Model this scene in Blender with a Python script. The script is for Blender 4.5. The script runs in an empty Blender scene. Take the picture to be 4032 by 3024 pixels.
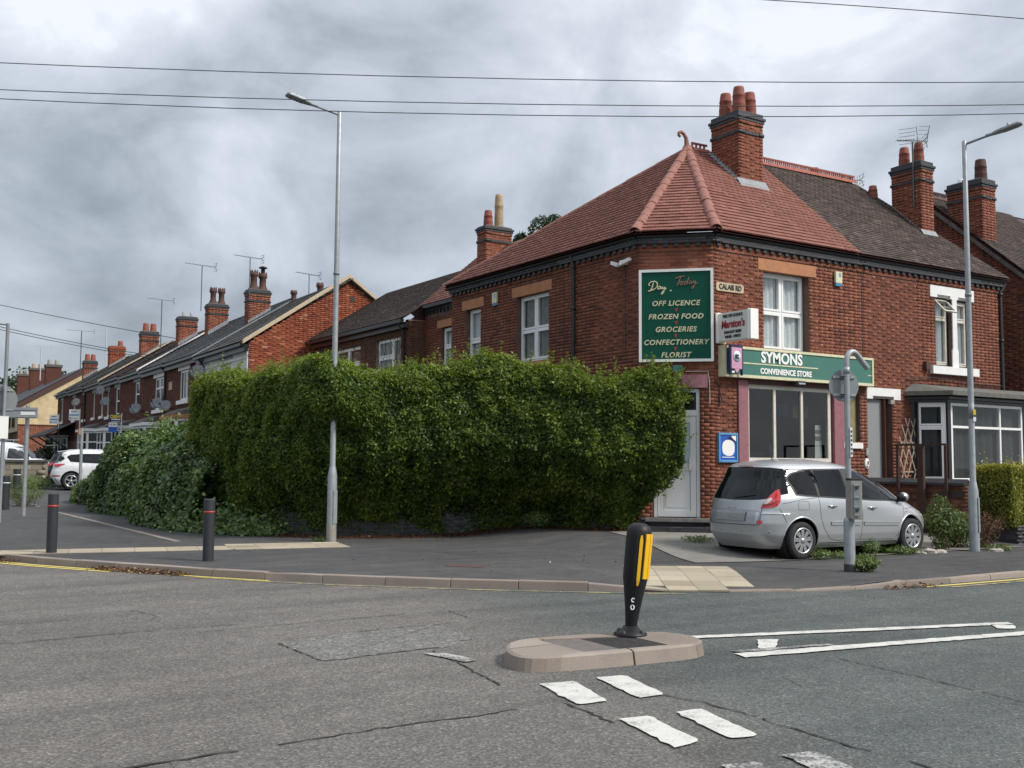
import bpy, bmesh, math, random
import numpy as np
from mathutils import Vector, Matrix
random.seed(7); rng = np.random.default_rng(11)
S = bpy.context.scene; COL = S.collection
R = math.radians

# ------------------------------------------------------------------ camera
cam_d = bpy.data.cameras.new('camera'); cam = bpy.data.objects.new('camera', cam_d); COL.objects.link(cam)
cam_d.sensor_width = 36; cam_d.lens = 36.99; cam_d.clip_start = .1; cam_d.clip_end = 3000
YAW, PITCH, ROLL = R(32.568), R(4.310), .006975
CAM = Vector((0, 0, 1.65))
fw = Vector((math.sin(YAW)*math.cos(PITCH), math.cos(YAW)*math.cos(PITCH), math.sin(PITCH)))
rt = Vector((math.cos(YAW), -math.sin(YAW), 0)); up = rt.cross(fw)
rt2 = math.cos(ROLL)*rt + math.sin(ROLL)*up; up2 = -math.sin(ROLL)*rt + math.cos(ROLL)*up
cm = Matrix.Identity(4)
for i in range(3): cm[i][0] = rt2[i]; cm[i][1] = up2[i]; cm[i][2] = -fw[i]; cm[i][3] = CAM[i]
cam.matrix_world = cm; S.camera = cam

# ------------------------------------------------------------------ sky, sun, exposure
SUN = Vector((.50, -.72, .85)).normalized()
w = bpy.data.worlds.new('World'); S.world = w; w.use_nodes = True
nt = w.node_tree; nt.nodes.clear()
def nd(t, typ, **k):
    n = t.nodes.new(typ)
    for a, b in k.items():
        if a == 'inp':
            for q, v in b.items(): n.inputs[q].default_value = v
        else: setattr(n, a, b)
    return n
def ramp(t, stops, src=None, interp='LINEAR'):
    n = t.nodes.new('ShaderNodeValToRGB'); e = n.color_ramp; e.interpolation = interp
    while len(e.elements) > 1: e.elements.remove(e.elements[-1])
    e.elements[0].position = stops[0][0]; e.elements[0].color = (*stops[0][1], 1)
    for p, c in stops[1:]:
        q = e.elements.new(p); q.color = (*c, 1)
    if src is not None: t.links.new(src, n.inputs[0])
    return n
def mth(t, op, a, b=None, clamp=False):
    n = t.nodes.new('ShaderNodeMath'); n.operation = op; n.use_clamp = clamp
    for i, v in enumerate((a, b)):
        if v is None: continue
        if isinstance(v, (int, float)): n.inputs[i].default_value = v
        else: t.links.new(v, n.inputs[i])
    return n.outputs[0]
def mixc(t, fac, a, b, mode='MIX'):
    n = t.nodes.new('ShaderNodeMix'); n.data_type = 'RGBA'; n.blend_type = mode
    for idx, v in ((0, fac), (6, a), (7, b)):
        if isinstance(v, (int, float)): n.inputs[idx].default_value = v
        elif isinstance(v, (tuple, list)): n.inputs[idx].default_value = (*v, 1)
        else: t.links.new(v, n.inputs[idx])
    return n.outputs[2]
sky = nd(nt, 'ShaderNodeTexSky', sky_type='NISHITA', sun_disc=False, sun_elevation=math.asin(SUN.z), sun_rotation=math.atan2(SUN.x, SUN.y))
tc = nd(nt, 'ShaderNodeTexCoord'); sx = nd(nt, 'ShaderNodeSeparateXYZ'); nt.links.new(tc.outputs['Generated'], sx.inputs[0])
zz = mth(nt, 'MAXIMUM', sx.outputs[2], 0.0); zi = mth(nt, 'ADD', zz, .42)
cx = nd(nt, 'ShaderNodeCombineXYZ'); nt.links.new(sx.outputs[0], cx.inputs[0]); nt.links.new(sx.outputs[1], cx.inputs[1]); nt.links.new(mth(nt, 'MULTIPLY', sx.outputs[2], 1.5), cx.inputs[2])
def wnoise(scale, detail, off, rough=.55, dist=0.):
    m = nd(nt, 'ShaderNodeMapping', inp={1: off}); nt.links.new(cx.outputs[0], m.inputs[0])
    n = nd(nt, 'ShaderNodeTexNoise', inp={'Scale': scale, 'Detail': detail, 'Roughness': rough, 'Distortion': dist}); nt.links.new(m.outputs[0], n.inputs['Vector']); return n.outputs[0]
n1 = wnoise(4.2, 6, (3.1, 1.7, .4), .5, .5); n2 = wnoise(1.7, 3, (8.3, 5.2, .2)); n3 = wnoise(11., 5, (1.3, 9.2, .7), .6, .6)
left = mth(nt, 'ADD', mth(nt, 'MULTIPLY', sx.outputs[0], -.8427), mth(nt, 'MULTIPLY', sx.outputs[1], .5383))   # grey bank over the side street
elev = mth(nt, 'MULTIPLY', mth(nt, 'MINIMUM', mth(nt, 'SUBTRACT', zz, .24), .12), 1.3)
cv = mth(nt, 'ADD', mth(nt, 'ADD', mth(nt, 'MULTIPLY', n1, .80), mth(nt, 'MULTIPLY', n2, .45)), mth(nt, 'MULTIPLY', n3, .18))
cv = mth(nt, 'SUBTRACT', cv, .715)
cv = mth(nt, 'ADD', mth(nt, 'MULTIPLY', cv, 2.7), mth(nt, 'ADD', .60, mth(nt, 'MULTIPLY', elev, 1.1)))
cv = mth(nt, 'SUBTRACT', cv, mth(nt, 'MULTIPLY', mth(nt, 'MAXIMUM', left, 0), .42), True)
cl = ramp(nt, [(0, (.155, .176, .200)), (.25, (.23, .257, .292)), (.5, (.325, .354, .398)), (.72, (.40, .43, .478)), (.88, (.465, .492, .54)), (1, (.54, .565, .61))], cv)
hi = mth(nt, 'ADD', 1.0, mth(nt, 'MULTIPLY', mth(nt, 'MAXIMUM', mth(nt, 'SUBTRACT', zz, .42), 0), 1.5))   # an overcast sky is brighter towards the zenith
cs = nd(nt, 'ShaderNodeVectorMath', operation='SCALE'); nt.links.new(cl.outputs[0], cs.inputs[0]); nt.links.new(hi, cs.inputs['Scale'])
sk = mixc(nt, .93, sky.outputs[0], mixc(nt, 1.0, cs.outputs[0], (10, 10, 10), 'MULTIPLY'))
bg = nd(nt, 'ShaderNodeBackground', inp={'Strength': .1}); nt.links.new(sk, bg.inputs[0])
wo = nd(nt, 'ShaderNodeOutputWorld'); nt.links.new(bg.outputs[0], wo.inputs[0])
sd = bpy.data.lights.new('sun', 'SUN'); sd.energy = 2.1; sd.angle = R(12); sd.color = (1, .95, .87)
so = bpy.data.objects.new('sun', sd); COL.objects.link(so); so.rotation_euler = (-SUN).to_track_quat('-Z', 'Y').to_euler(); so.location = (30, -40, 60)
S.view_settings.view_transform = 'Standard'; S.view_settings.look = 'None'; S.view_settings.gamma = 1; S.view_settings.use_curve_mapping = False
S.view_settings.exposure = 0.80
S.render.engine = 'CYCLES'; S.cycles.max_bounces = 6; S.cycles.transparent_max_bounces = 8

# ------------------------------------------------------------------ materials
MATS = {}
def newmat(name):
    m = bpy.data.materials.new(name); m.use_nodes = True; t = m.node_tree; t.nodes.clear()
    o = nd(t, 'ShaderNodeOutputMaterial'); p = nd(t, 'ShaderNodeBsdfPrincipled'); t.links.new(p.outputs[0], o.inputs[0]); MATS[name] = m
    return m, t, p, o
def wpos(t):
    return nd(t, 'ShaderNodeNewGeometry').outputs['Position']
def tnoise(t, vec, scale, detail=4, rough=.55, dist=0):
    n = nd(t, 'ShaderNodeTexNoise', inp={'Scale': scale, 'Detail': detail, 'Roughness': rough, 'Distortion': dist}); t.links.new(vec, n.inputs['Vector']); return n.outputs[0]
def bump(t, p, h, strength, dist=.01):
    b = nd(t, 'ShaderNodeBump', inp={'Strength': strength, 'Distance': dist}); t.links.new(h, b.inputs['Height']); t.links.new(b.outputs[0], p.inputs['Normal'])
def pm(name, col, rough=.6, col2=None, scale=6., var=None, metal=0., bmp=0., bs=60., spec=.5, coat=0., fine=0., fs=90.):
    m, t, p, o = newmat(name)
    if col2 is None: col2 = tuple(c*.78 for c in col)
    pos = wpos(t); n = tnoise(t, pos, scale, 5, .6)
    c = ramp(t, [(.30, col2), (.68, col)], n).outputs[0]
    if fine:
        f = tnoise(t, pos, fs, 3, .7)
        c = mixc(t, fine, c, ramp(t, [(.3, (.2, .2, .2)), (.7, (.9, .9, .9))], f).outputs[0], 'OVERLAY')
    t.links.new(c, p.inputs['Base Color']); p.inputs['Roughness'].default_value = rough; p.inputs['Metallic'].default_value = metal
    p.inputs['Specular IOR Level'].default_value = spec; p.inputs['Coat Weight'].default_value = coat
    if bmp: bump(t, p, tnoise(t, pos, bs, 4, .6), bmp)
    return m
def tonemat(name, stops, rough=.8, bmp=.3, bs=70., soot=.35, spec=.3):
    """colour picked per piece from its own 'tone' attribute, plus grain and soot"""
    m, t, p, o = newmat(name)
    a = nd(t, 'ShaderNodeAttribute', attribute_name='tone'); pos = wpos(t)
    g = mth(t, 'ADD', a.outputs['Fac'], mth(t, 'MULTIPLY', mth(t, 'SUBTRACT', tnoise(t, pos, 25, 4, .65), .5), .35), True)
    c = ramp(t, stops, g).outputs[0]
    big = tnoise(t, pos, .9, 4, .6)
    c = mixc(t, mth(t, 'MULTIPLY', ramp(t, [(.42, (0, 0, 0)), (.72, (1, 1, 1))], big).outputs[0], soot), c, tuple(x*.35 for x in stops[0][1]))
    t.links.new(c, p.inputs['Base Color']); p.inputs['Roughness'].default_value = rough; p.inputs['Specular IOR Level'].default_value = spec
    if bmp: bump(t, p, tnoise(t, pos, bs, 4, .65), bmp)
    return m
tonemat('brick_red', [(0, (.105, .040, .027)), (.25, (.17, .059, .037)), (.5, (.225, .078, .047)), (.75, (.285, .105, .062)), (1, (.36, .16, .098))], .85, .4)
tonemat('brick_gable', [(0, (.13, .036, .02)), (.3, (.22, .055, .028)), (.6, (.29, .075, .036)), (.85, (.37, .12, .06)), (1, (.44, .22, .13))], .85, .35, soot=.18)
tonemat('brick_brown', [(0, (.07, .032, .021)), (.5, (.13, .055, .032)), (1, (.21, .10, .06))], .85, .35)
tonemat('brick_terrace', [(0, (.06, .02, .014)), (.5, (.105, .033, .021)), (1, (.17, .06, .035))], .85, .3)
tonemat('brick_blue', [(0, (.017, .018, .022)), (.5, (.032, .034, .04)), (1, (.07, .068, .07))], .55, .3, spec=.5, soot=.2)
tonemat('tile_red', [(0, (.155, .062, .046)), (.5, (.215, .088, .066)), (1, (.285, .125, .096))], .8, .25, soot=.14)
tonemat('tile_brown', [(0, (.036, .027, .024)), (.4, (.066, .048, .042)), (.8, (.105, .075, .063)), (1, (.145, .10, .083))], .85, .35, soot=.3)
tonemat('tile_grey', [(0, (.05, .05, .048)), (.5, (.09, .088, .082)), (1, (.14, .135, .12))], .85, .3, soot=.3)
tonemat('slate', [(0, (.035, .038, .043)), (.5, (.06, .064, .07)), (1, (.10, .103, .11))], .6, .2, soot=.25)
tonemat('paver_buff', [(0, (.27, .23, .165)), (.5, (.36, .31, .23)), (1, (.45, .39, .29))], .85, .4, 120, soot=.25)
tonemat('kerb_stone', [(0, (.19, .155, .13)), (.5, (.26, .218, .185)), (1, (.335, .285, .242))], .85, .5, 90, soot=.35)
def leafmat(name, stops, rough=.45, tr=.3):
    m, t, p, o = newmat(name)
    a = nd(t, 'ShaderNodeAttribute', attribute_name='tone'); c = ramp(t, stops, a.outputs['Fac']).outputs[0]
    t.links.new(c, p.inputs['Base Color']); p.inputs['Roughness'].default_value = rough; p.inputs['Specular IOR Level'].default_value = .4
    tl = nd(t, 'ShaderNodeBsdfTranslucent'); t.links.new(mixc(t, 1., c, (1.2, 1.35, .6), 'MULTIPLY'), tl.inputs[0])
    ms = nd(t, 'ShaderNodeMixShader', inp={0: tr}); t.links.new(p.outputs[0], ms.inputs[1]); t.links.new(tl.outputs[0], ms.inputs[2]); t.links.new(ms.outputs[0], o.inputs[0])
    return m
leafmat('leaf_privet', [(0, (.026, .056, .012)), (.35, (.074, .130, .020)), (.7, (.148, .202, .028)), (1, (.25, .28, .044))], tr=.4)
leafmat('leaf_ivy', [(0, (.03, .06, .018)), (.5, (.10, .165, .05)), (.84, (.22, .29, .09)), (.92, (.36, .38, .13)), (1, (.62, .62, .38))])
leafmat('leaf_golden', [(0, (.055, .075, .012)), (.4, (.15, .165, .022)), (.75, (.34, .32, .045)), (1, (.52, .47, .11))])
leafmat('leaf_weed', [(0, (.04, .065, .02)), (.5, (.09, .14, .04)), (.85, (.16, .21, .06)), (1, (.27, .27, .09))])
leafmat('leaf_far', [(0, (.018, .032, .016)), (.5, (.035, .058, .026)), (1, (.07, .10, .045))])
leafmat('litter', [(0, (.045, .022, .012)), (.5, (.10, .045, .02)), (.9, (.19, .09, .04)), (1, (.36, .28, .16))], .8, .05)
pm('mortar', (.165, .10, .08), .95, (.10, .066, .053), 5, bmp=.3)
pm('mortar_light', (.30, .26, .21), .95, (.17, .14, .11), 5, bmp=.3)
pm('upvc', (.84, .84, .83), .35, (.80, .80, .79), 3); pm('white_paint', (.80, .80, .79), .5, (.70, .69, .67), 5, bmp=.1)
pm('white_render', (.66, .68, .70), .75, (.55, .57, .6), 2.5, bmp=.2); pm('old_white', (.66, .63, .56), .6, (.52, .49, .42), 8)
pm('black_gloss', (.012, .012, .013), .3, (.02, .02, .02), 4); pm('black_iron', (.018, .018, .019), .5, (.03, .029, .028), 7)
pm('stone_orange', (.46, .20, .095), .85, (.33, .15, .075), 6, bmp=.2, fine=.25); pm('stone_cream', (.56, .46, .32), .85, (.42, .33, .22), 9)
pm('lead', (.26, .28, .30), .6, (.19, .205, .22), 8); pm('galv', (.36, .385, .40), .48, (.27, .29, .305), 9, metal=.35, bmp=.05)
pm('galv_back', (.24, .26, .27), .55, (.20, .215, .225), 5, metal=.2); pm('pot_red', (.30, .085, .055), .8, (.17, .055, .038), 14, bmp=.2)
pm('pot_dark', (.10, .045, .035), .8, (.055, .028, .023), 14, bmp=.2); pm('pot_buff', (.46, .35, .22), .8, (.28, .19, .12), 9, bmp=.2)
pm('terracotta_ridge', (.34, .10, .07), .8, (.24, .075, .05), 10, bmp=.2); pm('hip_red', (.31, .14, .105), .85, (.21, .09, .072), 9, bmp=.3, fine=.2)
pm('sign_green', (.003, .075, .048), .6, (.003, .068, .043), 2, spec=.2); pm('sign_green_faded', (.045, .17, .135), .6, (.042, .145, .115), 3.5)
pm('sign_cream', (.70, .66, .44), .5); pm('sign_white', (.85, .85, .82), .45, (.8, .8, .76), 4); pm('sign_brown', (.26, .055, .04), .5)
pm('sign_bronze', (.27, .15, .12), .5); pm('sign_red', (.36, .018, .03), .5); pm('sign_ink', (.02, .02, .022), .5); pm('sign_pink', (.60, .33, .46), .4, (.55, .29, .42))
pm('sign_blue', (.02, .12, .50), .4, (.015, .08, .38), 9); pm('sign_navy', (.015, .018, .09), .4); pm('sign_skyblue', (.12, .33, .55), .4); pm('sign_yellow', (.75, .55, .03), .5)
pm('sign_paleblue', (.62, .74, .80), .5); pm('lightbox', (.66, .66, .62), .4, (.58, .58, .54), 4)
pm('pink_paint', (.30, .125, .145), .65, (.20, .085, .10), 22, fine=.25); pm('pink_faded', (.46, .23, .25), .7, (.33, .11, .13), 9)
pm('maroon', (.055, .012, .014), .6); pm('grey_door', (.235, .24, .245), .7, (.215, .22, .225), 3, fine=.2, fs=220); pm('board_yellow', (.27, .23, .10), .7, (.17, .15, .08), 7)
pm('curtain', (.80, .82, .84), .9, (.58, .60, .64), 22); pm('curtain_dim', (.30, .30, .26), .9, (.13, .135, .12), 22); pm('blind', (.036, .04, .042), .9, (.02, .022, .024), 7)
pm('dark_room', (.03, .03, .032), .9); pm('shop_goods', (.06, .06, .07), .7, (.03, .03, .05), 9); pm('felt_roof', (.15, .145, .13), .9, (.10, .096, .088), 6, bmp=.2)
pm('rust', (.055, .028, .02), .8, (.033, .02, .016), 12, bmp=.2); pm('trellis', (.42, .36, .28), .8, (.28, .23, .18), 12); pm('box_grey', (.30, .29, .26), .5, (.23, .22, .20), 12)
pm('bollard_black', (.022, .025, .03), .55, (.03, .033, .038), 6, bmp=.05); pm('band_red', (.45, .05, .03), .4); pm('band_white', (.75, .75, .72), .4)
pm('plastic_black', (.009, .009, .010), .5, (.014, .014, .015), 5, spec=.3); pm('reflect_yellow', (.80, .46, .01), .4, (.72, .40, .01), 5)
pm('cream_dash', (.62, .50, .30), .9, (.45, .34, .19), 2.2, bmp=.5, bs=30, fine=.3, fs=25); pm('barge_brown', (.075, .03, .025), .6); pm('concrete_cap', (.13, .12, .11), .9, (.07, .065, .06), 5)
pm('wire', (.03, .03, .035), .5); pm('aerial', (.13, .135, .145), .5, metal=.4); pm('aerial_white', (.55, .56, .57), .5); pm('dish_grey', (.20, .21, .22), .6, (.16, .17, .18), 4)
pm('car_silver', (.50, .513, .525), .33, (.485, .50, .51), 2, metal=.6, coat=.5); pm('car_white', (.78, .79, .80), .25, coat=.5); pm('car_dark', (.02, .025, .03), .25, coat=.5)
pm('car_grey', (.34, .355, .37), .35, (.32, .335, .35), 2, metal=.5); pm('car_glass', (.004, .005, .006), .03, spec=.35); pm('car_trim', (.012, .012, .013), .5); pm('tyre', (.014, .014, .015), .85, (.025, .024, .023), 20)
pm('alloy', (.55, .56, .57), .3, (.48, .49, .5), 6, metal=.8); pm('chrome', (.75, .76, .77), .15, metal=1.); pm('lamp_red', (.50, .008, .012), .15, coat=1., spec=.7); pm('lamp_clear', (.62, .55, .55), .12, coat=1.)
pm('plate', (.30, .31, .31), .35, (.18, .19, .19), 30); pm('van_glass', (.012, .014, .016), .06, spec=.8); pm('stem', (.10, .065, .04), .9, (.06, .04, .025), 12); pm('dry_stem', (.16, .10, .06), .9, (.10, .06, .035), 12)
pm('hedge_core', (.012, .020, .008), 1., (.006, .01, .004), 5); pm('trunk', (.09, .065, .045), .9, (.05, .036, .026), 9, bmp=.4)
pm('infill', (.14, .12, .11), .9, (.10, .088, .08), 7, bmp=.4, fine=.3); pm('dirt', (.028, .026, .024), .95, (.015, .014, .013), 18, bmp=.8, bs=90, fine=.4, fs=60)
pm('crack', (.018, .018, .018), .95); pm('iron_cover', (.085, .05, .04), .7, (.06, .037, .03), 25, bmp=.3); pm('meadow', (.05, .065, .03), .95, (.035, .048, .022), .05)
pm('rubble', (.40, .37, .32), .9, (.28, .25, .21), 14, bmp=.4); pm('step_stone', (.27, .255, .24), .85, (.17, .155, .145), 7, bmp=.2); pm('solar_brass', (.02, .02, .02), .5)

def asphalt(name, stops, sc=1., worn=None, rough=.9, stone=.85, grn=None, streak=0):
    m, t, p, o = newmat(name); pos = wpos(t)
    big = tnoise(t, pos, .35, 4, .55); mid = tnoise(t, pos, 3.2, 4, .6)
    v = nd(t, 'ShaderNodeTexVoronoi', inp={'Scale': 62*sc, 'Randomness': 1.}); t.links.new(pos, v.inputs['Vector'])
    fine = tnoise(t, pos, 45*sc, 3, .7)
    f = mth(t, 'ADD', mth(t, 'MULTIPLY', big, .55), mth(t, 'MULTIPLY', mid, .45))
    c = ramp(t, stops, f).outputs[0]
    if grn is not None:      # the newer, greener surfacing on the main carriageway: where it was laid
        sp = nd(t, 'ShaderNodeSeparateXYZ'); t.links.new(pos, sp.inputs[0])
        e = mth(t, 'ADD', sp.outputs[0], mth(t, 'MULTIPLY', sp.outputs[1], -.33)); e = mth(t, 'ADD', e, mth(t, 'MULTIPLY', mth(t, 'SUBTRACT', mid, .5), 1.1))
        k = ramp(t, [(0, (0, 0, 0)), (1, (1, 1, 1))], mth(t, 'DIVIDE', mth(t, 'SUBTRACT', e, 2.3), 1.6)).outputs[0]
        c = mixc(t, k, c, ramp(t, grn, f).outputs[0])
    if grn is not None:      # wheel tracks polished and darkened along the carriageway
        mp = nd(t, 'ShaderNodeMapping', inp={2: (0, 0, .18), 3: (.16, 1.25, 1)}); t.links.new(pos, mp.inputs[0]); trk = tnoise(t, mp.outputs[0], 1.0, 4, .6)
        c = mixc(t, .75, c, ramp(t, [(.32, (.34, .345, .35)), (.5, (.5, .5, .5)), (.7, (.60, .595, .585))], trk).outputs[0], 'OVERLAY')
        spot = tnoise(t, pos, 1.7, 5, .7); c = mixc(t, ramp(t, [(.66, (0, 0, 0)), (.78, (.55, .55, .55))], spot).outputs[0], c, (.05, .05, .05))
    if streak:      # pale scuffs and older laid strips
        mp = nd(t, 'ShaderNodeMapping', inp={2: (0, 0, .6), 3: (.35, 2.2, 1)}); t.links.new(pos, mp.inputs[0]); sk_ = tnoise(t, mp.outputs[0], 1.4, 6, .68)
        c = mixc(t, streak, c, ramp(t, [(.35, (.42, .42, .42)), (.55, (.5, .5, .5)), (.68, (.66, .655, .65))], sk_).outputs[0], 'OVERLAY')
    sc1 = nd(t, 'ShaderNodeSeparateColor'); t.links.new(v.outputs['Color'], sc1.inputs[0])
    c = mixc(t, stone, c, ramp(t, [(0, (.28, .28, .29)), (.5, (.45, .45, .45)), (.86, (.60, .595, .58)), (.97, (.82, .80, .75)), (1, (.97, .93, .85))], sc1.outputs[0]).outputs[0], 'OVERLAY')
    c = mixc(t, .35, c, ramp(t, [(.3, (.32, .32, .32)), (.7, (.68, .68, .68))], fine).outputs[0], 'OVERLAY')
    t.links.new(c, p.inputs['Base Color']); p.inputs['Roughness'].default_value = rough; p.inputs['Specular IOR Level'].default_value = .3
    h = mth(t, 'ADD', mth(t, 'MULTIPLY', v.outputs['Distance'], 1.2), mth(t, 'MULTIPLY', fine, .6)); bump(t, p, h, .55, .008)
    return m
asphalt('road_tarmac', [(.3, (.102, .094, .087)), (.52, (.134, .125, .116)), (.72, (.172, .161, .151))], 1., grn=[(.3, (.066, .073, .070)), (.5, (.088, .097, .093)), (.7, (.113, .124, .119))])
asphalt('patch_tarmac', [(.3, (.11, .104, .098)), (.55, (.135, .128, .122)), (.75, (.16, .152, .145))], 1.)
asphalt('patch_pale', [(.3, (.122, .118, .112)), (.55, (.15, .146, .138)), (.75, (.185, .18, .17))], .7, stone=.95)
asphalt('path_tarmac', [(.3, (.046, .045, .046)), (.48, (.068, .067, .067)), (.62, (.085, .083, .081)), (.74, (.135, .13, .124))], 1.6, stone=.35, streak=.8)
asphalt('concrete_apron', [(.3, (.15, .14, .125)), (.5, (.21, .20, .18)), (.72, (.27, .255, .23))], 1.3, stone=.2)
def linepaint(name, col, wear=.5):
    m, t, p, o = newmat(name); pos = wpos(t)
    n = mth(t, 'ADD', mth(t, 'MULTIPLY', tnoise(t, pos, 5, 5, .65), .55), mth(t, 'MULTIPLY', tnoise(t, pos, 60, 3, .6), .45))
    c = ramp(t, [(wear-.08, (.10, .10, .098)), (wear, tuple(x*.75 for x in col)), (wear+.12, col)], n).outputs[0]
    t.links.new(c, p.inputs['Base Color']); p.inputs['Roughness'].default_value = .75; bump(t, p, tnoise(t, pos, 120, 2), .3)
linepaint('paint_white', (.56, .55, .51), .42); linepaint('paint_white_worn', (.48, .47, .44), .55); linepaint('paint_yellow', (.66, .53, .13), .37); linepaint('paint_yellow_worn', (.50, .43, .17), .53)
def glassmat(name, tint, refl=1.):
    m, t, p, o = newmat(name); t.nodes.remove(p)
    g = nd(t, 'ShaderNodeBsdfGlossy', inp={'Roughness': .02}); tr = nd(t, 'ShaderNodeBsdfTransparent', inp={0: (*tint, 1)}); fr = nd(t, 'ShaderNodeLayerWeight', inp={0: .5}); fz = mth(t, 'ADD', .05, mth(t, 'MULTIPLY', mth(t, 'POWER', fr.outputs['Facing'], 3.5), .75))
    ms = nd(t, 'ShaderNodeMixShader'); t.links.new(mth(t, 'MULTIPLY', fz, refl, True), ms.inputs[0]); t.links.new(tr.outputs[0], ms.inputs[1]); t.links.new(g.outputs[0], ms.inputs[2]); t.links.new(ms.outputs[0], o.inputs[0])
glassmat('glass', (.80, .83, .82)); glassmat('glass_shop', (.55, .58, .58), 1.6)
# ------------------------------------------------------------------ building helpers
OFF = {}
def setp(o, label=None, cat=None, group=None, kind=None):
    for k, v in (('label', label), ('category', cat), ('group', group), ('kind', kind)):
        if v: o[k] = v
    return o
def thing(name, label, cat, loc=(0, 0, 0), group=None):
    o = bpy.data.objects.new(name, None); COL.objects.link(o); o.location = loc; o.empty_display_size = .2; OFF[o] = Vector(loc)
    return setp(o, label, cat, group)
def link(name, me, parent=None):
    o = bpy.data.objects.new(name, me); COL.objects.link(o)
    if parent is not None: o.parent = parent; OFF[o] = OFF[parent]
    else: OFF[o] = Vector((0, 0, 0))
    return o
def copytree(o, delta=(0, 0, 0), parent=None):
    c = o.copy(); COL.objects.link(c)
    if parent is None: c.location = Vector(o.location) + Vector(delta); OFF[c] = OFF[o] + Vector(delta)
    else: c.parent = parent; OFF[c] = OFF[parent]
    for ch in list(o.children): copytree(ch, delta, c)
    return c
ID = Matrix.Identity(4)
def wf(o, u, z=0.):
    """wall frame: x along the wall, y INTO the building, z up (outside is to the right of u)"""
    L = math.hypot(*u); ux, uy = u[0]/L, u[1]/L; m = Matrix.Identity(4)
    m.col[0][:3] = (ux, uy, 0); m.col[1][:3] = (-uy, ux, 0); m.col[2][:3] = (0, 0, 1); m.col[3][:3] = (o[0], o[1], z)
    return m
class MB:
    def __init__(s, M=ID): s.v = []; s.f = []; s.M = M; s.sm = []
    def add(s, vs, fs, smooth=False):
        b = len(s.v); s.v += [s.M @ Vector(p) for p in vs]; s.f += [tuple(b+i for i in f) for f in fs]; s.sm += [smooth]*len(fs); return s
    def box(s, a0, a1, b0, b1, c0, c1):
        return s.add([(a0, b0, c0), (a1, b0, c0), (a1, b1, c0), (a0, b1, c0), (a0, b0, c1), (a1, b0, c1), (a1, b1, c1), (a0, b1, c1)],
                     [(0, 3, 2, 1), (4, 5, 6, 7), (0, 1, 5, 4), (1, 2, 6, 5), (2, 3, 7, 6), (3, 0, 4, 7)])
    def quad(s, *p): return s.add(p, [tuple(range(len(p)))])
    def prism(s, poly, vec):
        n = len(poly); vec = Vector(vec); a = [Vector(p) for p in poly]
        return s.add(a + [p+vec for p in a], [tuple(reversed(range(n))), tuple(range(n, 2*n))] + [(i, (i+1) % n, n+(i+1) % n, n+i) for i in range(n)])
    def tube(s, pts, r, n=8, cap=True, smooth=True):
        pts = [Vector(p) for p in pts]; k = len(pts); rs = r if isinstance(r, (list, tuple)) else [r]*k; vs = []
        ref = None
        for i, p in enumerate(pts):
            d = (pts[min(i+1, k-1)] - pts[max(i-1, 0)]).normalized()
            if ref is None: ref = Vector((0, 0, 1)) if abs(d.z) < .9 else Vector((1, 0, 0))
            x = (ref - d*ref.dot(d)).normalized(); y = d.cross(x); ref = x
            vs += [p + rs[i]*(math.cos(2*math.pi*j/n)*x + math.sin(2*math.pi*j/n)*y) for j in range(n)]
        fs = [(i*n+j, i*n+(j+1) % n, (i+1)*n+(j+1) % n, (i+1)*n+j) for i in range(k-1) for j in range(n)]
        s.add(vs, fs, smooth)
        if cap: s.add(vs[:n], [tuple(reversed(range(n)))]); s.add(vs[-n:], [tuple(range(n))])
        return s
    def lathe(s, prof, c=(0, 0, 0), n=16, axis='z', smooth=True):
        vs = []
        for r, h in prof:
            for j in range(n):
                a = 2*math.pi*j/n; x, y = r*math.cos(a), r*math.sin(a)
                p = (x, y, h) if axis == 'z' else ((x, h, y) if axis == 'y' else (h, x, y))
                vs.append((p[0]+c[0], p[1]+c[1], p[2]+c[2]))
        k = len(prof); fs = [(i*n+j, i*n+(j+1) % n, (i+1)*n+(j+1) % n, (i+1)*n+j) for i in range(k-1) for j in range(n)]
        s.add(vs, fs, smooth); return s
    def build(s, name, mat, parent=None, bevel=0., label=None, kind=None):
        me = bpy.data.meshes.new(name); off = OFF[parent] if parent is not None else Vector((0, 0, 0))
        me.from_pydata([v-off for v in s.v], [], s.f); me.polygons.foreach_set('use_smooth', s.sm)
        for mm in (mat if isinstance(mat, (list, tuple)) else [mat]): me.materials.append(MATS[mm])
        if bevel:
            bm = bmesh.new(); bm.from_mesh(me); bmesh.ops.recalc_face_normals(bm, faces=bm.faces)
            bmesh.ops.bevel(bm, geom=[e for e in bm.edges if len(e.link_faces) == 2 and e.calc_face_angle(0) > .5], offset=bevel, segments=2, affect='EDGES', profile=.7); bm.to_mesh(me); bm.free()
        me.update(); o = link(name, me, parent); setp(o, label=label, kind=kind); return o
def npmesh(name, V, F, mat, parent=None, tone=None, kind=None, smooth=False):
    V = np.asarray(V, np.float32); F = np.asarray(F, np.int32); off = OFF[parent] if parent is not None else (0, 0, 0)
    me = bpy.data.meshes.new(name); k = F.shape[1]; me.vertices.add(len(V)); me.vertices.foreach_set('co', (V-np.array(off, np.float32)).ravel())
    me.loops.add(F.size); me.loops.foreach_set('vertex_index', F.ravel()); me.polygons.add(len(F)); me.polygons.foreach_set('loop_start', np.arange(0, F.size, k, dtype=np.int32))
    if smooth: me.polygons.foreach_set('use_smooth', np.ones(len(F), bool))
    if tone is not None:
        a = me.attributes.new('tone', 'FLOAT', 'FACE'); a.data.foreach_set('value', np.asarray(tone, np.float32))
    me.materials.append(MATS[mat]); me.update(calc_edges=True); me.validate(); o = link(name, me, parent); setp(o, kind=kind); return o
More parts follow.
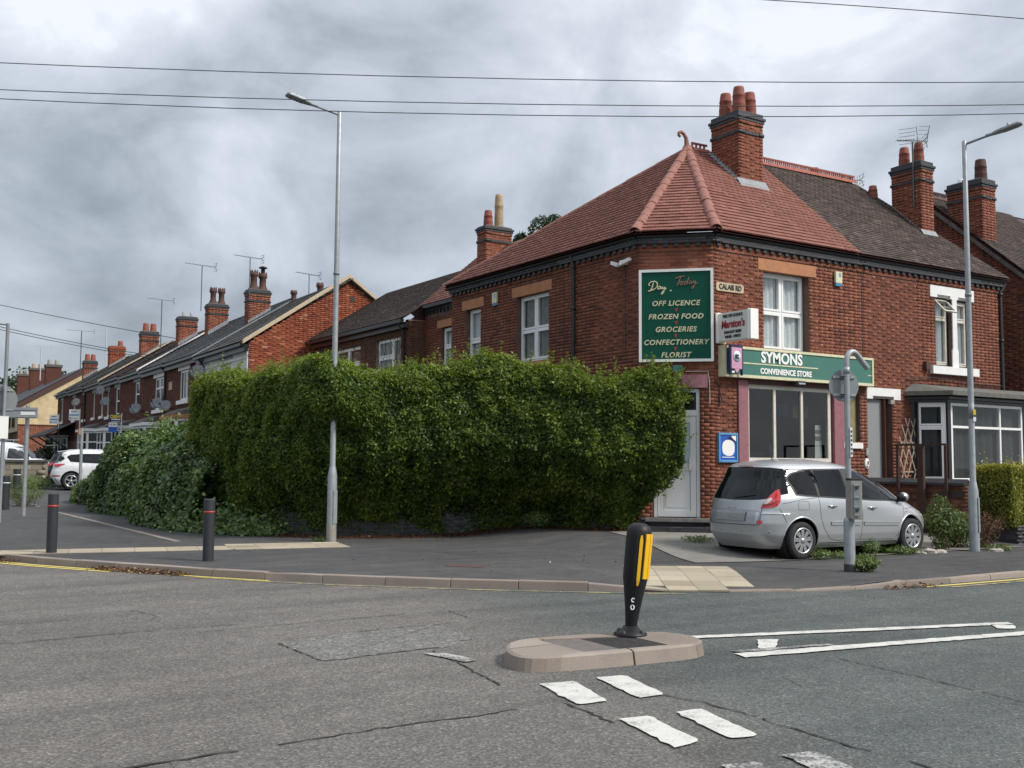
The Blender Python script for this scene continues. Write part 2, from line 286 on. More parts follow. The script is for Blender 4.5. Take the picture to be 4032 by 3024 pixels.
def text(name, s, M, x, z, size, mat, parent, align='CENTER', shear=0., ext=.004, bold=0., sx=1., spacing=1.):
    """flat raised lettering lying in wall frame M (x along, z up), facing out"""
    c = bpy.data.curves.new(name, 'FONT'); c.body = s; c.size = size; c.align_x = align; c.align_y = 'CENTER'; c.shear = shear; c.extrude = ext; c.offset = bold; c.space_character = spacing; c.resolution_u = 3
    tmp = bpy.data.objects.new(name, c); COL.objects.link(tmp); me = bpy.data.meshes.new_from_object(tmp.evaluated_get(bpy.context.evaluated_depsgraph_get())); me.name = name
    bpy.data.objects.remove(tmp); bpy.data.curves.remove(c); me.materials.clear(); me.materials.append(MATS[mat]); o = link(name, me, parent)
    L = M @ Matrix(((sx, 0, 0, x), (0, 0, -1, 0), (0, 1, 0, z), (0, 0, 0, 1)))
    L.translation = L.translation - OFF[parent]; o.matrix_local = L; return o

UNIT = [(0, 0, 0), (1, 0, 0), (1, 1, 0), (0, 1, 0), (0, 0, 1), (1, 0, 1), (1, 1, 1), (0, 1, 1)]
UV_ = np.array(UNIT, float); UF = np.array([(4, 5, 6, 7), (0, 1, 5, 4), (1, 2, 6, 5), (2, 3, 7, 6), (3, 0, 4, 7)])
class Pieces:
    """bricks, tiles, slabs: the ones that show largest become objects, the rest one joined part"""
    cache = {}
    def __init__(s): s.p = []
    def add(s, o, U, V, N, w, h, t, tone, vis=True, full=True):
        o = Vector(o); c = o + U*(w/2) + V*(h/2) + N*t; d = CAM - c; D = d.length
        sc = w*h*max(d.dot(N)/D, 0)/D/D if vis and full else 0
        if sc:
            q = c - CAM; f = q.dot(fw)
            if f < .5 or abs(q.dot(rt2)/f) > .485 or abs(q.dot(up2)/f) > .365: sc = 0
        s.p.append((sc, o, U, V, N, w, h, t, min(max(tone, 0), 1)))
    def finish(s, root, name, rest, mat, n=300):
        P = sorted(s.p, key=lambda q: -q[0]); k = 0
        while k < min(n, len(P)) and P[k][0] > 0: k += 1
        off = OFF[root]
        for sc, o, U, V, N, w, h, t, tone in P[:k]:
            tq = round(tone*9)/9; key = (mat, name, round(w, 3), round(h, 3), round(t, 3), tq); me = Pieces.cache.get(key)
            if me is None:
                me = bpy.data.meshes.new(name); me.from_pydata([(x*w, y*h, z*t) for x, y, z in UNIT], [], UF.tolist())
                a = me.attributes.new('tone', 'FLOAT', 'FACE'); a.data.foreach_set('value', [tq]*5); me.materials.append(MATS[mat]); Pieces.cache[key] = me
            ob = bpy.data.objects.new(name, me); COL.objects.link(ob); ob.parent = root; m = Matrix.Identity(4)
            m.col[0][:3] = U; m.col[1][:3] = V; m.col[2][:3] = N; m.col[3][:3] = o-off; ob.matrix_local = m; OFF[ob] = off
        Q = P[k:]
        if Q:
            o = np.array([q[1] for q in Q]); U = np.array([q[2]*q[5] for q in Q]); V = np.array([q[3]*q[6] for q in Q]); N = np.array([q[4]*q[7] for q in Q])
            X = o[:, None] + UV_[None, :, :1]*U[:, None] + UV_[None, :, 1:2]*V[:, None] + UV_[None, :, 2:]*N[:, None]
            F = (UF[None] + 8*np.arange(len(Q))[:, None, None]).reshape(-1, 4)
            npmesh(rest, X.reshape(-1, 3), F, mat, root, np.repeat([q[8] for q in Q], 5), 'stuff')
def bricks(P, M, L, z0, z1, holes=(), bond='flemish', vis=None, clip=None, c=.075, j=.008, t=.0085, tb=.45, head=.20, spread=.13, x0=0., bl=.215, bw=.1025):
    U = M.col[0].to_3d(); N = -M.col[1].to_3d(); V = Vector((0, 0, 1)); O = M.col[3].to_3d()
    k = 0; z = z0
    while z + c*.6 < z1 + .001:
        hh = min(c, z1-z) - j; a = x0 - (random.random()*.01 + ((.1685 if bond == 'flemish' else (bw if bond == 'header' else bl)*.5) if k % 2 else 0)); i = 0
        while a < L:
            hd = (bond == 'flemish' and i % 2) or (bond == 'header'); w_ = bw if hd else bl
            i += 1; b0, b1 = max(a, x0), min(a+w_, L); a += w_ + j
            if b1 - b0 < .03: continue
            if clip and z + c*.5 > clip((b0+b1)/2): continue
            seg = [(b0, b1)]
            for h0, h1, g0, g1 in holes:
                if z + c*.5 > g0 and z + c*.5 < g1:
                    ns = []
                    for p, q in seg:
                        if q <= h0 or p >= h1: ns.append((p, q))
                        else:
                            if h0-p > .03: ns.append((p, h0-.004))
                            if q-h1 > .03: ns.append((h1+.004, q))
                    seg = ns
            for p, q in seg:
                tone = tb + (head if hd and random.random() < .72 else 0) + random.gauss(0, spread)
                ok = vis is None or vis((p+q)/2, z)
                P.add(O + U*p + V*z - N*.004 + N*(random.random()*.003), U, V, N, q-p, hh, t, tone, ok, abs((q-p)-w_) < 1e-4 and abs(hh-(c-j)) < 1e-4)
        z += c; k += 1
def wallpanel(M, L, z0, z1, holes, name, mat, root, rev=.12, back=True):
    """mortar backing with real openings and reveals, .24 thick"""
    m = MB(M); xs = sorted({0, L, *[h for q in holes for h in q[:2]]}); zs = sorted({z0, z1, *[h for q in holes for h in q[2:4]]})
    for i in range(len(xs)-1):
        for j in range(len(zs)-1):
            cx_, cz = (xs[i]+xs[i+1])/2, (zs[j]+zs[j+1])/2
            if any(h[0] < cx_ < h[1] and h[2] < cz < h[3] for h in holes): continue
            m.quad((xs[i], 0, zs[j]), (xs[i+1], 0, zs[j]), (xs[i+1], 0, zs[j+1]), (xs[i], 0, zs[j+1]))
            if back: m.quad((xs[i], .24, zs[j]), (xs[i], .24, zs[j+1]), (xs[i+1], .24, zs[j+1]), (xs[i+1], .24, zs[j]))
    for a, b, c, d in holes:
        m.quad((a, -.003, c), (a, .24, c), (a, .24, d), (a, -.003, d)); m.quad((b, -.003, c), (b, -.003, d), (b, .24, d), (b, .24, c))
        m.quad((a, -.003, d), (a, .24, d), (b, .24, d), (b, -.003, d)); m.quad((a, -.003, c), (b, -.003, c), (b, .24, c), (a, .24, c))
    return m.build(name, mat, root)
def tiles(P, poly, O, e, up_, gauge, w_, th, tb=.5, spread=.2, vis=None, start=0., stagger=True, lap=1.3):
    """courses of tiles over a convex roof polygon; O at the eave, e along it, up_ up the slope"""
    e = Vector(e).normalized(); up_ = Vector(up_).normalized(); n = e.cross(up_).normalized()
    q = [((Vector(p)-O).dot(e), (Vector(p)-O).dot(up_)) for p in poly]; bm_ = max(b for a, b in q); b = start; k = 0
    def span(bb):
        xs = []
        for i in range(len(q)):
            (a0, b0), (a1, b1) = q[i], q[(i+1) % len(q)]
            if (b0-bb)*(b1-bb) < 0: xs.append(a0 + (a1-a0)*(bb-b0)/(b1-b0))
        return (min(xs), max(xs)) if len(xs) > 1 else None
    while b < bm_ - gauge*.25:
        sp = span(min(b+gauge*.5, bm_-.01))
        if sp:
            a = sp[0] - ((sp[0] / w_) % 1)*w_ - (w_/2 if stagger and k % 2 else 0)
            tilt = math.atan2(th*1.05, gauge*lap); V = (up_*math.cos(tilt) - n*math.sin(tilt)); N = e.cross(V)
            while a < sp[1]:
                p0, p1 = max(a, sp[0]), min(a+w_, sp[1]); a += w_
                if p1-p0 < .02: continue
                o = O + e*(p0+.0015) + up_*b + n*(th*1.1 + .004 + random.uniform(-.002, .003))
                P.add(o, e, V, N, p1-p0-.003, gauge*lap, th, tb + random.gauss(0, spread), vis is None or vis(p0, b), abs(p1-p0-w_) < 1e-5)
        b += gauge; k += 1
def leaves(name, P, Nn, size, tone, mat, parent=None, kind=None, asp=.55, spread=.9, droop=.15):
    """one small pointed leaf at each point of P, facing loosely along Nn"""
    n = len(P); size = np.broadcast_to(size, (n,)) * rng.uniform(.7, 1.25, n)
    Nn = Nn + rng.normal(0, spread, (n, 3)); Nn /= np.linalg.norm(Nn, axis=1)[:, None] + 1e-9
    T = rng.normal(0, 1, (n, 3)); T[:, 2] -= droop; T -= Nn*np.sum(T*Nn, 1)[:, None]; T /= np.linalg.norm(T, axis=1)[:, None] + 1e-9
    B = np.cross(Nn, T); s = size[:, None]
    V = np.stack([P, P + T*s*.5 + B*s*asp*.5 + Nn*s*.08, P + T*s, P + T*s*.5 - B*s*asp*.5 + Nn*s*.08], 1).reshape(-1, 3)
    F = np.arange(4*n).reshape(n, 4)
    return npmesh(name, V, F, mat, parent, np.clip(tone, 0, 1), kind)
def vnoise(P, f, seed):
    """cheap smooth 3-D noise in -1..1"""
    r = np.random.default_rng(seed); o = np.zeros(len(P))
    for k in range(6):
        d = r.normal(0, 1, 3); d /= np.linalg.norm(d); o += np.sin(P @ d*f*(1+.45*k) + r.uniform(0, 6.28))*(1/(1+.5*k))
    return o/2.6
# ------------------------------------------------------------------ ground, roads, kerbs
KP = [(1.3, 140), (1.32, 60), (1.38, 30), (1.5, 23), (1.8, 20.7), (2.3, 19.2), (2.83, 18.05), (3.91, 16.24), (4.55, 15.16), (5.4, 13.95), (6.15, 13.12), (7.06, 12.22), (8.2, 11.22), (9.2, 10.47), (10.2, 9.9), (11.1, 9.56), (12.1, 9.40), (13.3, 9.33), (15.07, 9.29), (20, 9.28), (130, 9.28)]
KA = np.array(KP)
def sstep(a, b, x): q = np.clip((x-a)/(b-a), 0, 1); return q*q*(3-2*q)
def yk(x): return np.interp(x, KA[:, 0], KA[:, 1])
def kz(x): return .105 - .085*sstep(8.15, 9.2, x) + .055*sstep(11.2, 12.2, x)
def h(x, y):
    x = np.asarray(x, float); y = np.asarray(y, float); d = (y - yk(x))*np.where(x < 9, .62, .95)
    z = kz(x) + (.10 - kz(x))*sstep(.1, 1.9, d)
    z = z - .03*sstep(11.8, 13, x)*(1-sstep(12.6, 13.4, y))*sstep(0.5, 2., d)
    z = z + .17*sstep(12.6, 15.7, y)*sstep(10.8, 12.6, x)*(1 - .35*sstep(20, 22, x))
    return z + .028*np.clip(y-36, 0, 14) + .0128*np.clip(y-50, 0, 400)
def hz(x, y): return float(h(x, y))
g = MB(); g.quad((-900, -900, -.35), (900, -900, -.35), (900, 900, -.35), (-900, 900, -.35)); g.build('ground', 'meadow', kind='structure')
road = MB(); road.quad((-60, -45, 0), (140, -45, 0), (140, 12, 0), (-60, 12, 0)); road.add([(-60, 12, 0), (14, 12, 0), (14, 36, 0), (-60, 36, 0), (14, 50, .39), (-60, 50, .39), (14, 150, 1.67), (-60, 150, 1.67)], [(0, 1, 2, 3), (3, 2, 4, 5), (5, 4, 6, 7)])
road = road.build('road', 'road_tarmac', kind='structure')
xs = np.unique(np.concatenate([[1.3, 1.34, 1.4, 1.6], np.arange(1.8, 24, .25), np.arange(24, 131, 3.)])); ds = np.array([.12, .3, .55, .8, 1.1, 1.5, 1.9, 2.3, 2.8, 3.2, 3.5, 3.8, 4.2, 4.6, 5, 5.4, 5.8, 6.2, 6.6, 7.2, 8, 9, 10, 12, 14, 17, 20, 24, 28, 34, 42, 55, 80, 130])
XX, DD = np.meshgrid(xs, ds, indexing='ij'); YY = yk(XX) + DD; ZZ = h(XX, YY); nx, ny = XX.shape
ii = np.arange(nx*ny).reshape(nx, ny); F = np.stack([ii[:-1, :-1], ii[1:, :-1], ii[1:, 1:], ii[:-1, 1:]], -1).reshape(-1, 4)
pave = npmesh('pavement', np.stack([XX, YY, ZZ], -1).reshape(-1, 3), F, 'path_tarmac', None, None, 'structure', True)

def resample(pts, step):
    pts = np.array(pts, float); L = np.concatenate([[0], np.cumsum(np.linalg.norm(np.diff(pts, axis=0), axis=1))])
    s = np.arange(0, L[-1], step); return np.stack([np.interp(s, L, pts[:, k]) for k in range(pts.shape[1])], 1)
def chaikin(p, n=2):
    p = np.array(p, float)
    for _ in range(n):
        q = np.empty((2*len(p)-2, p.shape[1])); q[0::2] = .75*p[:-1]+.25*p[1:]; q[1::2] = .25*p[:-1]+.75*p[1:]; p = np.vstack([p[:1], q, p[-1:]])
    return p
def toned(o, v):
    me = o.data; a = me.attributes.new('tone', 'FLOAT', 'FACE'); a.data.foreach_set('value', np.full(len(me.polygons), v, np.float32)); return o
KS = resample(chaikin(KP[2:-1], 2), .915)
for i in range(len(KS)-1):
    a, b = KS[i], KS[i+1]; d = (b-a)/np.linalg.norm(b-a); n = np.array([-d[1], d[0]]); n = n if n[1] > 0 or n[0] > .3 else -n; a = a + d*.004; b = b - d*.004
    za, zb = float(kz(a[0])) + random.uniform(-.006, .006), float(kz(b[0])) + random.uniform(-.006, .006)
    if a[1] > 36: za += .028*min(a[1]-36, 14); zb += .028*min(b[1]-36, 14)
    m = MB(); c, e = a + n*.15, b + n*.15; f, k = a + n*.018, b + n*.018; lo = -.05
    m.add([(a[0], a[1], lo), (b[0], b[1], lo), (e[0], e[1], lo), (c[0], c[1], lo), (f[0], f[1], za), (k[0], k[1], zb), (e[0], e[1], zb+.004), (c[0], c[1], za+.004)], [(0, 1, 5, 4), (1, 2, 6, 5), (3, 0, 4, 7), (4, 5, 6, 7), (2, 3, 7, 6)])
    toned(m.build('kerb_stone', 'kerb_stone', pave, bevel=.012), random.gauss(.5, .18))
def ribbon(pts, wd, z, name, mat, root, jit=0., rise=False):
    wd = wd*.6 if jit else wd
    p = resample(pts, .06) if jit else np.array(pts, float); V = []
    for i in range(len(p)):
        d = p[min(i+1, len(p)-1)] - p[max(i-1, 0)]; d = d/np.linalg.norm(d); n = np.array([-d[1], d[0]]); c = p[i] + n*random.gauss(0, jit); q = wd*(.5 if not jit else random.uniform(.2, .8))
        for s in (1, -1): v = c + n*q*s; V.append((v[0], v[1], z + (hz(v[0], v[1]) if rise else 0)))
    return npmesh(name, V, [(2*i, 2*i+1, 2*i+3, 2*i+2) for i in range(len(p)-1)], mat, root)
def offk(s0, s1, off, wd, mat, z=.006):
    q = chaikin(KP[2:-1], 3); q = q[(q[:, 0] >= s0) & (q[:, 0] <= s1)]; o = []
    for i in range(len(q)):
        d = q[min(i+1, len(q)-1)] - q[max(i-1, 0)]; d = d/np.linalg.norm(d); n = np.array([d[1], -d[0]]); o.append(q[i] + n*off)
    return ribbon(resample(o, .3), wd, z, 'yellow_line', mat, road)
offk(1.4, 3.95, .10, .075, 'paint_yellow'); offk(1.4, 3.7, .24, .075, 'paint_yellow'); offk(4.15, 5.3, .08, .07, 'paint_yellow'); offk(4.5, 9.6, .19, .06, 'paint_yellow_worn')
offk(12.6, 60, .16, .075, 'paint_yellow'); offk(12.9, 60, .33, .075, 'paint_yellow_worn')
def flat(name, poly, z, mat, root, jit=0., step=.07):
    if jit:
        q = np.array(list(poly) + [poly[0]]); q = resample(q, step); q = q + rng.normal(0, jit, q.shape); poly = [tuple(p) for p in q]
    m = MB(); m.quad(*[(x, y, z) for x, y in poly]); return m.build(name, mat, root)
flat('tarmac_patch', [(1.62, 5.97), (2.73, 6.05), (4.3, 6.07), (4.24, 5.41), (4.03, 4.0), (3.6, 2.5), (1.0, 2.5)], .003, 'patch_tarmac', road, .012)
flat('tarmac_patch', [(3.45, 9.34), (3.47, 8.32), (4.71, 8.41), (5.1, 8.67), (5.3, 9.6), (4.17, 9.56)], .003, 'patch_pale', road, .02)
for pts, wd in (([(-2, 10.4), (1.3, 10.53), (1.89, 10.57), (2.53, 10.62), (3.28, 10.63), (4.04, 10.56)], .028), ([(.8, 5.96), (1.96, 6.0), (2.43, 6.02), (3.18, 6.05), (3.62, 6.02), (4.3, 6.07)], .04), ([(4.3, 6.07), (4.27, 5.7), (4.22, 5.3)], .05),
                ([(3.45, 9.33), (3.46, 8.78), (3.47, 8.32), (3.63, 8.31), (4.09, 8.37), (4.71, 8.41)], .035), ([(4.49, 8.3), (4.38, 7.59), (4.24, 6.83), (4.17, 6.6)], .03), ([(3.0, 10.3), (4.53, 10.39), (5.07, 10.41), (5.81, 10.39), (5.74, 9.69)], .02), ([(4.17, 9.56), (4.86, 9.6), (5.57, 9.6)], .02),
                ([(7.3, 6.2), (7.23, 5.4), (7.16, 4.94), (7.13, 4.68), (7.07, 4.0)], .028), ([(5.05, 5.9), (5.14, 5.53), (5.16, 5.15), (5.13, 4.87), (5.13, 4.56), (5.1, 4.25), (5.14, 4.0), (5.1, 3.4)], .03), ([(2.8, 12.2), (2.95, 11.6), (2.75, 11.2)], .02), ([(6.3, 5.9), (6.1, 5.5)], .015), ([(.9, 11.7), (2.2, 11.75)], .015)):
    q = resample(pts, .06); i = 0
    while i < len(q)-4:
        n_ = random.randint(14, 45); ribbon([tuple(p) for p in q[i:i+n_]], wd*random.uniform(.5, 1.), .007, 'road_crack', 'crack', road, .009) if len(q[i:i+n_]) > 3 else None; i += n_ + random.choice((-1, -1, 2, 4))
for wht, poly in (('paint_white', [(6.97, 7.71), (8.7, 7.21), (10.53, 6.69), (10.45, 6.57), (8.7, 7.06), (6.92, 7.58)]), ('paint_white', [(6.66, 6.81), (8.4, 6.52), (10.08, 6.23), (12.5, 5.82), (12.45, 5.69), (9.9, 6.1), (8.3, 6.37), (6.62, 6.62)]),
                  ('paint_white', [(4.49, 6.63), (4.78, 6.57), (4.59, 5.92), (4.34, 5.92)]), ('paint_white', [(5.01, 6.6), (5.25, 6.56), (5.08, 5.88), (4.82, 5.88)]), ('paint_white', [(4.33, 5.47), (4.55, 5.44), (4.41, 4.79), (4.18, 4.76)]), ('paint_white', [(4.77, 5.42), (4.98, 5.4), (4.81, 4.7), (4.6, 4.73)]),
                  ('paint_white', [(7.38, 7.23), (7.57, 7.15), (7.21, 6.83), (7.03, 6.88)]), ('paint_white', [(10.21, 6.68), (10.38, 6.52), (10.19, 6.37), (10.01, 6.47)]), ('paint_white_worn', [(4.6, 4.32), (4.83, 4.27), (4.66, 3.6), (4.42, 3.6)]), ('paint_white_worn', [(4.15, 4.34), (4.38, 4.3), (4.2, 3.65), (3.98, 3.65)]),
                  ('paint_white_worn', [(6.75, 6.93), (7.8, 6.73), (7.79, 6.66), (6.74, 6.83)]), ('paint_white_worn', [(4.33, 8.2), (4.5, 8.12), (4.6, 7.7), (4.45, 7.65)])):
    flat('road_marking', poly, .011, wht, road, .006)
# traffic island
isl = thing('traffic_island', 'small stone kerbed traffic island with tarmac infill in the carriageway', 'traffic island', (5.6, 7.4, 0))
top = chaikin([(4.72, 7.45), (4.64, 7.2), (4.72, 7.03), (5.1, 6.94), (5.6, 6.89), (6.1, 6.84), (6.35, 6.88), (6.52, 7.05), (6.56, 7.28), (6.45, 7.55), (5.95, 7.73), (5.35, 7.84), (4.95, 7.8), (4.72, 7.45)], 1)
inn = np.array([(5.28, 7.42)])
cen = np.array([5.58, 7.36]); T2 = resample(np.vstack([top, top[:1]]), .02); cuts = np.linspace(0, len(T2)-1, 8).astype(int)
def innr(p):
    return np.array([min(max(p[0], 5.2), 6.02), min(max(p[1], 7.02 - (p[0]-5.2)*.11), 7.70 - (p[0]-5.2)*.30)])
for k in range(7):
    seg = T2[cuts[k]:cuts[k+1]+1][::3]; n = len(seg); m = MB(); V = []
    for p in seg:
        q = innr(p); u = (p-cen)/np.linalg.norm(p-cen); V += [(*(p+u*.025), -.03), (*p, .105), (*(p-u*.03), .12), (*q, .122), (*q, .05)]
    m.add(V, [(i*5+j, (i+1)*5+j, (i+1)*5+j+1, i*5+j+1) for i in range(n-1) for j in range(4)] + [(4, 3, 2, 1, 0), tuple((n-1)*5+j for j in range(5))])
    toned(m.build('kerb_stone', 'kerb_stone', isl), .3 + .5*random.random())
m = MB(); m.quad((5.15, 7.03, .112), (5.62, 6.93, .112), (5.72, 7.6, .112), (5.2, 7.72, .112)); m.build('tarmac_infill', 'infill', isl)
m = MB(); n = 14
for i in range(n):
    for j in range(n):
        m.v += [Vector((5.58 + .46*i/(n-1), 6.97 - .05*i/(n-1) + (.66-.14*i/(n-1))*j/(n-1), .113 + .03*math.sin(3.1*i/(n-1))*math.sin(3.1*j/(n-1))*random.uniform(.5, 1)))]
m.f += [(i*n+j, (i+1)*n+j, (i+1)*n+j+1, i*n+j+1) for i in range(n-1) for j in range(n-1)]; m.sm += [False]*len(m.f); m.build('loose_dirt', 'dirt', isl)
# buff tactile slabs: a strip across the footway and the crossing by the dropped kerb
def slabs(P, o, u, n, nu, nv, su, sv, skip=None):
    U = Vector((*u, 0)).normalized(); N2 = Vector((*n, 0)).normalized()
    for i in range(nu):
        for j in range(nv):
            p = Vector((*o, 0)) + U*su*i + N2*sv*j; c = p + U*su/2 + N2*sv/2
            if skip and skip(c): continue
            za, zb, zc = hz(p.x, p.y), hz(*(p+U*su).xy), hz(*(p+N2*sv).xy)
            Uv = Vector((U.x*su, U.y*su, zb-za)); Vv = Vector((N2.x*sv, N2.y*sv, zc-za)); Uu, Vu = Uv.normalized(), Vv.normalized(); Nn = Uu.cross(Vu)
            if Nn.z < 0: Nn = -Nn
            P.add(Vector((p.x, p.y, za)) + Uu*.004 + Vu*.004 - Nn*.012, Uu, Vu, Nn, su-.008, sv-.008, .02 + random.uniform(-.001, .002), random.gauss(.55, .16))
P = Pieces()
ts = [(1.9, 19.25), (3.2, 19.02), (5.5, 18.5), (8.0, 18.0)]
slabs(P, (1.75, 19.22), (1, -.205), (.205, 1), 12, 3, .53, .42, lambda c: c.x + 0 > 8.35 or c.y > 19.95 - (c.x-2)*.13)
slabs(P, (8.14, 9.74), (.85, -.53), (.56, .83), 4, 9, .40, .40, lambda c: c.y < yk(c.x)+.22)
P.finish(pave, 'paving_slab', 'paving_slabs', 'paver_buff')
P = Pieces()
for i in range(20): 
    y = 20.7 + .92*i; P.add(Vector((5.52 + random.uniform(-.01, .01), y, hz(5.5, y)-.03)), Vector((1, 0, 0)), Vector((0, 1, 0)), Vector((0, 0, 1)), .13, .9, .042, random.gauss(.55, .15))
P.finish(pave, 'edging_stone', 'edging_stones', 'kerb_stone')
def sheet(name, poly, mat, off, root, cell=.4):
    bm = bmesh.new(); bm.faces.new([bm.verts.new((x, y, 0)) for x, y in poly]); bmesh.ops.triangulate(bm, faces=bm.faces)
    for _ in range(7):
        E = [e for e in bm.edges if e.calc_length() > cell]
        if not E: break
        bmesh.ops.subdivide_edges(bm, edges=E, cuts=1); bmesh.ops.triangulate(bm, faces=bm.faces)
    me = bpy.data.meshes.new(name); o_ = OFF[root] if root else Vector()
    for v in bm.verts: v.co.z = hz(v.co.x, v.co.y) + off
    bm.normal_update()
    for f in bm.faces:
        if f.normal.z < 0: f.normal_flip()
    bm.to_mesh(me); bm.free(); me.materials.append(MATS[mat]); return link(name, me, root)
ap = [(11.45, 12.52), (12.0, 12.38), (13.0, 12.42), (13.6, 12.3), (14.6, 12.36), (15.6, 12.28), (17.2, 12.3), (19.75, 12.2), (19.75, 15.98), (15.3, 15.98), (14.2, 17.0), (13.25, 17.05)]
sheet('concrete_apron', ap, 'concrete_apron', .012, pave)
m = MB(); m.box(-.3, .3, -.2, .2, -.01, .008); m.v = [Matrix.Translation((8.1, 13.9, .098)) @ Matrix.Rotation(-.9, 4, 'Z') @ v for v in m.v]; m.build('manhole_cover', 'iron_cover', pave)
# leaf litter in the gutter and along the foot of the hedge wall
def scatter_line(pts, n, spread, zf):
    p = resample(pts, .05); i = rng.integers(0, len(p), n); q = p[i] + rng.normal(0, spread, (n, 2)); return np.stack([q[:, 0], q[:, 1], zf(q[:, 0], q[:, 1])], 1)
L1 = scatter_line([(1.5, 20.9), (2.0, 19.6), (2.45, 18.65)], 500, .06, lambda x, y: np.full(len(x), .012)); L2 = scatter_line([(3.35, 17.0), (3.9, 16.1), (4.3, 15.45)], 700, .06, lambda x, y: np.full(len(x), .012)); L3 = scatter_line([(11.9, 9.28), (12.8, 9.2)], 140, .05, lambda x, y: np.full(len(x), .012))
L = np.vstack([L1, L2, L3]); L[:, 2] += rng.exponential(.015, len(L)); leaves('gutter_leaves', L, np.tile([0, 0, 1.], (len(L), 1)), .05, rng.uniform(.2, 1, len(L)), 'litter', None, 'stuff', spread=.5)
L = scatter_line([(7.9, 21.3), (8.4, 20.5), (9.3, 19.95), (10.5, 19.7), (11.6, 19.4), (13.0, 18.7), (13.6, 17.6), (14.0, 17.1)], 9000, .20, lambda x, y: h(x, y)+.004); L[:, 2] += rng.exponential(.012, len(L))
leaves('hedge_litter', L, np.tile([0, 0, 1.], (len(L), 1)), .05, np.clip(rng.normal(.35, .22, len(L)), 0, 1), 'litter', None, 'stuff', spread=.35, asp=.3)
L = np.stack([rng.uniform(1.5, 20, 260), rng.uniform(9.4, 19, 260)], 1); L = L[L[:, 1] > yk(L[:, 0])+.2]; L = np.column_stack([L, h(L[:, 0], L[:, 1])+.006]); leaves('scattered_leaves', L, np.tile([0, 0, 1.], (len(L), 1)), .05, rng.uniform(.5, 1, len(L)), 'litter', None, 'stuff', spread=.3)
# ------------------------------------------------------------------ windows, doors, chimneys, roof trim (shared by all buildings)
def window(root, M, a0, a1, c0, c1, rec=.09, cols=(1.,), rows=((.5,),), fw_=.06, sash=.045, curtain='curtain', mat='upvc', gl='glass', name='window', drape=.10, sill=None):
    """frame with a casement in every cell; cols = widths, rows = for each column the heights (fractions, from the top)"""
    m = MB(M); b0, b1 = rec, rec+.07
    m.box(a0, a0+fw_, b0, b1, c0, c1); m.box(a1-fw_, a1, b0, b1, c0, c1); m.box(a0+fw_, a1-fw_, b0, b1, c0, c0+fw_); m.box(a0+fw_, a1-fw_, b0, b1, c1-fw_, c1)
    tw = sum(cols); x = a0+fw_*.5; W = a1-a0-fw_; cells = []
    for i, cw in enumerate(cols):
        x1 = x + W*cw/tw; rr = rows[i % len(rows)]; tot = sum(rr); z = c1-fw_*.5; H = c1-c0-fw_
        if i: m.box(x-fw_*.4, x+fw_*.4, b0-.004, b1-.002, c0+fw_*.8, c1-fw_*.8)
        for j, rh in enumerate(rr):
            z1 = z - H*rh/tot
            if j: m.box(x+fw_*.3, x1-fw_*.3, b0-.002, b1-.004, z-fw_*.4, z+fw_*.4)
            cells.append((x, x1, z1, z)); z = z1
        x = x1
    fo = m.build(name, mat, root)
    for x0, x1, z0, z1 in cells:
        p0, p1, q0, q1 = x0+fw_*.5, x1-fw_*.5, z0+fw_*.5, z1-fw_*.5
        if sash:
            k = MB(M); bb = b0-.014
            k.box(p0, p0+sash, bb, b1-.01, q0, q1); k.box(p1-sash, p1, bb, b1-.01, q0, q1); k.box(p0+sash, p1-sash, bb, b1-.01, q0, q0+sash); k.box(p0+sash, p1-sash, bb, b1-.01, q1-sash, q1); k.build('casement', mat, fo)
        g = MB(M); s = sash; y_ = b0+.03; g.quad((p0+s-.004, y_, q0+s-.004), (p1-s+.004, y_, q0+s-.004), (p1-s+.004, y_, q1-s+.004), (p0+s-.004, y_, q1-s+.004)); g.build('pane', gl, fo)
    if curtain:
        n = 40; V = []
        for i in range(n+1):
            a = a0+.03 + (a1-a0-.06)*i/n; o = rec+drape + .028*math.sin(i*1.55+a0) + .02*math.sin(i*.63+a1*3)
            V += [(a, o, c0+.03), (a, o*1.0, c1-.03)]
        k = MB(M); k.add(V, [(2*i, 2*i+2, 2*i+3, 2*i+1) for i in range(n)], True); k.build('curtain', curtain, fo)
    if sill: k = MB(M); k.box(a0-.05, a1+.05, -.06, rec+.02, c0-sill, c0-.002); k.build('sill', mat, fo)
    return fo
def pot(root, x, y, z, hh, r0, r1, mat='pot_red', crown=False, name='chimney_pot', rings=True):
    m = MB()
    if crown:
        pr = [(r0*1.25, 0), (r0*1.1, hh*.08), (r0*.72, hh*.28), (r0*.70, hh*.66), (r0*.95, hh*.72), (r0*.95, hh*.9), (r0*.75, hh*.9), (r0*.7, hh*.6)]
        m.lathe(pr, (x, y, z), 14)
        for k in range(8):
            a = k*math.pi/4; c, s = math.cos(a), math.sin(a); R_ = r0*.86
            m.prism([(x+c*R_-s*r0*.28, y+s*R_+c*r0*.28, z+hh*.9), (x+c*R_+s*r0*.28, y+s*R_-c*r0*.28, z+hh*.9), (x+c*R_, y+s*R_, z+hh*1.03)], (-c*.03, -s*.03, 0))
    else:
        pr = [(r0, 0)]
        if rings: pr += [(r0*.98, hh*.3), (r0*1.0, hh*.32), (r0*.96, hh*.36), ((r0+r1)/2, hh*.62), ((r0+r1)/2+.012, hh*.64), ((r0+r1)/2, hh*.69)]
        pr += [(r1, hh*.93), (r1*.92, hh), (r1*.75, hh), (r1*.7, hh*.5)]
        m.lathe(pr, (x, y, z), 14)
    return m.build(name, mat, root)
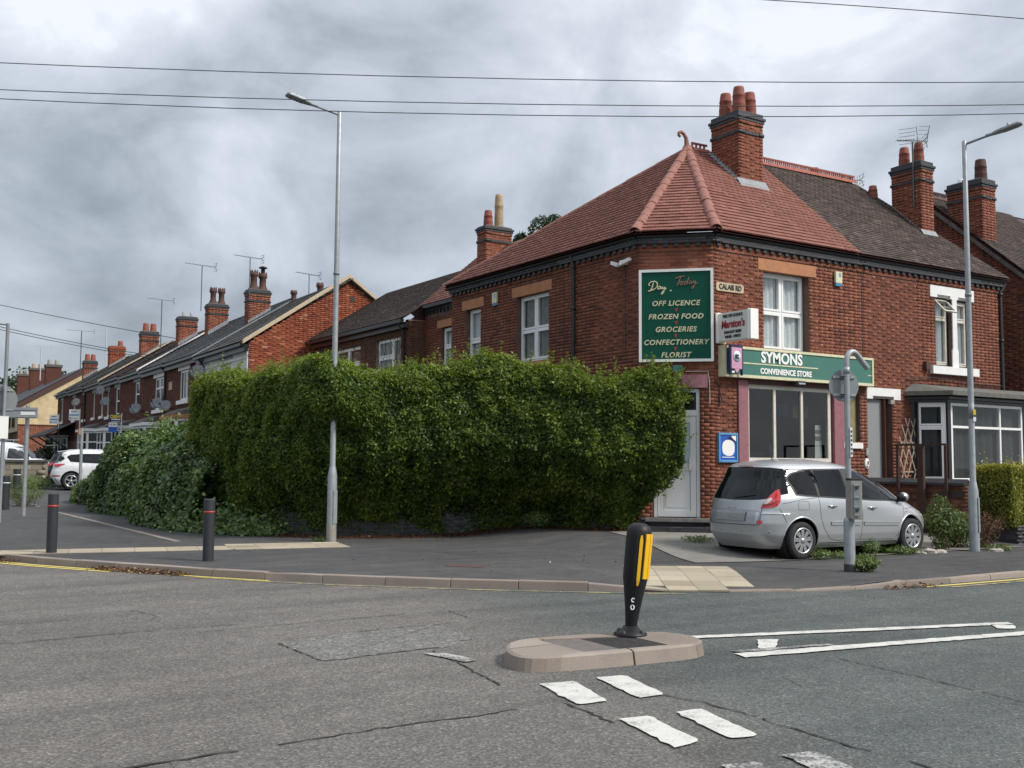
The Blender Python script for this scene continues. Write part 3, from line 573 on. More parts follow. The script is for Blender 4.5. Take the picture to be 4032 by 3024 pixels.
def chimney(root, M, wa, wb, z0, z1, mat='brick_red', blue=True, n=60, tb=.5, flash=None, cap=.2, vis=True):
    """stack in frame M (front face y=0, width wa, depth wb): brick shaft, oversailing blue courses, cap"""
    ch = MB(M); ch.box(.006, wa-.006, .006, wb-.006, z0-1.2, z1-cap); ch = ch.build('chimney', 'mortar', root)
    P = Pieces(); B2 = Pieces(); zt = z1-cap; F = [(M, wa), (M @ Matrix.Translation((0, wb, 0)) @ Matrix.Rotation(-math.pi/2, 4, 'Z'), wb), (M @ Matrix.Translation((wa, 0, 0)) @ Matrix.Rotation(math.pi/2, 4, 'Z'), wb), (M @ Matrix.Translation((wa, wb, 0)) @ Matrix.Rotation(math.pi, 4, 'Z'), wa)]
    for k, (m, L) in enumerate(F):
        bricks(P, m, L, z0-(.0 if k == 0 else .9), zt-.34, tb=tb); bricks(P, m, L, zt-.27, zt-.10, tb=tb)
        m2 = m @ Matrix.Translation((0, -.018, 0)); bricks(P, m2, L, zt-.10, zt-.024, tb=tb)
        bricks(B2 if blue else P, m @ Matrix.Translation((-.02, -.03, 0)), L+.04, zt-.345, zt-.27, tb=.5, bond='stretcher')
    P.finish(ch, 'brick', 'brickwork', mat, n if vis else 0)
    B2.finish(ch, 'band_brick', 'band_brickwork', 'brick_blue', 6 if vis else 0)
    for nm, e, a, b in (('oversail', .035, zt-.022, zt+.045), ('oversail', .06, zt+.047, zt+.11), ('cap', .012, zt+.112, z1)):
        k = MB(M); k.box(-e, wa+e, -e, wb+e, a, b); toned(k.build(nm, 'brick_blue' if blue else mat, ch, bevel=.008), random.uniform(.3, .6))
    k = MB(M); k.add([(.0, .0, z1), (wa, 0, z1), (wa, wb, z1), (0, wb, z1), (.12, .12, z1+.05), (wa-.12, .12, z1+.05), (wa-.12, wb-.12, z1+.05), (.12, wb-.12, z1+.05)], [(0, 1, 5, 4), (1, 2, 6, 5), (2, 3, 7, 6), (3, 0, 4, 7), (4, 5, 6, 7)]); k.build('flaunching', 'concrete_cap', ch)
    return ch
def halfround(m, a, b, r, upn, n=7, r2=None):
    a, b = Vector(a), Vector(b); d = (b-a).normalized(); u = (Vector(upn) - d*d.dot(Vector(upn))).normalized(); s = d.cross(u); r2 = r2 or r; V = []
    for c, q in ((a, r), (b, r2)):
        for k in range(n):
            t = math.pi*(k/(n-1)-.5)*1.06; V.append(c + s*q*math.sin(t) + u*q*math.cos(t) - u*q*.35)
        for k in range(n):
            t = math.pi*(k/(n-1)-.5)*1.06; V.append(c + s*(q-.02)*math.sin(t) + u*(q-.02)*math.cos(t) - u*q*.35)
    m.add(V, [(k, k+1, 2*n+k+1, 2*n+k) for k in range(n-1)], True); m.add(V, [(k, n+k, n+k+1, k+1) for k in range(n-1)] + [(2*n+k, 2*n+k+1, 3*n+k+1, 3*n+k) for k in range(n-1)])
    return m
def hiptiles(root, a, b, upn, name='hip_tile', mat='hip_red', L=.33, r=.13):
    a, b = Vector(a), Vector(b); d = b-a; n = max(int(d.length/L), 1)
    for i in range(n):
        m = MB(); j = Vector((random.uniform(-.006, .006), random.uniform(-.006, .006), random.uniform(-.004, .008))); halfround(m, a+d*(i/n)+j, a+d*((i+1.12)/n)+j, r*1.04, upn, 7, r*.93); m.build(name, mat, root)
def crested(root, a, b, mat='terracotta_ridge', L=.3, hh=.13):
    a, b = Vector(a), Vector(b); d = b-a; n = max(int(d.length/L), 1); dn = d.normalized(); sd_ = Vector((-dn.y, dn.x, 0))
    for i in range(n):
        p, q = a+d*(i/n), a+d*((i+1)/n) - dn*.008; m = MB(); halfround(m, p, q, .11, (0, 0, 1), 5)
        o = p + Vector((0, 0, .055)); l = (q-p).length; k = 4
        for c in range(k):
            t0, t1 = l*(c+.06)/k, l*(c+.36)/k
            for u0, u1, z0, z1 in ((t0, t1, 0, hh*.7), (l*c/k+.003, l*(c+1)/k-.006, hh*.62, hh)):
                A = o + dn*u0 - sd_*.018; m.prism([A+Vector((0, 0, z0)), A+dn*(u1-u0)+Vector((0, 0, z0)), A+dn*(u1-u0)+Vector((0, 0, z1)), A+Vector((0, 0, z1))], sd_*.036)
        m.build('ridge_tile', mat, root)
def downpipe(root, pts, r=.037, mat='black_iron', clips=()):
    m = MB(); m.tube(pts, r, 10); 
    for c in clips: m.lathe([(r, -.03), (r*1.35, -.03), (r*1.35, .03), (r, .03)], c, 10)
    return m.build('downpipe', mat, root)
def cornice(root, M, L, PB, PD, ends=(0, 0), zb=6.29, p0=0., dent=True, n=(.1, .225)):
    """blue brick band over dentils"""
    bricks(PB, M @ Matrix.Translation((-ends[0], -.075, 0)), L+ends[0]+ends[1], zb, zb+.112, bond='stretcher', c=.056, j=.006, t=.02, tb=.5)
    k = MB(M); k.box(-ends[0]*.8, L+ends[1]*.8, -.07, .05, zb+.002, zb+.112); k.build('cornice_backing', 'mortar', root)
    U = M.col[0].to_3d(); N = -M.col[1].to_3d(); O = M.col[3].to_3d(); a = p0+.06
    while dent and a + n[0] < L-.02:
        PD.add(O + U*a + Vector((0, 0, zb-.075)) + N*.004, U, Vector((0, 0, 1)), N, n[0], .072, .062, random.gauss(.45, .12)); a += n[1]

# ------------------------------------------------------------------ the corner shop
shop = thing('corner_shop', 'red brick corner shop with chamfered entrance, new red tiled roof and green signs', 'shop', (14.7, 16.6, .1))
A_, B_, C_, D_ = (14.11, 25.2), (14.11, 17.12), (15.2, 16.03), (19.85, 16.03)
ML = wf(A_, (0, -1)); MC = wf(B_, (1, -1)); MF = wf(C_, (1, 0)); LL, LC, LF = 8.08, 1.5415, 4.65
HL = [(3.3, 4.72, 4.12, 5.79), (.78, 1.56, 4.12, 5.77)]; HC = [(.27, 1.25, .55, 3.235)]; HF = [(1.45, 2.87, 4.13, 5.85), (.66, 3.92, .30, 3.43), (3.95, 4.52, 2.17, 3.3)]
PS = Pieces(); PB = Pieces(); PD = Pieces()
for M, L, H_ in ((ML, LL, HL), (MC, LC, HC), (MF, LF, HF)): wallpanel(M, L, .05, 6.3, H_, 'wall', 'mortar', shop)
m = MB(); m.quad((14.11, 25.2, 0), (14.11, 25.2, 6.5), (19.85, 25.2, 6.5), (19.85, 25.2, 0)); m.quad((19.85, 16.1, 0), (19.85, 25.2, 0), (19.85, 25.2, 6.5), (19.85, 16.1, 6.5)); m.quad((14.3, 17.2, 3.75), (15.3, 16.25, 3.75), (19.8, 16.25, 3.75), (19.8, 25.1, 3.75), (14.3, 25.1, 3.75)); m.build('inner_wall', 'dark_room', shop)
LINT = {'l': [(3.1, 4.85, 5.78, 6.03), (.58, 1.72, 5.76, 6.01)], 'f': [(1.29, 3.10, 5.845, 6.1)], 'c': [(.13, 1.41, 3.235, 3.51)]}
bricks(PS, ML, LL, .05, 6.11, HL + LINT['l'], tb=.30, head=.10, spread=.14, vis=lambda u, z: z > 4.1)
bricks(PS, MC, LC, .56, 6.11, HC + LINT['c'], bond='stretcher', tb=.58, spread=.14, vis=lambda u, z: z > 5.72 or 1.25 < u and z < 3.7)
bricks(PS, MF, LF, .40, 6.11, HF + LINT['f'], tb=.42, spread=.17, vis=lambda u, z: z > 4.2 or (z > 1.5 and z < 3.3))
for M, L, tb in ((ML, LL, .34), (MC, LC, .6), (MF, LF, .5)):
    bricks(PS, M @ Matrix.Translation((0, -.016, 0)), L, 6.125, 6.29, tb=tb, bond='stretcher'); cornice(shop, M, L, PB, PD, (.03, .03))
bricks(PB, MC @ Matrix.Translation((0, -.02, 0)), LC, .1, .54, bond='stretcher', tb=.55); bricks(PB, MF @ Matrix.Translation((0, -.02, 0)), .66, .15, .40, bond='stretcher', tb=.5)
PS.finish(shop, 'brick', 'brickwork', 'brick_red', 300); PB.finish(shop, 'blue_brick', 'blue_brickwork', 'brick_blue', 110); PD.finish(shop, 'dentil', 'dentils', 'brick_blue', 120)
for M, key in ((ML, 'l'), (MF, 'f')):
    for a, b, c, d in LINT[key]: k = MB(M); k.box(a, b, -.018, .10, c, d); k.build('lintel', 'stone_orange', shop, bevel=.006)
k = MB(MC); k.box(.13, 1.41, -.03, .10, 3.237, 3.51); k.build('lintel', 'pink_faded', shop, bevel=.008, label='lintel with flaking pink paint over the corner door')
window(shop, MF, 1.47, 2.85, 4.14, 5.84, .17, (1, 1), ((.5, .5), (.5, .5)), curtain='curtain', fw_=.05)
window(shop, ML, 3.32, 4.70, 4.14, 5.77, .13, (1, 1), ((.52, .48), (.52, .48)), curtain='curtain_dim', fw_=.05)
window(shop, ML, .80, 1.54, 4.14, 5.75, .13, (1,), ((.52, .48),), curtain='curtain', fw_=.05)
for a, b in ((3.2, 4.83), (.7, 1.64)): k = MB(ML); k.box(a, b, -.05, .12, 3.99, 4.12); k.build('window_sill', 'stone_orange', shop)
# corner door and steps
k = MB(MC)
for q in ((.29, .36, .06, .14, .56, 3.22), (1.17, 1.24, .06, .14, .56, 3.22), (.36, 1.17, .06, .14, 3.15, 3.22), (.36, 1.17, .062, .138, 2.66, 2.78)): k.box(*q)
dr_ = k.build('door_frame', 'upvc', shop)
k = MB(MC); k.quad((.36, .10, 2.78), (1.17, .10, 2.78), (1.17, .10, 3.15), (.36, .10, 3.15)); k.build('transom_pane', 'glass', dr_)
k = MB(MC)
for q in ((.37, .49, .075, .125, .57, 2.65), (1.04, 1.16, .075, .125, .57, 2.65), (.49, 1.04, .075, .125, 2.52, 2.65), (.49, 1.04, .075, .125, 1.52, 1.66), (.49, 1.04, .075, .125, .57, .70)): k.box(*q)
k.box(.50, 1.03, .09, .11, .70, 1.52); k.box(.54, .99, .082, .1, .76, 1.46); dd = k.build('door', 'upvc', shop)
k = MB(MC); k.box(.49, 1.04, .095, .101, 1.66, 2.52); k.build('pane', 'sign_paleblue', dd, label='door glass papered over pale from inside')
k = MB(MC); k.box(1.02, 1.10, .045, .075, 1.53, 1.79); k.build('letter_plate', 'white_paint', dd); k = MB(MC); k.tube([(1.07, .06, 2.2), (1.07, .06, 2.24)], .015, 8); k.build('lock', 'chrome', dd)
k = MB(MC); k.box(.12, 1.45, -.12, .06, .47, .55); k.build('threshold', 'step_stone', shop, bevel=.01)
k = MB(MC); k.box(.05, 1.52, -.42, -.03, .13, .36); k.build('step', 'mortar', shop); P = Pieces(); bricks(P, MC @ Matrix.Translation((.05, -.425, 0)), 1.47, .15, .36, bond='header', c=.105, tb=.6)
for i in range(14): P.add(MC @ Vector((.055+.105*i, -.425, .361)), MC.col[0].to_3d(), MC.col[1].to_3d(), Vector((0, 0, 1)), .098, .38, .012, random.gauss(.6, .15))
P.finish(shop, 'step_brick', 'step_brickwork', 'brick_blue', 60)
# shop front
k = MB(MF); k.box(.65, .93, -.05, .06, .28, 3.43); k.build('pilaster', 'pink_paint', shop, bevel=.01); k = MB(MF); k.box(3.60, 3.92, -.05, .06, .28, 3.43); k.build('pilaster', 'pink_paint', shop, bevel=.01)
k = MB(MF); k.box(.93, 3.60, -.02, .06, .28, 1.70); k.build('stallriser', 'pink_paint', shop); k = MB(MF); k.box(.93, 3.60, -.06, .05, 3.36, 3.52); k.build('fascia_board', 'maroon', shop)
window(shop, MF, .93, 3.55, 1.72, 3.36, .02, (.78, .82, .86), ((1,),), fw_=.085, sash=0, curtain=None, mat='old_white', gl='glass_shop', name='shop_window')
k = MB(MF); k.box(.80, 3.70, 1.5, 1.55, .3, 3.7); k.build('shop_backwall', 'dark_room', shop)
k = MB(MF)
for q in ((1.0, 3.5, 1.3, 1.49, 2.28, 2.31), (1.0, 3.5, 1.3, 1.49, 2.62, 2.65), (1.1, 3.4, 1.2, 1.45, .4, 1.95), (1.9, 1.95, .3, .34, 1.75, 2.1), (1.2, 1.6, .95, 1.1, 2.05, 2.3)): k.box(*q)
k.build('shop_counter', 'shop_goods', shop); k = MB(MF); k.box(2.86, 3.36, .5, .56, 2.72, 2.98); k.build('shelf_sign', 'board_yellow', shop); k = MB(MF); k.box(2.3, 2.66, .45, .5, 2.74, 3.0); k.build('shelf_panel', 'sign_navy', shop)
k = MB(MF); k.add([(3.18, .16, 1.8), (3.42, .16, 1.8), (3.42, .2, 2.55), (3.24, .2, 2.55)], [(0, 1, 2, 3)]); k.build('paper_notice', 'sign_white', shop); k = MB(MF); k.box(3.22, 3.42, .185, .19, 2.36, 2.44); k.box(3.22, 3.42, .18, .185, 2.2, 2.3); k.build('notice_print', 'box_grey', shop)
k = MB(MF); k.box(3.97, 4.50, .09, .11, 2.18, 3.3); k.build('boarded_window', 'board_yellow', shop); k = MB(MF); k.box(3.9, 4.54, -.06, .1, 2.04, 2.17); k.build('window_sill', 'white_paint', shop, bevel=.006)
# gutter, pipes
k = MB()
gp = [(14.02, 25.35, 6.45), (14.02, 17.09, 6.45), (15.165, 15.945, 6.45), (19.83, 15.945, 6.45)]
for a, b in zip(gp[:-1], gp[1:]):
    d = (Vector(b)-Vector(a)).normalized(); n_ = Vector((d.y, -d.x, 0)); V = []
    for c in (Vector(a), Vector(b)):
        for i in range(7): t = math.pi*i/6; V.append(c + n_*.055*math.cos(t) - Vector((0, 0, .055*math.sin(t))) + n_*.0)
    k.add(V, [(i, i+1, 7+i+1, 7+i) for i in range(6)], True); k.add([Vector(a)-n_*.09+Vector((0, 0, -.05)), Vector(b)-n_*.09+Vector((0, 0, -.05)), Vector(b)-n_*.03+Vector((0, 0, .05)), Vector(a)-n_*.03+Vector((0, 0, .05))], [(0, 1, 2, 3)])
k.build('gutter', 'black_gloss', shop)
downpipe(shop, [(14.02, 19.46, 6.42), (14.02, 19.46, 6.36), (14.06, 19.42, 6.18), (14.06, 19.42, .2)], .045, clips=((14.06, 19.42, 5.2), (14.06, 19.42, 3.6), (14.06, 19.42, 6.16)))
k = MB(ML); k.tube([(7.62, -.01, 5.9), (7.62, -.01, 4.0)], .008, 5); k.tube([(4.99+.25, -.01, 5.95), (5.35, -.01, 5.9), (5.35, -.01, 4.2)], .008, 5); k.build('wall_cable', 'black_iron', shop)
k = MB(MF); k.box(4.63, 4.655, -.014, 0, 4.1, 6.2); k.build('party_line', 'black_iron', shop)
k = MB(MC); k.tube([(.95, -.02, 3.58), (1.42, -.02, 3.58), (1.45, -.02, 3.3), (1.45, -.02, 2.9)], .008, 5); k.build('sign_cable', 'old_white', shop)
k = MB(MF); k.tube([(.02, -.04, 3.37), (.12, -.03, 3.3), (.12, -.03, 2.85)], .012, 6); k.tube([(.12, -.03, 3.2), (.16, -.06, 3.0), (.1, -.05, 2.9)], .012, 6); k.build('wall_bracket', 'black_iron', shop)
# roof
EA, EB, EC, ED = Vector((13.93, 25.35, 6.5)), Vector((13.93, 17.045, 6.5)), Vector((15.125, 15.85, 6.5)), Vector((19.6, 15.85, 6.5)); AP = Vector((17.15, 18.95, 9.32)); RR = Vector((19.6, 18.95, 9.32)); BR = Vector((19.6, 25.35, 6.5))
k = MB(); dz = Vector((0, 0, -.02)); k.quad(EA+dz, EB+dz, AP+dz); k.quad(EB+dz, EC+dz, AP+dz); k.quad(EC+dz, ED+dz, RR+dz, AP+dz); k.quad(AP+dz, RR+dz, BR+dz); k.quad(AP+dz, BR+dz, EA+dz); roof = k.build('roof', 'maroon', shop)
P = Pieces(); 
tiles(P, [EC, ED, RR, AP], EC, (1, 0, 0), (0, 3.1, 2.82), .153, .165, .03, .55, .16); tiles(P, [EA, EB, AP], EA, (0, -1, 0), (3.22, 0, 2.82), .153, .165, .03, .45, .16)
ce = (EC-EB).normalized(); v = AP-EB; tiles(P, [EB, EC, AP], EB, ce, v-ce*v.dot(ce), .153, .165, .03, .6, .16)
P.finish(roof, 'roof_tile', 'roof_tiles', 'tile_red', 300)
hiptiles(roof, EB+Vector((0, 0, .05)), AP+Vector((0, 0, .04)), (-.5, -.3, 1)); hiptiles(roof, EC+Vector((0, 0, .05)), AP+Vector((0, 0, .04)), (-.2, -.6, 1)); hiptiles(roof, EA+Vector((0, 0, .03)), AP+Vector((0, 0, .02)), (0, 0, 1), L=.42, r=.10)
crested(roof, AP+Vector((.12, 0, .03)), (17.8, 18.95, 9.36))
k = MB(); s_ = [(17.12, 18.95, 9.32), (17.12, 18.95, 9.45), (17.1, 18.95, 9.6), (17.03, 18.96, 9.70), (16.95, 18.97, 9.735), (16.885, 18.97, 9.70), (16.88, 18.97, 9.64), (16.93, 18.97, 9.615)]; k.tube(s_, [.09, .06, .046, .042, .042, .04, .036, .032], 8); k.build('finial', 'hip_red', roof)
# chimney on the front slope
ch = chimney(shop, wf((17.79, 17.86), (1, 0)), .80, .93, 8.30, 10.14, tb=.45, cap=.21, n=110)
pot(ch, 17.99, 18.50, 10.14, .60, .165, .13); pot(ch, 17.99, 18.05, 10.14, .64, .165, .13); pot(ch, 18.42, 18.12, 10.14, .60, .165, .13)
k = MB(); sl = 2.82/3.1
for i in range(9):
    y0 = 17.90 + .098*i; z0 = 6.5 + sl*(y0-15.85) + .09; k.quad((17.782, y0, z0-.03), (17.782, y0+.11, z0+.06), (17.782, y0+.11, z0+.13), (17.782, y0+.03, z0+.13))
k.quad((17.70, 17.78, 6.5+sl*(17.78-15.85)+.06), (17.785, 17.78, 6.5+sl*(17.78-15.85)+.10), (17.785, 18.85, 6.5+sl*(18.85-15.85)+.10), (17.70, 18.85, 6.5+sl*(18.85-15.85)+.06)); k.quad((17.7, 17.68, 6.5+sl*1.83+.055), (18.66, 17.68, 6.5+sl*1.83+.055), (18.66, 17.852, 6.5+sl*2.0+.16), (17.7, 17.852, 6.5+sl*2.0+.16)); k.build('lead_flashing', 'lead', roof)

# ------------------------------------------------------------------ signs and fittings on the shop
dt = thing('shop_signboard', 'tall dark green signboard with cream lettering above the corner shop door', 'sign', (14.65, 16.55, 3.78))
MS = MC @ Matrix.Translation((0, -.07, 0)); k = MB(MS); k.box(.05, 1.49, -.002, .06, 3.81, 5.70); k.build('panel', 'sign_green', dt)
k = MB(MS)
for q in ((.0, .055, -.025, .06, 3.78, 5.73), (1.485, 1.54, -.025, .06, 3.78, 5.73), (.055, 1.485, -.025, .06, 3.78, 3.835), (.055, 1.485, -.025, .06, 5.675, 5.73)): k.box(*q)
k.build('frame', 'sign_white', dt)
MT = MS @ Matrix.Translation((0, -.006, 0))
for s, z, sz in (('OFF LICENCE', 5.005, .150), ('FROZEN FOOD', 4.725, .150), ('GROCERIES', 4.455, .150), ('CONFECTIONERY', 4.185, .150), ('FLORIST', 3.92, .150)): text('lettering', s, MT, .76, z, sz, 'sign_cream', dt, shear=.22, bold=.0035, sx=1.0, spacing=1.12)
for i in range(4): k = MB(MT); z = 4.865 - .272*i; x = .775-.008*i; k.prism([(x-.03, -.004, z+.03), (x-.015, -.004, z-.02), (x+.01, -.004, z-.05), (x+.045, -.004, z+.05)], (0, .006, 0)); k.build('arrow_mark', 'sign_brown', dt)
def script(strokes, x, z, s, r, mat, nm):
    k = MB(MT)
    for st in strokes:
        q = chaikin(st, 2); k.tube([(x+p[0]*s + p[1]*s*.12, -.003, z+p[1]*s) for p in q], r, 5)
    k.build(nm, mat, dt)
script([[(.45, .95), (.38, .45), (.25, .05), (.05, -.08), (.0, .0), (.2, .02), (.55, .1), (.9, .4), (.95, .8), (.7, 1.05), (.35, 1.1), (.05, .95), (-.1, .7), (.1, .6)], [(1.35, .42), (1.15, .5), (1.0, .3), (1.1, .12), (1.3, .3), (1.38, .45), (1.33, .15), (1.5, .25)], [(1.55, .45), (1.52, .2), (1.7, .2), (1.85, .45), (1.8, .1), (1.65, -.35), (1.5, -.45), (1.5, -.25), (1.85, .15), (2.0, .22)]], .20, 5.28, .185, .013, 'sign_cream', 'script_lettering')
k = MB(MT); k.lathe([(0, -.004), (.018, -.004), (.018, 0)], (.66, 0, 5.275), 8, 'y'); k.build('script_dot', 'sign_cream', dt)
script([[(.0, .85), (.1, .75), (.4, .98), (.95, 1.0)], [(.55, .95), (.4, .5), (.25, .05), (.2, .0), (.3, .05)], [(.75, .4), (.55, .42), (.5, .15), (.7, .05), (.82, .25), (.72, .4), (.9, .38)], [(1.2, .42), (1.0, .4), (.98, .12), (1.15, .1), (1.3, .45), (1.42, .95), (1.32, .5), (1.25, .1), (1.4, .18)], [(1.72, .45), (1.52, .42), (1.5, .15), (1.65, .15), (1.78, .42), (1.72, .12), (1.88, .25)], [(1.95, .5), (1.92, .25), (2.05, .25), (2.2, .5), (2.12, .1), (1.98, -.3), (1.85, -.38), (1.85, -.2), (2.2, .15), (2.4, .22)]], .745, 5.375, .195, .012, 'sign_bronze', 'script_lettering')
fs_ = thing('shop_fascia_sign', 'long faded green fascia sign over the shop window beside the junction', 'sign', (17.6, 15.9, 3.5)); MS = wf((15.31, 15.85), (1, 0))
k = MB(MS); k.box(.03, 4.64, 0, .17, 3.51, 4.09); k.build('panel', 'sign_green_faded', fs_); k = MB(MS)
for q in ((0, .05, -.02, .172, 3.47, 4.12), (4.62, 4.67, -.02, .172, 3.47, 4.12), (.05, 4.62, -.02, .172, 3.47, 3.53), (.05, 4.62, -.02, .172, 4.065, 4.12), (.55, 2.82, -.006, .01, 3.765, 3.79), (4.48, 4.6, -.006, .01, 3.70, 3.72)): k.box(*q)
k.build('frame', 'sign_cream', fs_, label='cream trim and rule of the fascia sign')
MT = MS @ Matrix.Translation((0, -.007, 0)); text('lettering', 'SYMONS', MT, 1.69, 3.92, .325, 'sign_white', fs_, bold=.010, sx=.98, spacing=1.02); text('lettering', 'CONVENIENCE STORE', MT, 1.82, 3.63, .165, 'sign_white', fs_, bold=.006, sx=.92, spacing=1.02)
oz = thing('projecting_sign', 'small pink projecting sign with dark frame at the end of the fascia', 'sign', (15.5, 15.7, 3.5)); MS = wf((15.36, 15.72), (1, .06))
k = MB(MS); k.box(0, .38, 0, .05, 3.62, 4.12); k.box(.0, .03, .0, .05, 3.50, 3.62); k.box(.35, .38, 0, .05, 3.5, 3.62); k.build('frame', 'sign_navy', oz); k = MB(MS); k.box(.035, .345, -.006, .01, 3.63, 4.07); k.prism([(.12, -.004, 3.625), (.19, -.004, 3.54), (.27, -.004, 3.625)], (0, .008, 0)); k.build('panel', 'sign_pink', oz)
k = MB(MS); k.lathe([(0, -.012), (.115, -.012), (.115, 0)], (.19, 0, 3.885), 24, 'y'); k.build('disc', 'sign_paleblue', oz); text('lettering', 'a:', MS @ Matrix.Translation((0, -.016, 0)), .19, 3.895, .17, 'sign_ink', oz, bold=.008)
k = MB(MS); k.box(.04, .12, -.008, 0, 3.54, 3.58); k.build('card_mark', 'sign_white', oz)
ms = thing('light_box_sign', 'white hanging light box sign with red lettering, projecting from the shop wall', 'sign', (15.3, 15.5, 4.2)); MS = wf((15.24, 16.0), (0, -1))
k = MB(MS); k.box(.03, .97, 0, .20, 4.18, 4.77); k.build('case', 'lightbox', ms, bevel=.02); k = MB(MS); k.box(.0, .06, -.02, .22, 4.16, 4.79); k.build('end_trim', 'sign_white', ms, bevel=.012); k = MB(MS); k.box(.90, .945, -.015, .215, 4.165, 4.785); k.build('end_trim', 'sign_white', ms, bevel=.012); k = MB(MS); k.box(.96, .99, -.01, .21, 4.17, 4.78); k.build('end_trim', 'sign_white', ms, bevel=.012); k = MB(MS); k.tube([(-.02, .1, 4.5), (.05, .1, 4.5)], .03, 6); k.build('bracket', 'black_iron', ms)
MT = MS @ Matrix.Translation((0, -.006, 0)); text('lettering', 'FREE OFF LICENCE', MT, .48, 4.69, .085, 'sign_ink', ms, sx=.80, bold=.002); text('lettering', "Marston's", MT, .485, 4.515, .215, 'sign_red', ms, sx=.78, bold=.007, shear=.12); text('lettering', 'DRAUGHT BEERS', MT, .48, 4.355, .080, 'sign_ink', ms, sx=.80, bold=.002); text('lettering', 'WINES - SPIRITS', MT, .48, 4.26, .080, 'sign_ink', ms, sx=.80, bold=.002)
st = thing('street_name_plate', 'old cream street name plate with worn black letters on the shop wall', 'sign', (15.65, 16.0, 5.3)); k = MB(MF @ Matrix.Translation((0, -.035, 0))); k.prism([(.05, 0, 5.30), (.09, 0, 5.27), (.80, 0, 5.27), (.84, 0, 5.30), (.84, 0, 5.42), (.80, 0, 5.455), (.09, 0, 5.455), (.05, 0, 5.42)], (0, .02, 0)); k.build('plate', 'stone_cream', st, bevel=.006)
text('lettering', 'CALAIS RD', MF @ Matrix.Translation((0, -.041, 0)), .445, 5.363, .155, 'sign_ink', st, sx=.86, bold=.003)
def alarm(M, a, z0, z1, label):
    t = thing('alarm_box', label, 'alarm box', M @ Vector((a, 0, z0)), 'alarm boxes on the shop walls'); k = MB(M); k.prism([(a-.11, -.02, z0+.065), (a-.11, -.075, z0+.065), (a-.11, -.075, z1), (a-.11, -.02, z1)], (.22, 0, 0)); k.build('case', 'sign_cream', t, bevel=.012)
    k = MB(M); k.prism([(a-.10, -.015, z0), (a-.10, -.06, z0), (a-.10, -.072, z0+.063), (a-.10, -.015, z0+.063)], (.20, 0, 0)); k.build('strobe_lens', 'sign_skyblue', t, bevel=.006)
    k = MB(M); k.box(a+.0, a+.06, -.0765, -.074, z0+.2, z0+.3); k.build('print', 'sign_skyblue', t)
alarm(MF, 3.80, 5.72, 6.05, 'cream alarm box with blue base beside the front upper window'); alarm(ML, 2.34, 5.69, 6.03, 'cream alarm box high on the darker side wall')
cc = thing('security_camera', 'pair of white security cameras on a bracket under the shop eaves', 'camera', (14.0, 17.56, 5.95)); k = MB(ML); k.box(7.56, 7.70, -.12, 0, 5.92, 6.02); k.build('bracket', 'lightbox', cc)
for s in (-1, 1): k = MB(ML @ Matrix.Translation((7.63+s*.17, -.16, 5.95)) @ Matrix.Rotation(s*.25+.2, 4, 'Z') @ Matrix.Rotation(-s*.35, 4, 'Y')); k.box(-.13, .13, -.04, .04, -.035, .04); k.lathe([(0, .13), (.034, .13), (.034, .15), (0, .15)], (0, 0, 0), 10, 'x'); k.build('camera_body', 'white_paint', cc, bevel=.01)
bb = thing('notice_frame', 'blue rimmed notice frame with a torn white poster beside the shop window', 'notice board', (15.5, 16.0, 1.7)); k = MB(MF @ Matrix.Translation((0, -.05, 0)))
for q in ((.06, .10, -.02, .045, 1.70, 2.31), (.56, .60, -.02, .045, 1.70, 2.31), (.10, .56, -.02, .045, 1.70, 1.745), (.10, .56, -.02, .045, 2.265, 2.31)): k.box(*q)
k.build('frame', 'sign_skyblue', bb, bevel=.012); k = MB(MF @ Matrix.Translation((0, -.05, 0))); k.box(.10, .56, .0, .02, 1.745, 2.265); k.build('poster', 'sign_blue', bb)
k = MB(MF @ Matrix.Translation((0, -.056, 0))); q = []
for i in range(20): a = i*math.pi/10; q.append((.335+.175*math.copysign(abs(math.cos(a))**.75, math.cos(a)), 0, 2.0 + .165*math.copysign(abs(math.sin(a))**.75, math.sin(a)) + random.uniform(-.008, .008)))
k.prism(q, (0, .006, 0)); k.prism([(.46, 0, 2.17), (.55, 0, 2.14), (.55, 0, 2.255), (.42, 0, 2.25)], (0, .006, 0)); k.box(.15, .5, 0, .005, 1.80, 1.815); k.build('white_patch', 'sign_white', bb)
k = MB(MF @ Matrix.Translation((0, -.058, 0))); k.prism([(.3, 0, 2.2), (.4, 0, 2.24), (.55, 0, 2.13), (.5, 0, 2.12)], (0, .006, 0)); k.build('torn_strip', 'sign_navy', bb)
fl = thing('wall_light', 'small dark floodlight under the shop fascia sign', 'lamp', (17.55, 15.9, 3.4)); k = MB(wf((17.35, 15.88), (1, 0))); k.box(0, .26, -.14, .0, 3.40, 3.47); k.build('housing', 'black_iron', fl, bevel=.01); k = MB(wf((17.35, 15.88), (1, 0))); k.box(.05, .25, -.143, -.12, 3.395, 3.43); k.build('lens', 'chrome', fl)
gl_ = thing('entrance_light', 'green cased light over the corner door lintel', 'lamp', (14.7, 16.5, 3.55)); k = MB(MC); k.box(.70, .90, -.16, 0, 3.56, 3.70); k.build('case', 'sign_green_faded', gl_, bevel=.01); k = MB(MC); k.box(.72, .88, -.14, -.02, 3.42, 3.56); k.build('diffuser', 'board_yellow', gl_)
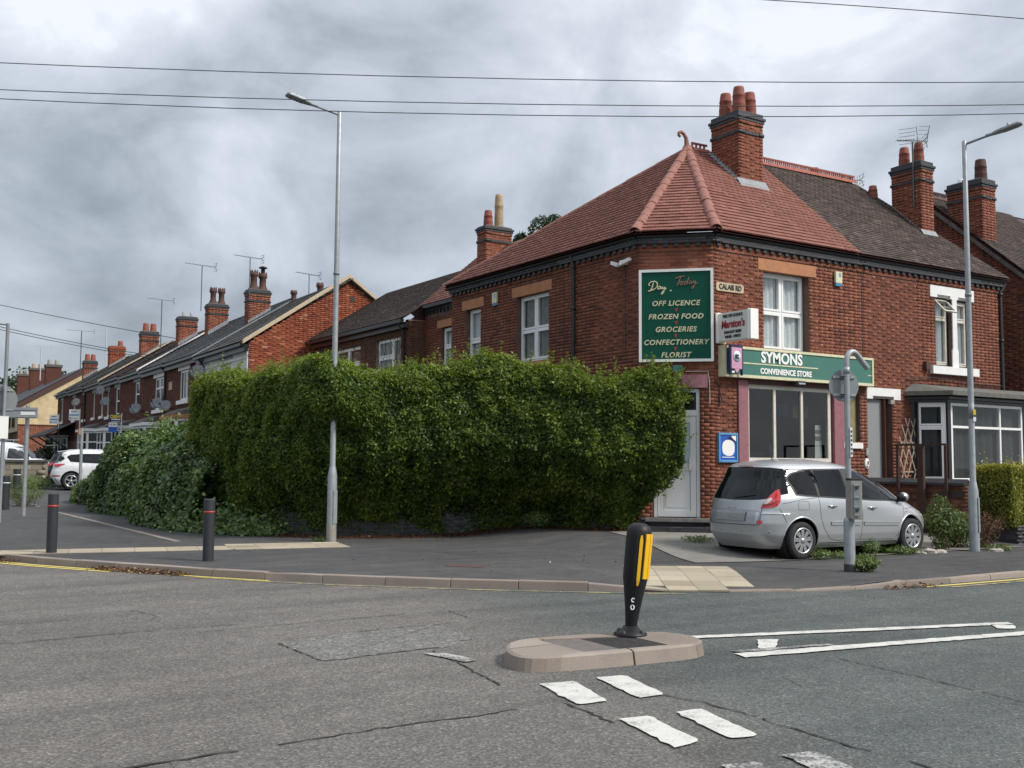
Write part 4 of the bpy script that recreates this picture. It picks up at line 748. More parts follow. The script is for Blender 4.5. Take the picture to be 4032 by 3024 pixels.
# ------------------------------------------------------------------ house joined to the shop
nb = thing('terraced_house', 'brick house next to the shop with white lintels, bay window and brown tiled roof', 'house', (22.5, 16.2, .1))
MN = wf((19.85, 16.03), (1, 0)); LN = 5.45
HN = [(2.72, 3.36, 4.10, 5.86), (3.56, 4.14, 4.10, 5.86), (.12, 1.0, .35, 3.235), (2.35, 5.2, .5, 3.3)]
wallpanel(MN, LN, .05, 6.3, HN, 'wall', 'mortar', nb)
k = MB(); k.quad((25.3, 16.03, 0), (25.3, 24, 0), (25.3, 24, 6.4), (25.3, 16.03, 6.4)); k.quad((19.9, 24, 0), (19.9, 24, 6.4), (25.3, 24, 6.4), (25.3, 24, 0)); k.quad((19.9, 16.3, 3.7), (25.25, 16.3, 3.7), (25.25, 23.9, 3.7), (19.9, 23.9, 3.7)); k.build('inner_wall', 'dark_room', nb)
PS = Pieces(); PB = Pieces(); PD = Pieces()
bricks(PS, MN, LN, .1, 6.11, HN + [(2.51, 4.27, 5.84, 6.09), (.09, 1.30, 3.2, 3.46)], tb=.33, spread=.13, head=.30, vis=lambda u, z: z > 3.5 or (u < 2.2 and z > 1.5))
bricks(PS, MN @ Matrix.Translation((0, -.016, 0)), LN, 6.125, 6.29, bond='stretcher', tb=.48); cornice(nb, MN, LN, PB, PD, (0, .05))
PS.finish(nb, 'brick', 'brickwork', 'brick_red', 300); PB.finish(nb, 'blue_brick', 'blue_brickwork', 'brick_blue', 40); PD.finish(nb, 'dentil', 'dentils', 'brick_blue', 60)
def stonehead(M, a, b, c, d, notches, root, mat='white_paint'):
    k = MB(M); k.box(a, b, -.03, .1, c+.07, d); xs = [a] + [q for n_ in notches for q in n_] + [b]
    for i in range(0, len(xs)-1, 2): k.box(xs[i], xs[i+1], -.0295, .1, c, c+.0701)
    for n0, n1 in notches: k.prism([(n0-.002, -.029, c+.069), (n0-.002, -.01, c+.069), (n0+.06, .02, c+.02), (n0+.06, .09, c+.02), (n0+.06, .09, c+.069)], (n1-n0+.004-.06, 0, 0))
    return k.build('lintel', mat, root, bevel=.006)
stonehead(MN, 2.51, 4.27, 5.80, 6.09, [(2.78, 3.30), (3.62, 4.10)], nb); stonehead(MN, .09, 1.30, 3.20, 3.46, [(.3, 1.05)], nb)
k = MB(MN); k.box(3.37, 3.55, -.03, .12, 4.09, 5.83); k.prism([(3.34, .0, 4.09), (3.58, .0, 4.09), (3.58, -.031, 4.09), (3.34, -.031, 4.09)], (0, 0, .45)); k.build('mullion', 'white_paint', nb, bevel=.008)
k = MB(MN); k.box(2.45, 4.30, -.11, .12, 3.90, 4.095); k.build('window_sill', 'white_paint', nb, bevel=.008)
for a, b in ((2.74, 3.34), (3.58, 4.12)):
    k = MB(MN)
    for q in ((a-.02, a+.02, .10, .2, 4.10, 5.8), (b-.02, b+.02, .10, .2, 4.10, 5.8), (a, b, .10, .2, 4.10, 4.15), (a, b, .10, .2, 5.77, 5.85)): k.box(*q)
    k.build('outer_frame', 'black_gloss', nb)
window(nb, MN, 2.77, 3.31, 4.15, 5.77, .11, (1,), ((.28, .72),), fw_=.05, sash=.03, mat='old_white'); window(nb, MN, 3.61, 4.09, 4.15, 5.77, .11, (1,), ((.28, .72),), fw_=.05, sash=.03, mat='old_white')
k = MB(MN @ Matrix.Translation((2.79, .09, 5.76)) @ Matrix.Rotation(-.75, 4, 'X'))
for q in ((0, .5, -.02, .02, -.04, 0), (0, .5, -.02, .02, -.44, -.40), (0, .04, -.02, .02, -.40, -.04), (.46, .5, -.02, .02, -.40, -.04)): k.box(*q)
ol = k.build('open_light', 'old_white', nb); k = MB(MN @ Matrix.Translation((2.79, .09, 5.76)) @ Matrix.Rotation(-.75, 4, 'X')); k.quad((.04, 0, -.4), (.46, 0, -.4), (.46, 0, -.04), (.04, 0, -.04)); k.build('pane', 'glass', ol)
# recessed entrance boarded in grey
k = MB(MN); k.box(.13, .12+.62, .10, .13, .36, 3.2); k.build('door_board', 'grey_door', nb); k = MB(MN); k.quad((.75, .0, .36), (1.0, .0, .36), (1.0, .25, .36), (.75, .25, .36)); k.box(.745, .765, .0, .24, .36, 3.2); k.build('door_jamb', 'brick_red', nb)
k = MB(MN); k.box(.1, 1.0, -.15, .2, .22, .355); k.build('doorstep', 'step_stone', nb, bevel=.01); k = MB(MN); k.box(.93, 1.08, -.03, .05, 3.1, 3.2); k.build('corbel', 'box_grey', nb)
# bay window with its flat felted roof
by, bx0, bx1 = 15.40, 22.06, 25.2
Mb1 = wf((21.56, 16.03), (bx0-21.56, by-16.03)); Lb = math.hypot(bx0-21.56, by-16.03); Mb2 = wf((bx0, by), (1, 0)); Lb2 = bx1-bx0
k = MB(Mb1); k.box(0, Lb, 0, .1, .2, 1.28); k.M = Mb2; k.box(0, Lb2, .0, .1, .2, 1.28); k.build('bay_base', 'brick_red', nb)
P = Pieces(); bricks(P, Mb2, Lb2, .2, 1.26, tb=.35); bricks(P, Mb1, Lb, .2, 1.26, tb=.35); P.finish(nb, 'bay_brick', 'bay_brickwork', 'brick_red', 40)
for m_, q_ in ((Mb1, (0, .10, -.01, .1, 1.28, 3.2)), (Mb2, (-.02, .10, -.02, .1, 1.28, 3.2)), (Mb2, (Lb2-.1, Lb2, -.02, .1, 1.28, 3.2)), (ID, (21.6, 22.1, 15.9, 16.05, 1.3, 3.2))): k = MB(m_); k.box(*q_); k.build('bay_post', 'black_gloss', nb)
window(nb, Mb1, .11, Lb-.04, 1.30, 3.16, .0, (1,), ((.30, .70),), fw_=.07, sash=.035, curtain='blind', drape=.12); window(nb, Mb2, .12, Lb2-.1, 1.30, 3.16, .0, (1.72, .82), ((.30, .70),), fw_=.07, sash=.0, curtain='blind', drape=.12)
k = MB(); ov = [(21.50, 16.02), (22.0, 15.34), (25.25, 15.34), (25.25, 16.02)]; k.prism([(x, y, 3.17) for x, y in ov], (0, 0, .06)); ov2 = [(21.42, 16.02), (21.95, 15.26), (25.3, 15.26), (25.3, 16.02)]; k.prism([(x, y, 3.232) for x, y in ov2], (0, 0, .06)); k.build('bay_fascia', 'black_gloss', nb)
ov3 = [(21.28, 16.02), (21.86, 15.1), (26.4, 15.1), (26.4, 16.02)]; k = MB(); k.prism([(x, y, 3.32) for x, y in ov3], (0, 0, .10)); k.add([(21.28, 16.02, 3.421), (21.86, 15.1, 3.421), (26.4, 15.1, 3.421), (26.4, 16.02, 3.62), (21.6, 16.02, 3.62)], [(0, 1, 2, 3, 4)]); k.build('bay_roof', 'felt_roof', nb)
k = MB(); k.box(23.1, 23.6, 15.3, 15.36, 1.18, 1.29); k.box(22.1, 25.2, 15.3, 15.39, 1.24, 1.30); k.build('bay_sill', 'white_paint', nb)
k = MB(MN); k.box(2.20, 2.36, -.10, 0, 3.98, 4.18); k.lathe([(0, -.01), (.09, -.02), (.09, .0)], (2.29, -.06, 4.06), 10, 'y'); k.build('flue_terminal', 'barge_brown', nb, bevel=.008)
k = MB(); gp = [(19.87, 15.945, 6.45), (25.42, 15.945, 6.45)]
a, b = Vector(gp[0]), Vector(gp[1]); V = []
for c in (a, b):
    for i in range(7): t = math.pi*i/6; V.append(c + Vector((0, -.055*math.cos(t), -.055*math.sin(t))))
k.add(V, [(i, i+1, 7+i+1, 7+i) for i in range(6)], True); k.box(19.87, 25.42, 15.99, 16.02, 6.39, 6.5); k.build('gutter', 'black_gloss', nb)
downpipe(nb, [(25.36, 15.945, 6.42), (25.36, 15.95, 6.34), (25.24, 15.99, 6.18), (25.24, 15.985, 3.6)], .042, clips=((25.24, 15.985, 6.1), (25.24, 15.985, 4.9)))
k = MB(); k.tube([(21.35, 15.98, 3.72), (22.4, 15.98, 3.80), (24, 15.98, 3.73), (25.2, 15.98, 3.72)], .012, 5); k.build('wall_cable', 'black_iron', nb)
Q = [Vector(p) for p in ((19.62, 15.85, 6.5), (25.45, 15.85, 6.5), (23.3, 18.95, 9.36), (19.62, 18.95, 9.36))]
k = MB(); k.quad(*[q-Vector((0, 0, .02)) for q in Q]); k.quad(Q[1], (25.45, 22.05, 6.5), Q[2]); k.quad(Q[3], Q[2], (25.45, 22.05, 6.5), (19.62, 22.05, 6.5)); nroof = k.build('roof', 'maroon', nb)
P = Pieces(); tiles(P, Q, Q[0], (1, 0, 0), (0, 3.1, 2.86), .10, .165, .017, .45, .22); P.finish(nroof, 'roof_tile', 'roof_tiles', 'tile_brown', 300)
crested(nroof, (18.62, 18.95, 9.37), (23.25, 18.95, 9.42))
ch = chimney(nb, wf((23.75, 17.2), (1, 0)), .50, .92, 7.75, 9.72, tb=.5, cap=.21, n=60)
pot(ch, 23.98, 17.42, 9.72, .55, .14, .11); pot(ch, 23.95, 17.85, 9.72, .52, .15, .115)
k = MB()
for i in range(10):
    y0 = 17.22 + .09*i; z0 = 6.5 + .922*(y0-15.85) + .07; k.quad((23.74, y0, z0-.03), (23.74, y0+.1, z0+.06), (23.74, y0+.09, z0+.13))
k.quad((23.68, 17.1, 7.71), (24.3, 17.1, 7.71), (24.3, 17.19, 7.86), (23.68, 17.19, 7.86)); k.build('lead_flashing', 'lead', nroof)
pot(nb, 22.4, 19.6, 9.35, .5, .14, .11); pot(nb, 22.1, 19.6, 9.25, .42, .14, .11); pot(nb, 23.45, 18.5, 8.9, .36, .13, .10)
# third house beyond
h3 = thing('brick_house', 'red brick gable with chimney behind the bay window house, cut by the frame edge', 'house', (27, 19, .1))
M3 = wf((26.5, 23.0), (0, -1)); rz = lambda u: 6.55 + .83*min(7.2-u, u-1.2+.9) if True else 0
def gz3(u): y = 23.0-u; return 6.55 + .86*(y-15.75) if y < 19.2 else 9.52 - .86*(y-19.2)
k = MB(M3); k.quad((0, 0, 0), (7.0, 0, 0), (7.0, 0, gz3(7.0)), (3.8, 0, 9.5), (0, 0, gz3(0))); k.build('wall', 'mortar', h3)
k = MB(); k.quad((26.5, 16.0, 0), (40, 16.0, 0), (40, 16.0, 6.6), (26.5, 16.0, 6.6)); k.build('front_wall', 'brick_red', h3)
P = Pieces(); bricks(P, M3, 7.0, 3.0, 9.5, clip=gz3, tb=.22, spread=.14, head=.12); P.finish(h3, 'brick', 'brickwork', 'brick_red', 120)
Q = [Vector(p) for p in ((26.4, 15.75, 6.6), (40, 15.75, 6.6), (40, 19.2, 9.58), (26.4, 19.2, 9.58))]; k = MB(); k.quad(*[q-Vector((0, 0, .03)) for q in Q]); k.quad(Q[3], Q[2], (40, 23, 6.4), (26.4, 23, 6.4)); r3 = k.build('roof', 'maroon', h3)
P = Pieces(); tiles(P, Q[:1] + [Vector((31, 15.75, 6.6)), Vector((31, 19.2, 9.58)), Q[3]], Q[0], (1, 0, 0), (0, 3.45, 2.98), .10, .165, .017, .35, .2); P.finish(r3, 'roof_tile', 'roof_tiles', 'tile_brown', 120); crested(r3, (26.45, 19.2, 9.6), (30, 19.2, 9.6), mat='pot_dark')
ch = chimney(h3, wf((26.49, 17.25), (1, 0)), .62, 1.08, 7.7, 9.68, tb=.45, cap=.22, n=50); pot(ch, 26.85, 17.5, 9.68, .62, .17, .145, mat='pot_dark'); k = MB(); k.lathe([(.09, 0), (.09, .16), (.07, .2), (0, .2)], (26.8, 18.1, 9.68), 10); k.build('flue_cowl', 'chrome', ch)
k = MB(); k.box(26.38, 26.47, 15.7, 19.2, 6.4, 6.52); k.v = [Vector((v.x, v.y, v.z + .86*(v.y-15.75) - .02)) for v in k.v]; k.build('verge', 'concrete_cap', r3)
k = MB(); k.box(26.44, 26.49, 16.3, 16.75, 2.35, 2.55); k.box(26.40, 26.49, 16.2, 16.85, 2.62, 2.78); k.build('meter_box', 'box_grey', h3)
# garden wall, rusty frame, trellis
gw = thing('garden_wall', 'low red brick garden wall with dark sloped coping in front of the car', 'wall', (19.9, 14.5, .2)); MG = wf((19.85, 15.98), (0, -1)); LG = 2.5
k = MB(MG); k.box(0, LG, .006, .22, 0, 1.24); k.build('core', 'mortar', gw); P = Pieces(); bricks(P, MG, LG, .05, 1.24, tb=.42, spread=.2); bricks(P, MG @ Matrix.Translation((LG, 0, 0)) @ Matrix.Rotation(math.pi/2, 4, 'Z'), .23, .05, 1.24, tb=.42); P.finish(gw, 'brick', 'brickwork', 'brick_brown', 200)
for i in range(8):
    a = LG*i/8; k = MB(MG); k.prism([(a+.004, -.05, 1.245), (a+.004, .27, 1.245), (a+.004, .25, 1.30), (a+.004, .11, 1.385), (a+.004, -.04, 1.30)], (LG/8-.008, 0, 0)); toned(k.build('coping', 'brick_blue', gw, bevel=.006), random.uniform(.3, .7))
k = MB(MG); k.box(1.95, 2.45, -.05, .02, 1.0, 1.14); k.build('brick_ledge', 'black_iron', gw)
fr = thing('metal_frame', 'rusty upright metal frame standing in front of the garden wall', 'frame', (19.72, 14.5, .2)); k = MB()
for y, r_ in ((15.04, .03), (14.44, .075), (13.84, .03)): k = MB(); k.box(19.72-r_*.5, 19.72+r_*.5, y-r_, y+r_, hz(19.7, y)-.02, 2.09); k.build('post', 'rust', fr)
k = MB(); k.box(19.70, 19.74, 13.81, 15.07, 2.092, 2.135); k.build('top_rail', 'rust', fr)
tl = thing('trellis', 'pale wooden diamond trellis leaning on the brick wall beside the grey door', 'trellis', (21.4, 15.95, 1.3))
for i, (a0, z0, a1, z1) in enumerate([(21.02, 1.75, 21.42, 2.78), (21.05, 1.32, 21.62, 2.80), (21.25, 1.30, 21.72, 2.45), (21.5, 1.30, 21.75, 1.95), (21.02, 2.35, 21.3, 1.7), (21.1, 2.62, 21.65, 1.35), (21.25, 2.78, 21.75, 1.5), (21.45, 2.72, 21.75, 2.0), (21.05, 1.8, 21.25, 1.33)]):
    p, q = Vector((a0, 15.96-.012*(i % 2), z0)), Vector((a1, 15.96-.012*(i % 2), z1)); d = (q-p).normalized(); s = Vector((d.z, 0, -d.x))*.013; k = MB(); k.prism([p+s, p-s, q-s, q+s], (0, .01, 0)); k.build('slat', 'trellis', tl)
k = MB(); k.box(21.08, 21.72, 15.975, 15.99, 2.19, 2.22); k.build('slat', 'trellis', tl); k = MB(); k.box(21.08, 21.72, 15.975, 15.99, 1.5, 1.53); k.build('slat', 'trellis', tl)
bp = thing('doorbell_panel', 'small grey doorbell panel beside the boarded doorway', 'doorbell', (19.98, 16, 1.9)); k = MB(MN); k.box(.02, .11, -.04, 0, 1.88, 2.06); k.build('case', 'box_grey', bp, bevel=.01); k = MB(MN); k.box(.055, .075, -.045, -.038, 1.93, 2.0); k.build('button', 'sign_paleblue', bp)
hp = thing('house_plaque', 'oval painted house plaque below the doorbell panel', 'plaque', (19.97, 16, 1.7)); k = MB(MN); k.lathe([(0, -.03), (.085, -.03), (.09, -.02), (.09, 0)], (0, 0, 0), 16, 'y'); k.v = [MN @ Vector(((MN.inverted() @ v).x*.85+.06, (MN.inverted() @ v).y, (MN.inverted() @ v).z*1.35+1.70)) for v in k.v]; k.build('plate', 'sign_white', hp)
k = MB(MN); k.box(.06, .11, -.036, -.028, 1.68, 1.76); k.box(.03, .08, -.036, -.028, 1.62, 1.65); k.build('painting', 'pot_red', hp)

# ------------------------------------------------------------------ rear wing and brown extension on the side street
rw = thing('rear_wing', 'narrow red brick rear wing behind the shop with one upstairs window', 'house', (16, 27, .1)); MW = wf((15.2, 28.83), (0, -1)); HW = [(1.05, 1.80, 4.05, 5.72)]
wallpanel(MW, 3.6, .05, 6.3, HW, 'wall', 'mortar', rw); P = Pieces(); bricks(P, MW, 3.6, 2.0, 6.1, HW + [(.8, 2.0, 5.72, 5.95)], tb=.35); P2 = Pieces(); PD = Pieces(); cornice(rw, MW, 3.6, P2, PD); P.finish(rw, 'brick', 'brickwork', 'brick_red', 60); P2.finish(rw, 'blue_brick', 'blue_brickwork', 'brick_blue', 20); PD.finish(rw, 'dentil', 'dentils', 'brick_blue', 20)
k = MB(MW); k.box(.8, 2.0, -.018, .1, 5.72, 5.95); k.build('lintel', 'stone_orange', rw); window(rw, MW, 1.07, 1.78, 4.06, 5.70, .1, (1,), ((.34, .66),), fw_=.05)
k = MB(); k.box(14.98, 15.12, 25.2, 28.9, 6.38, 6.48); k.build('gutter', 'black_gloss', rw)
Q = [Vector(p) for p in ((15.02, 28.9, 6.48), (15.02, 25.3, 6.48), (17.3, 25.3, 8.4), (17.3, 28.9, 8.4))]; k = MB(); k.quad(*[q-Vector((0, 0, .02)) for q in Q]); k.quad(Q[3], Q[2], (19.6, 25.3, 6.5), (19.6, 28.9, 6.5)); k.quad((15.2, 28.85, 0), (15.2, 28.85, 6.4), (17.3, 28.85, 8.3), (19.6, 28.85, 6.4), (19.6, 28.85, 0)); r_ = k.build('roof', 'maroon', rw)
P = Pieces(); tiles(P, Q, Q[0], (0, -1, 0), (2.28, 0, 1.92), .153, .165, .022, .5, .16); P.finish(r_, 'roof_tile', 'roof_tiles', 'tile_red', 40)
ch = chimney(rw, wf((16.5, 27.4), (1, 0)), .95, .50, 7.6, 8.98, tb=.6, cap=.16, n=90); pot(ch, 16.74, 27.65, 8.98, .52, .15, .115); pot(ch, 17.13, 27.65, 8.98, 1.08, .145, .12, mat='pot_buff')
ex = thing('brick_extension', 'brown brick extension with white windows and brown tiled roof beyond the hedge', 'house', (16, 32, .1)); ME = wf((14.6, 36.4), (0, -1)); LE = 7.6
HE = [(5.35, 7.09, 4.2, 5.60), (1.95, 4.1, 4.2, 5.57)]
wallpanel(ME, LE, .05, 6.0, HE, 'wall', 'mortar_light', ex); P = Pieces(); bricks(P, ME, LE, 2.5, 5.95, HE, tb=.45, bond='stretcher'); ME2 = wf((14.6, 28.8), (1, 0)); k = MB(ME2); k.box(0, 3.0, 0, .2, 0, 6.05); k.build('end_wall', 'mortar_light', ex)
bricks(P, ME2, 3.0, 2.5, 6.05, tb=.5, bond='stretcher'); P.finish(ex, 'brick', 'brickwork', 'brick_brown', 200)
window(ex, ME, 5.37, 7.07, 4.2, 5.58, .07, (1.15, .62), ((.42, .58), (1,)), fw_=.06, curtain='curtain_dim'); window(ex, ME, 1.97, 4.08, 4.2, 5.55, .07, (1, 1), ((.42, .58), (.42, .58)), fw_=.06, curtain='curtain_dim')
Q = [Vector(p) for p in ((14.35, 36.6, 6.05), (14.35, 28.7, 6.05), (17.6, 28.7, 8.15), (17.6, 36.6, 8.15))]; k = MB(); k.quad(*[q-Vector((0, 0, .02)) for q in Q]); k.quad(Q[3], Q[2], (20.8, 28.7, 6.05), (20.8, 36.6, 6.05)); k.quad((14.6, 28.81, 6.0), (17.6, 28.81, 8.1), (20.6, 28.81, 6.0)); r_ = k.build('roof', 'maroon', ex)
P = Pieces(); tiles(P, Q, Q[0], (0, -1, 0), (3.25, 0, 2.1), .10, .165, .016, .35, .2); P.finish(r_, 'roof_tile', 'roof_tiles', 'tile_brown', 100)
k = MB(); k.box(14.30, 14.42, 28.75, 36.6, 5.93, 6.04); k.box(14.47, 14.6, 28.75, 36.5, 5.78, 5.95); k.build('gutter', 'black_gloss', ex); downpipe(ex, [(14.36, 28.95, 5.96), (14.36, 28.95, 5.85), (14.54, 28.98, 5.65), (14.54, 28.98, .4)], .04)
# bare creeper stems on the extension wall
cs = thing('creeper_stems', 'bare dead creeper stems clinging to the brown extension wall', 'creeper', (14.55, 30, 4)); k = MB()
for i in range(26):
    y, z = random.uniform(28.9, 35), 3.8; p = [(14.575, y, z)]
    for j in range(7): y += random.gauss(0, .16); z += random.uniform(.2, .38); p.append((14.575 + random.uniform(-.012, .004), y, min(z, 5.85)))
    k.tube(p, .007, 4, False)
for i in range(12):
    x, z = random.uniform(14.65, 15.15), 3.8; p = []
    for j in range(7): p.append((x, 28.785, min(z, 5.9))); x += random.gauss(0, .06); z += random.uniform(.2, .4)
    k.tube(p, .007, 4, False)
k.build('stems', 'dry_stem', cs, kind='stuff')

# ------------------------------------------------------------------ the terrace up the side street
TA = R(1.75); TD = Vector((math.sin(TA), math.cos(TA), 0)); TN = Vector((math.cos(TA), -math.sin(TA), 0)); TP0 = Vector((12.3, 36.9, 0))
def tpt(t, s=0., z=0.): return TP0 + TD*t + TN*s + Vector((0, 0, z))
def tz(t): return .35 + .0128*t
def twin(root, MT, L, t0, t1, zb, zt, head=True, sill=True, cols=(1,), rows=((.5, .5),), hm='lead', sm='white_paint', curtain=None):
    a0, a1 = L - t1, L - t0; window(root, MT, a0, a1, zb, zt, .06, cols, rows, fw_=.095, sash=0, curtain=curtain, gl='van_glass')
    k = MB(MT)
    if head: k.box(a0-.18, a1+.18, -.03, .1, zt+.0, zt+.30); k.build('lintel', hm, root)
    if sill: k = MB(MT); k.box(a0-.16, a1+.16, -.09, .1, zb-.17, zb-.002); k.build('window_sill', sm, root)
def thouse(label, t0, t1, wins, wallmat, brickm, roofm, tg, tw, eave, ridge=2.62, end=False, ground=()):
    """terraced house between t0 and t1 (metres up the street); local wall frame runs down the street"""
    root = thing('terraced_house', label, 'house', tpt((t0+t1)/2, 4, tz(t0)), 'terraced houses up the side street'); L = t1-t0; q = tpt(t1); MT = wf((q.x, q.y), (-TD.x, -TD.y)); ez = eave
    H_ = [(L-(b-t0), L-(a-t0), zb, zt) for a, b, zb, zt in [w_[:4] for w_ in wins]]
    wallpanel(MT, L, 0, ez, H_, 'wall', wallmat, root, back=False); P = Pieces()
    if brickm:
        HB = H_ + [(a-.18, b+.18, d, d+.30) for a, b, c, d in H_] + [(a-.16, b+.16, c-.17, c) for a, b, c, d in H_]
        bricks(P, MT, L, 3.0, ez-.02, HB, tb=.45, spread=.2, head=.12, c=.075, j=.011); P.finish(root, 'brick', 'brickwork', brickm, 60 if t0 < 20 else 0)
    for w_ in wins: twin(root, MT, L, w_[0]-t0, w_[1]-t0, w_[2], w_[3], **(w_[4] if len(w_) > 4 else {}))
    S_ = 3.85; P = Pieces(); a, b = tpt(t1+.02, -.28, ez+.0), tpt(t0-.02, -.28, ez); c, d = tpt(t0-.02, S_, ez+ridge), tpt(t1+.02, S_, ez+ridge)
    k = MB(); dz = Vector((0, 0, -.03)); k.quad(a+dz, b+dz, c+dz, d+dz); k.quad(d, c, tpt(t0, 8.0, ez), tpt(t1, 8.0, ez)); rf = k.build('roof', 'concrete_cap', root)
    tiles(P, [a, b, c, d], a, -TD, (c-b), tg, tw, .03 if tg > .25 else .02, .45, .14); P.finish(rf, 'roof_tile', 'roof_tiles', roofm, 80 if t0 < 18 else 0)
    for i in range(int(L/.45)):
        k = MB(); halfround(k, tpt(t0+.45*i, S_, ez+ridge+.02), tpt(t0+.45*(i+1.03), S_, ez+ridge+.03), .12, (0, 0, 1), 5); k.build('ridge_tile', roofm if roofm != 'tile_brown' else 'pot_dark', rf)
    k = MB(); p0, p1 = tpt(t0, -.32, ez-.02), tpt(t1, -.32, ez-.02); k.prism([p0, p0+Vector((0, 0, -.10)), p0+TN*.12+Vector((0, 0, -.10)), p0+TN*.12], p1-p0); k.prism([p0+TN*.14+Vector((0, 0, -.04)), p0+TN*.14+Vector((0, 0, -.28)), p0+TN*.3+Vector((0, 0, -.28)), p0+TN*.3+Vector((0, 0, -.04))], p1-p0); k.build('gutter', 'black_gloss', root)
    for tp in ((t0, t1) if t0 else (t1,)):
        k = MB(); k.quad(tpt(tp, 0, 0), tpt(tp, 8, 0), tpt(tp, 8, ez), tpt(tp, S_, ez+ridge-.05), tpt(tp, 0, ez)); k.build('party_wall', 'mortar', root)
    return root, MT, L
def bay(root, t0, t1, z0, z1, dep=.7, mat='white_paint', capm='white_paint', pan=True, pitched=False):
    k = MB(); A, B, C, D = tpt(t0, 0), tpt(t0+.45, -dep), tpt(t1-.45, -dep), tpt(t1, 0)
    for p, q in ((B, A), (C, B), (D, C)):
        M = wf((p.x, p.y), (q.x-p.x, q.y-p.y)); l = (q-p).length; k.M = M; k.box(0, l, 0, .08, z0, z0+.75); window(root, M, .04, l-.04, z0+.76, z1-.02, .0, (1, 1) if l > 1 else (1,), ((.32, .68),), fw_=.09, sash=0, curtain=None, gl='van_glass')
    k.M = ID; k.build('bay_panel', mat, root); k = MB(); k.prism([A+TD*-.1+Vector((0, 0, z1)), B+TD*-.08-TN*.12+Vector((0, 0, z1)), C+TD*.08-TN*.12+Vector((0, 0, z1)), D+TD*.1+Vector((0, 0, z1))], (0, 0, .16)); k.build('bay_cornice', capm, root)
    k = MB(); k.add([A+Vector((0, 0, z1+.162)), B-TN*.15+Vector((0, 0, z1+.162)), C-TN*.15+Vector((0, 0, z1+.162)), D+Vector((0, 0, z1+.162)), D+Vector((0, 0, z1+.5)), A+Vector((0, 0, z1+.5))], [(0, 1, 5), (1, 2, 4, 5), (2, 3, 4)]); k.build('bay_roof', 'concrete_cap', root)
ez0 = 5.92
H1, M1, L1 = thouse('white rendered end terrace house with grey ribbed tiles and bare brick gable', 0, 6.75, [(2.2, 3.6, 4.2, 5.35)], 'white_render', None, 'tile_grey', .33, .33, ez0, end=True)
k = MB(M1)
for z, o in ((5.62, .05), (5.38, .035)): k.box(0, L1, -o, 0, z, z+.11)
k.box(L1-.12, L1, -.05, 0, .3, 5.6); k.build('render_band', 'white_render', H1)
downpipe(H1, [tpt(5.9, -.3, 5.8), tpt(5.9, -.08, 5.5), tpt(5.9, -.08, 1.)], .05)
MGb = wf((tpt(0).x, 36.88), (1, 0))
def gtop(u): return ez0 + .02 + (u*.68 if u < 3.85 else (3.85-(u-3.85))*.68)
k = MB(MGb); k.quad((0, 0, 0), (7.6, 0, 0), (7.6, 0, ez0), (3.85, 0, gtop(3.85)), (0, 0, ez0)); k.build('gable_wall', 'mortar', H1)
P = Pieces(); bricks(P, MGb, 7.6, 3.0, 8.6, clip=gtop, tb=.5, spread=.2, bond='flemish', head=.0); P.finish(H1, 'gable_brick', 'gable_brickwork', 'brick_gable', 300)
k = MB(); 
for a, b in (((-.25, ez0-.05), (3.85, gtop(3.85)+.10)), ((3.85, gtop(3.85)+.10), (5.6, gtop(5.6)+.08))):
    A = MGb @ Vector((a[0], -.10, a[1])); B = MGb @ Vector((b[0], -.10, b[1])); k.prism([A, B, B+Vector((0, 0, .13)), A+Vector((0, 0, .13))], (0, .3, 0))
k.build('verge', 'stone_cream', H1); k = MB(MGb); k.box(3.9, 4.05, -.02, .02, 7.75, 7.95); k.build('air_brick', 'black_iron', H1)
bay(H1, 2.0, 5.0, .5, 3.2)
W2 = dict(cols=(1, 1), rows=((1,),), hm='white_paint', curtain=None)
H2, M2, L2 = thouse('dark brick terrace house with slate roof and a stone date plaque', 6.8, 12.3, [(8.55, 10.25, 4.30, 5.62, dict(cols=(1, 1.1, 1), rows=((1,),), hm='white_paint'))], 'mortar', 'brick_terrace', 'slate', .22, .25, 6.06)
bay(H2, 7.4, 10.6, .5, 3.45, capm='stone_orange', mat='white_paint')
H3_, M3_, L3_ = thouse('dark brick terrace house with slate roof and green lit window', 12.32, 17.65, [(13.15, 15.2, 4.08, 5.62, dict(cols=(1, 1), rows=((.32, .68), (.32, .68)), hm='white_paint'))], 'mortar', 'brick_terrace', 'slate', .22, .25, 6.10)
downpipe(H3_, [tpt(12.75, -.3, 6.0), tpt(12.75, -.07, 5.75), tpt(12.75, -.07, 1)], .05); bay(H3_, 13.6, 17.2, .5, 3.3)
k = MB(M2); k.box(.15, .75, -.03, .0, 4.88, 5.24); k.build('date_plaque', 'stone_cream', H2); k = MB(M2)
for i, z in enumerate((5.15, 5.05, 4.95)): k.box(.25, .65-.05*i, -.034, -.03, z, z+.03)
k.build('plaque_lettering', 'pot_red', H2)
H4, M4, L4 = thouse('brown roofed terrace house beyond the slate roofs, satellite dish under its window', 17.7, 23.2, [(18.65, 19.9, 4.45, 5.72)], 'mortar', 'brick_terrace', 'tile_brown', .2, .25, 6.18); bay(H4, 19.5, 22.6, .6, 3.3)
H5, M5, L5 = thouse('brown roofed terrace house behind the blue letting board', 23.25, 28.85, [(23.9, 25.2, 4.2, 5.74), (27.0, 27.9, 4.2, 5.74)], 'mortar', 'brick_terrace', 'tile_brown', .2, .25, 6.24); bay(H5, 24, 27, .6, 3.3)
H6, M6, L6 = thouse('grey roofed terrace house with patched orange chimney', 28.9, 35.2, [(29.0, 29.85, 4.3, 5.75), (31.9, 32.6, 4.3, 5.85)], 'mortar', 'brick_terrace', 'tile_grey', .25, .3, 6.34); bay(H6, 29.6, 34.0, .7, 3.4)
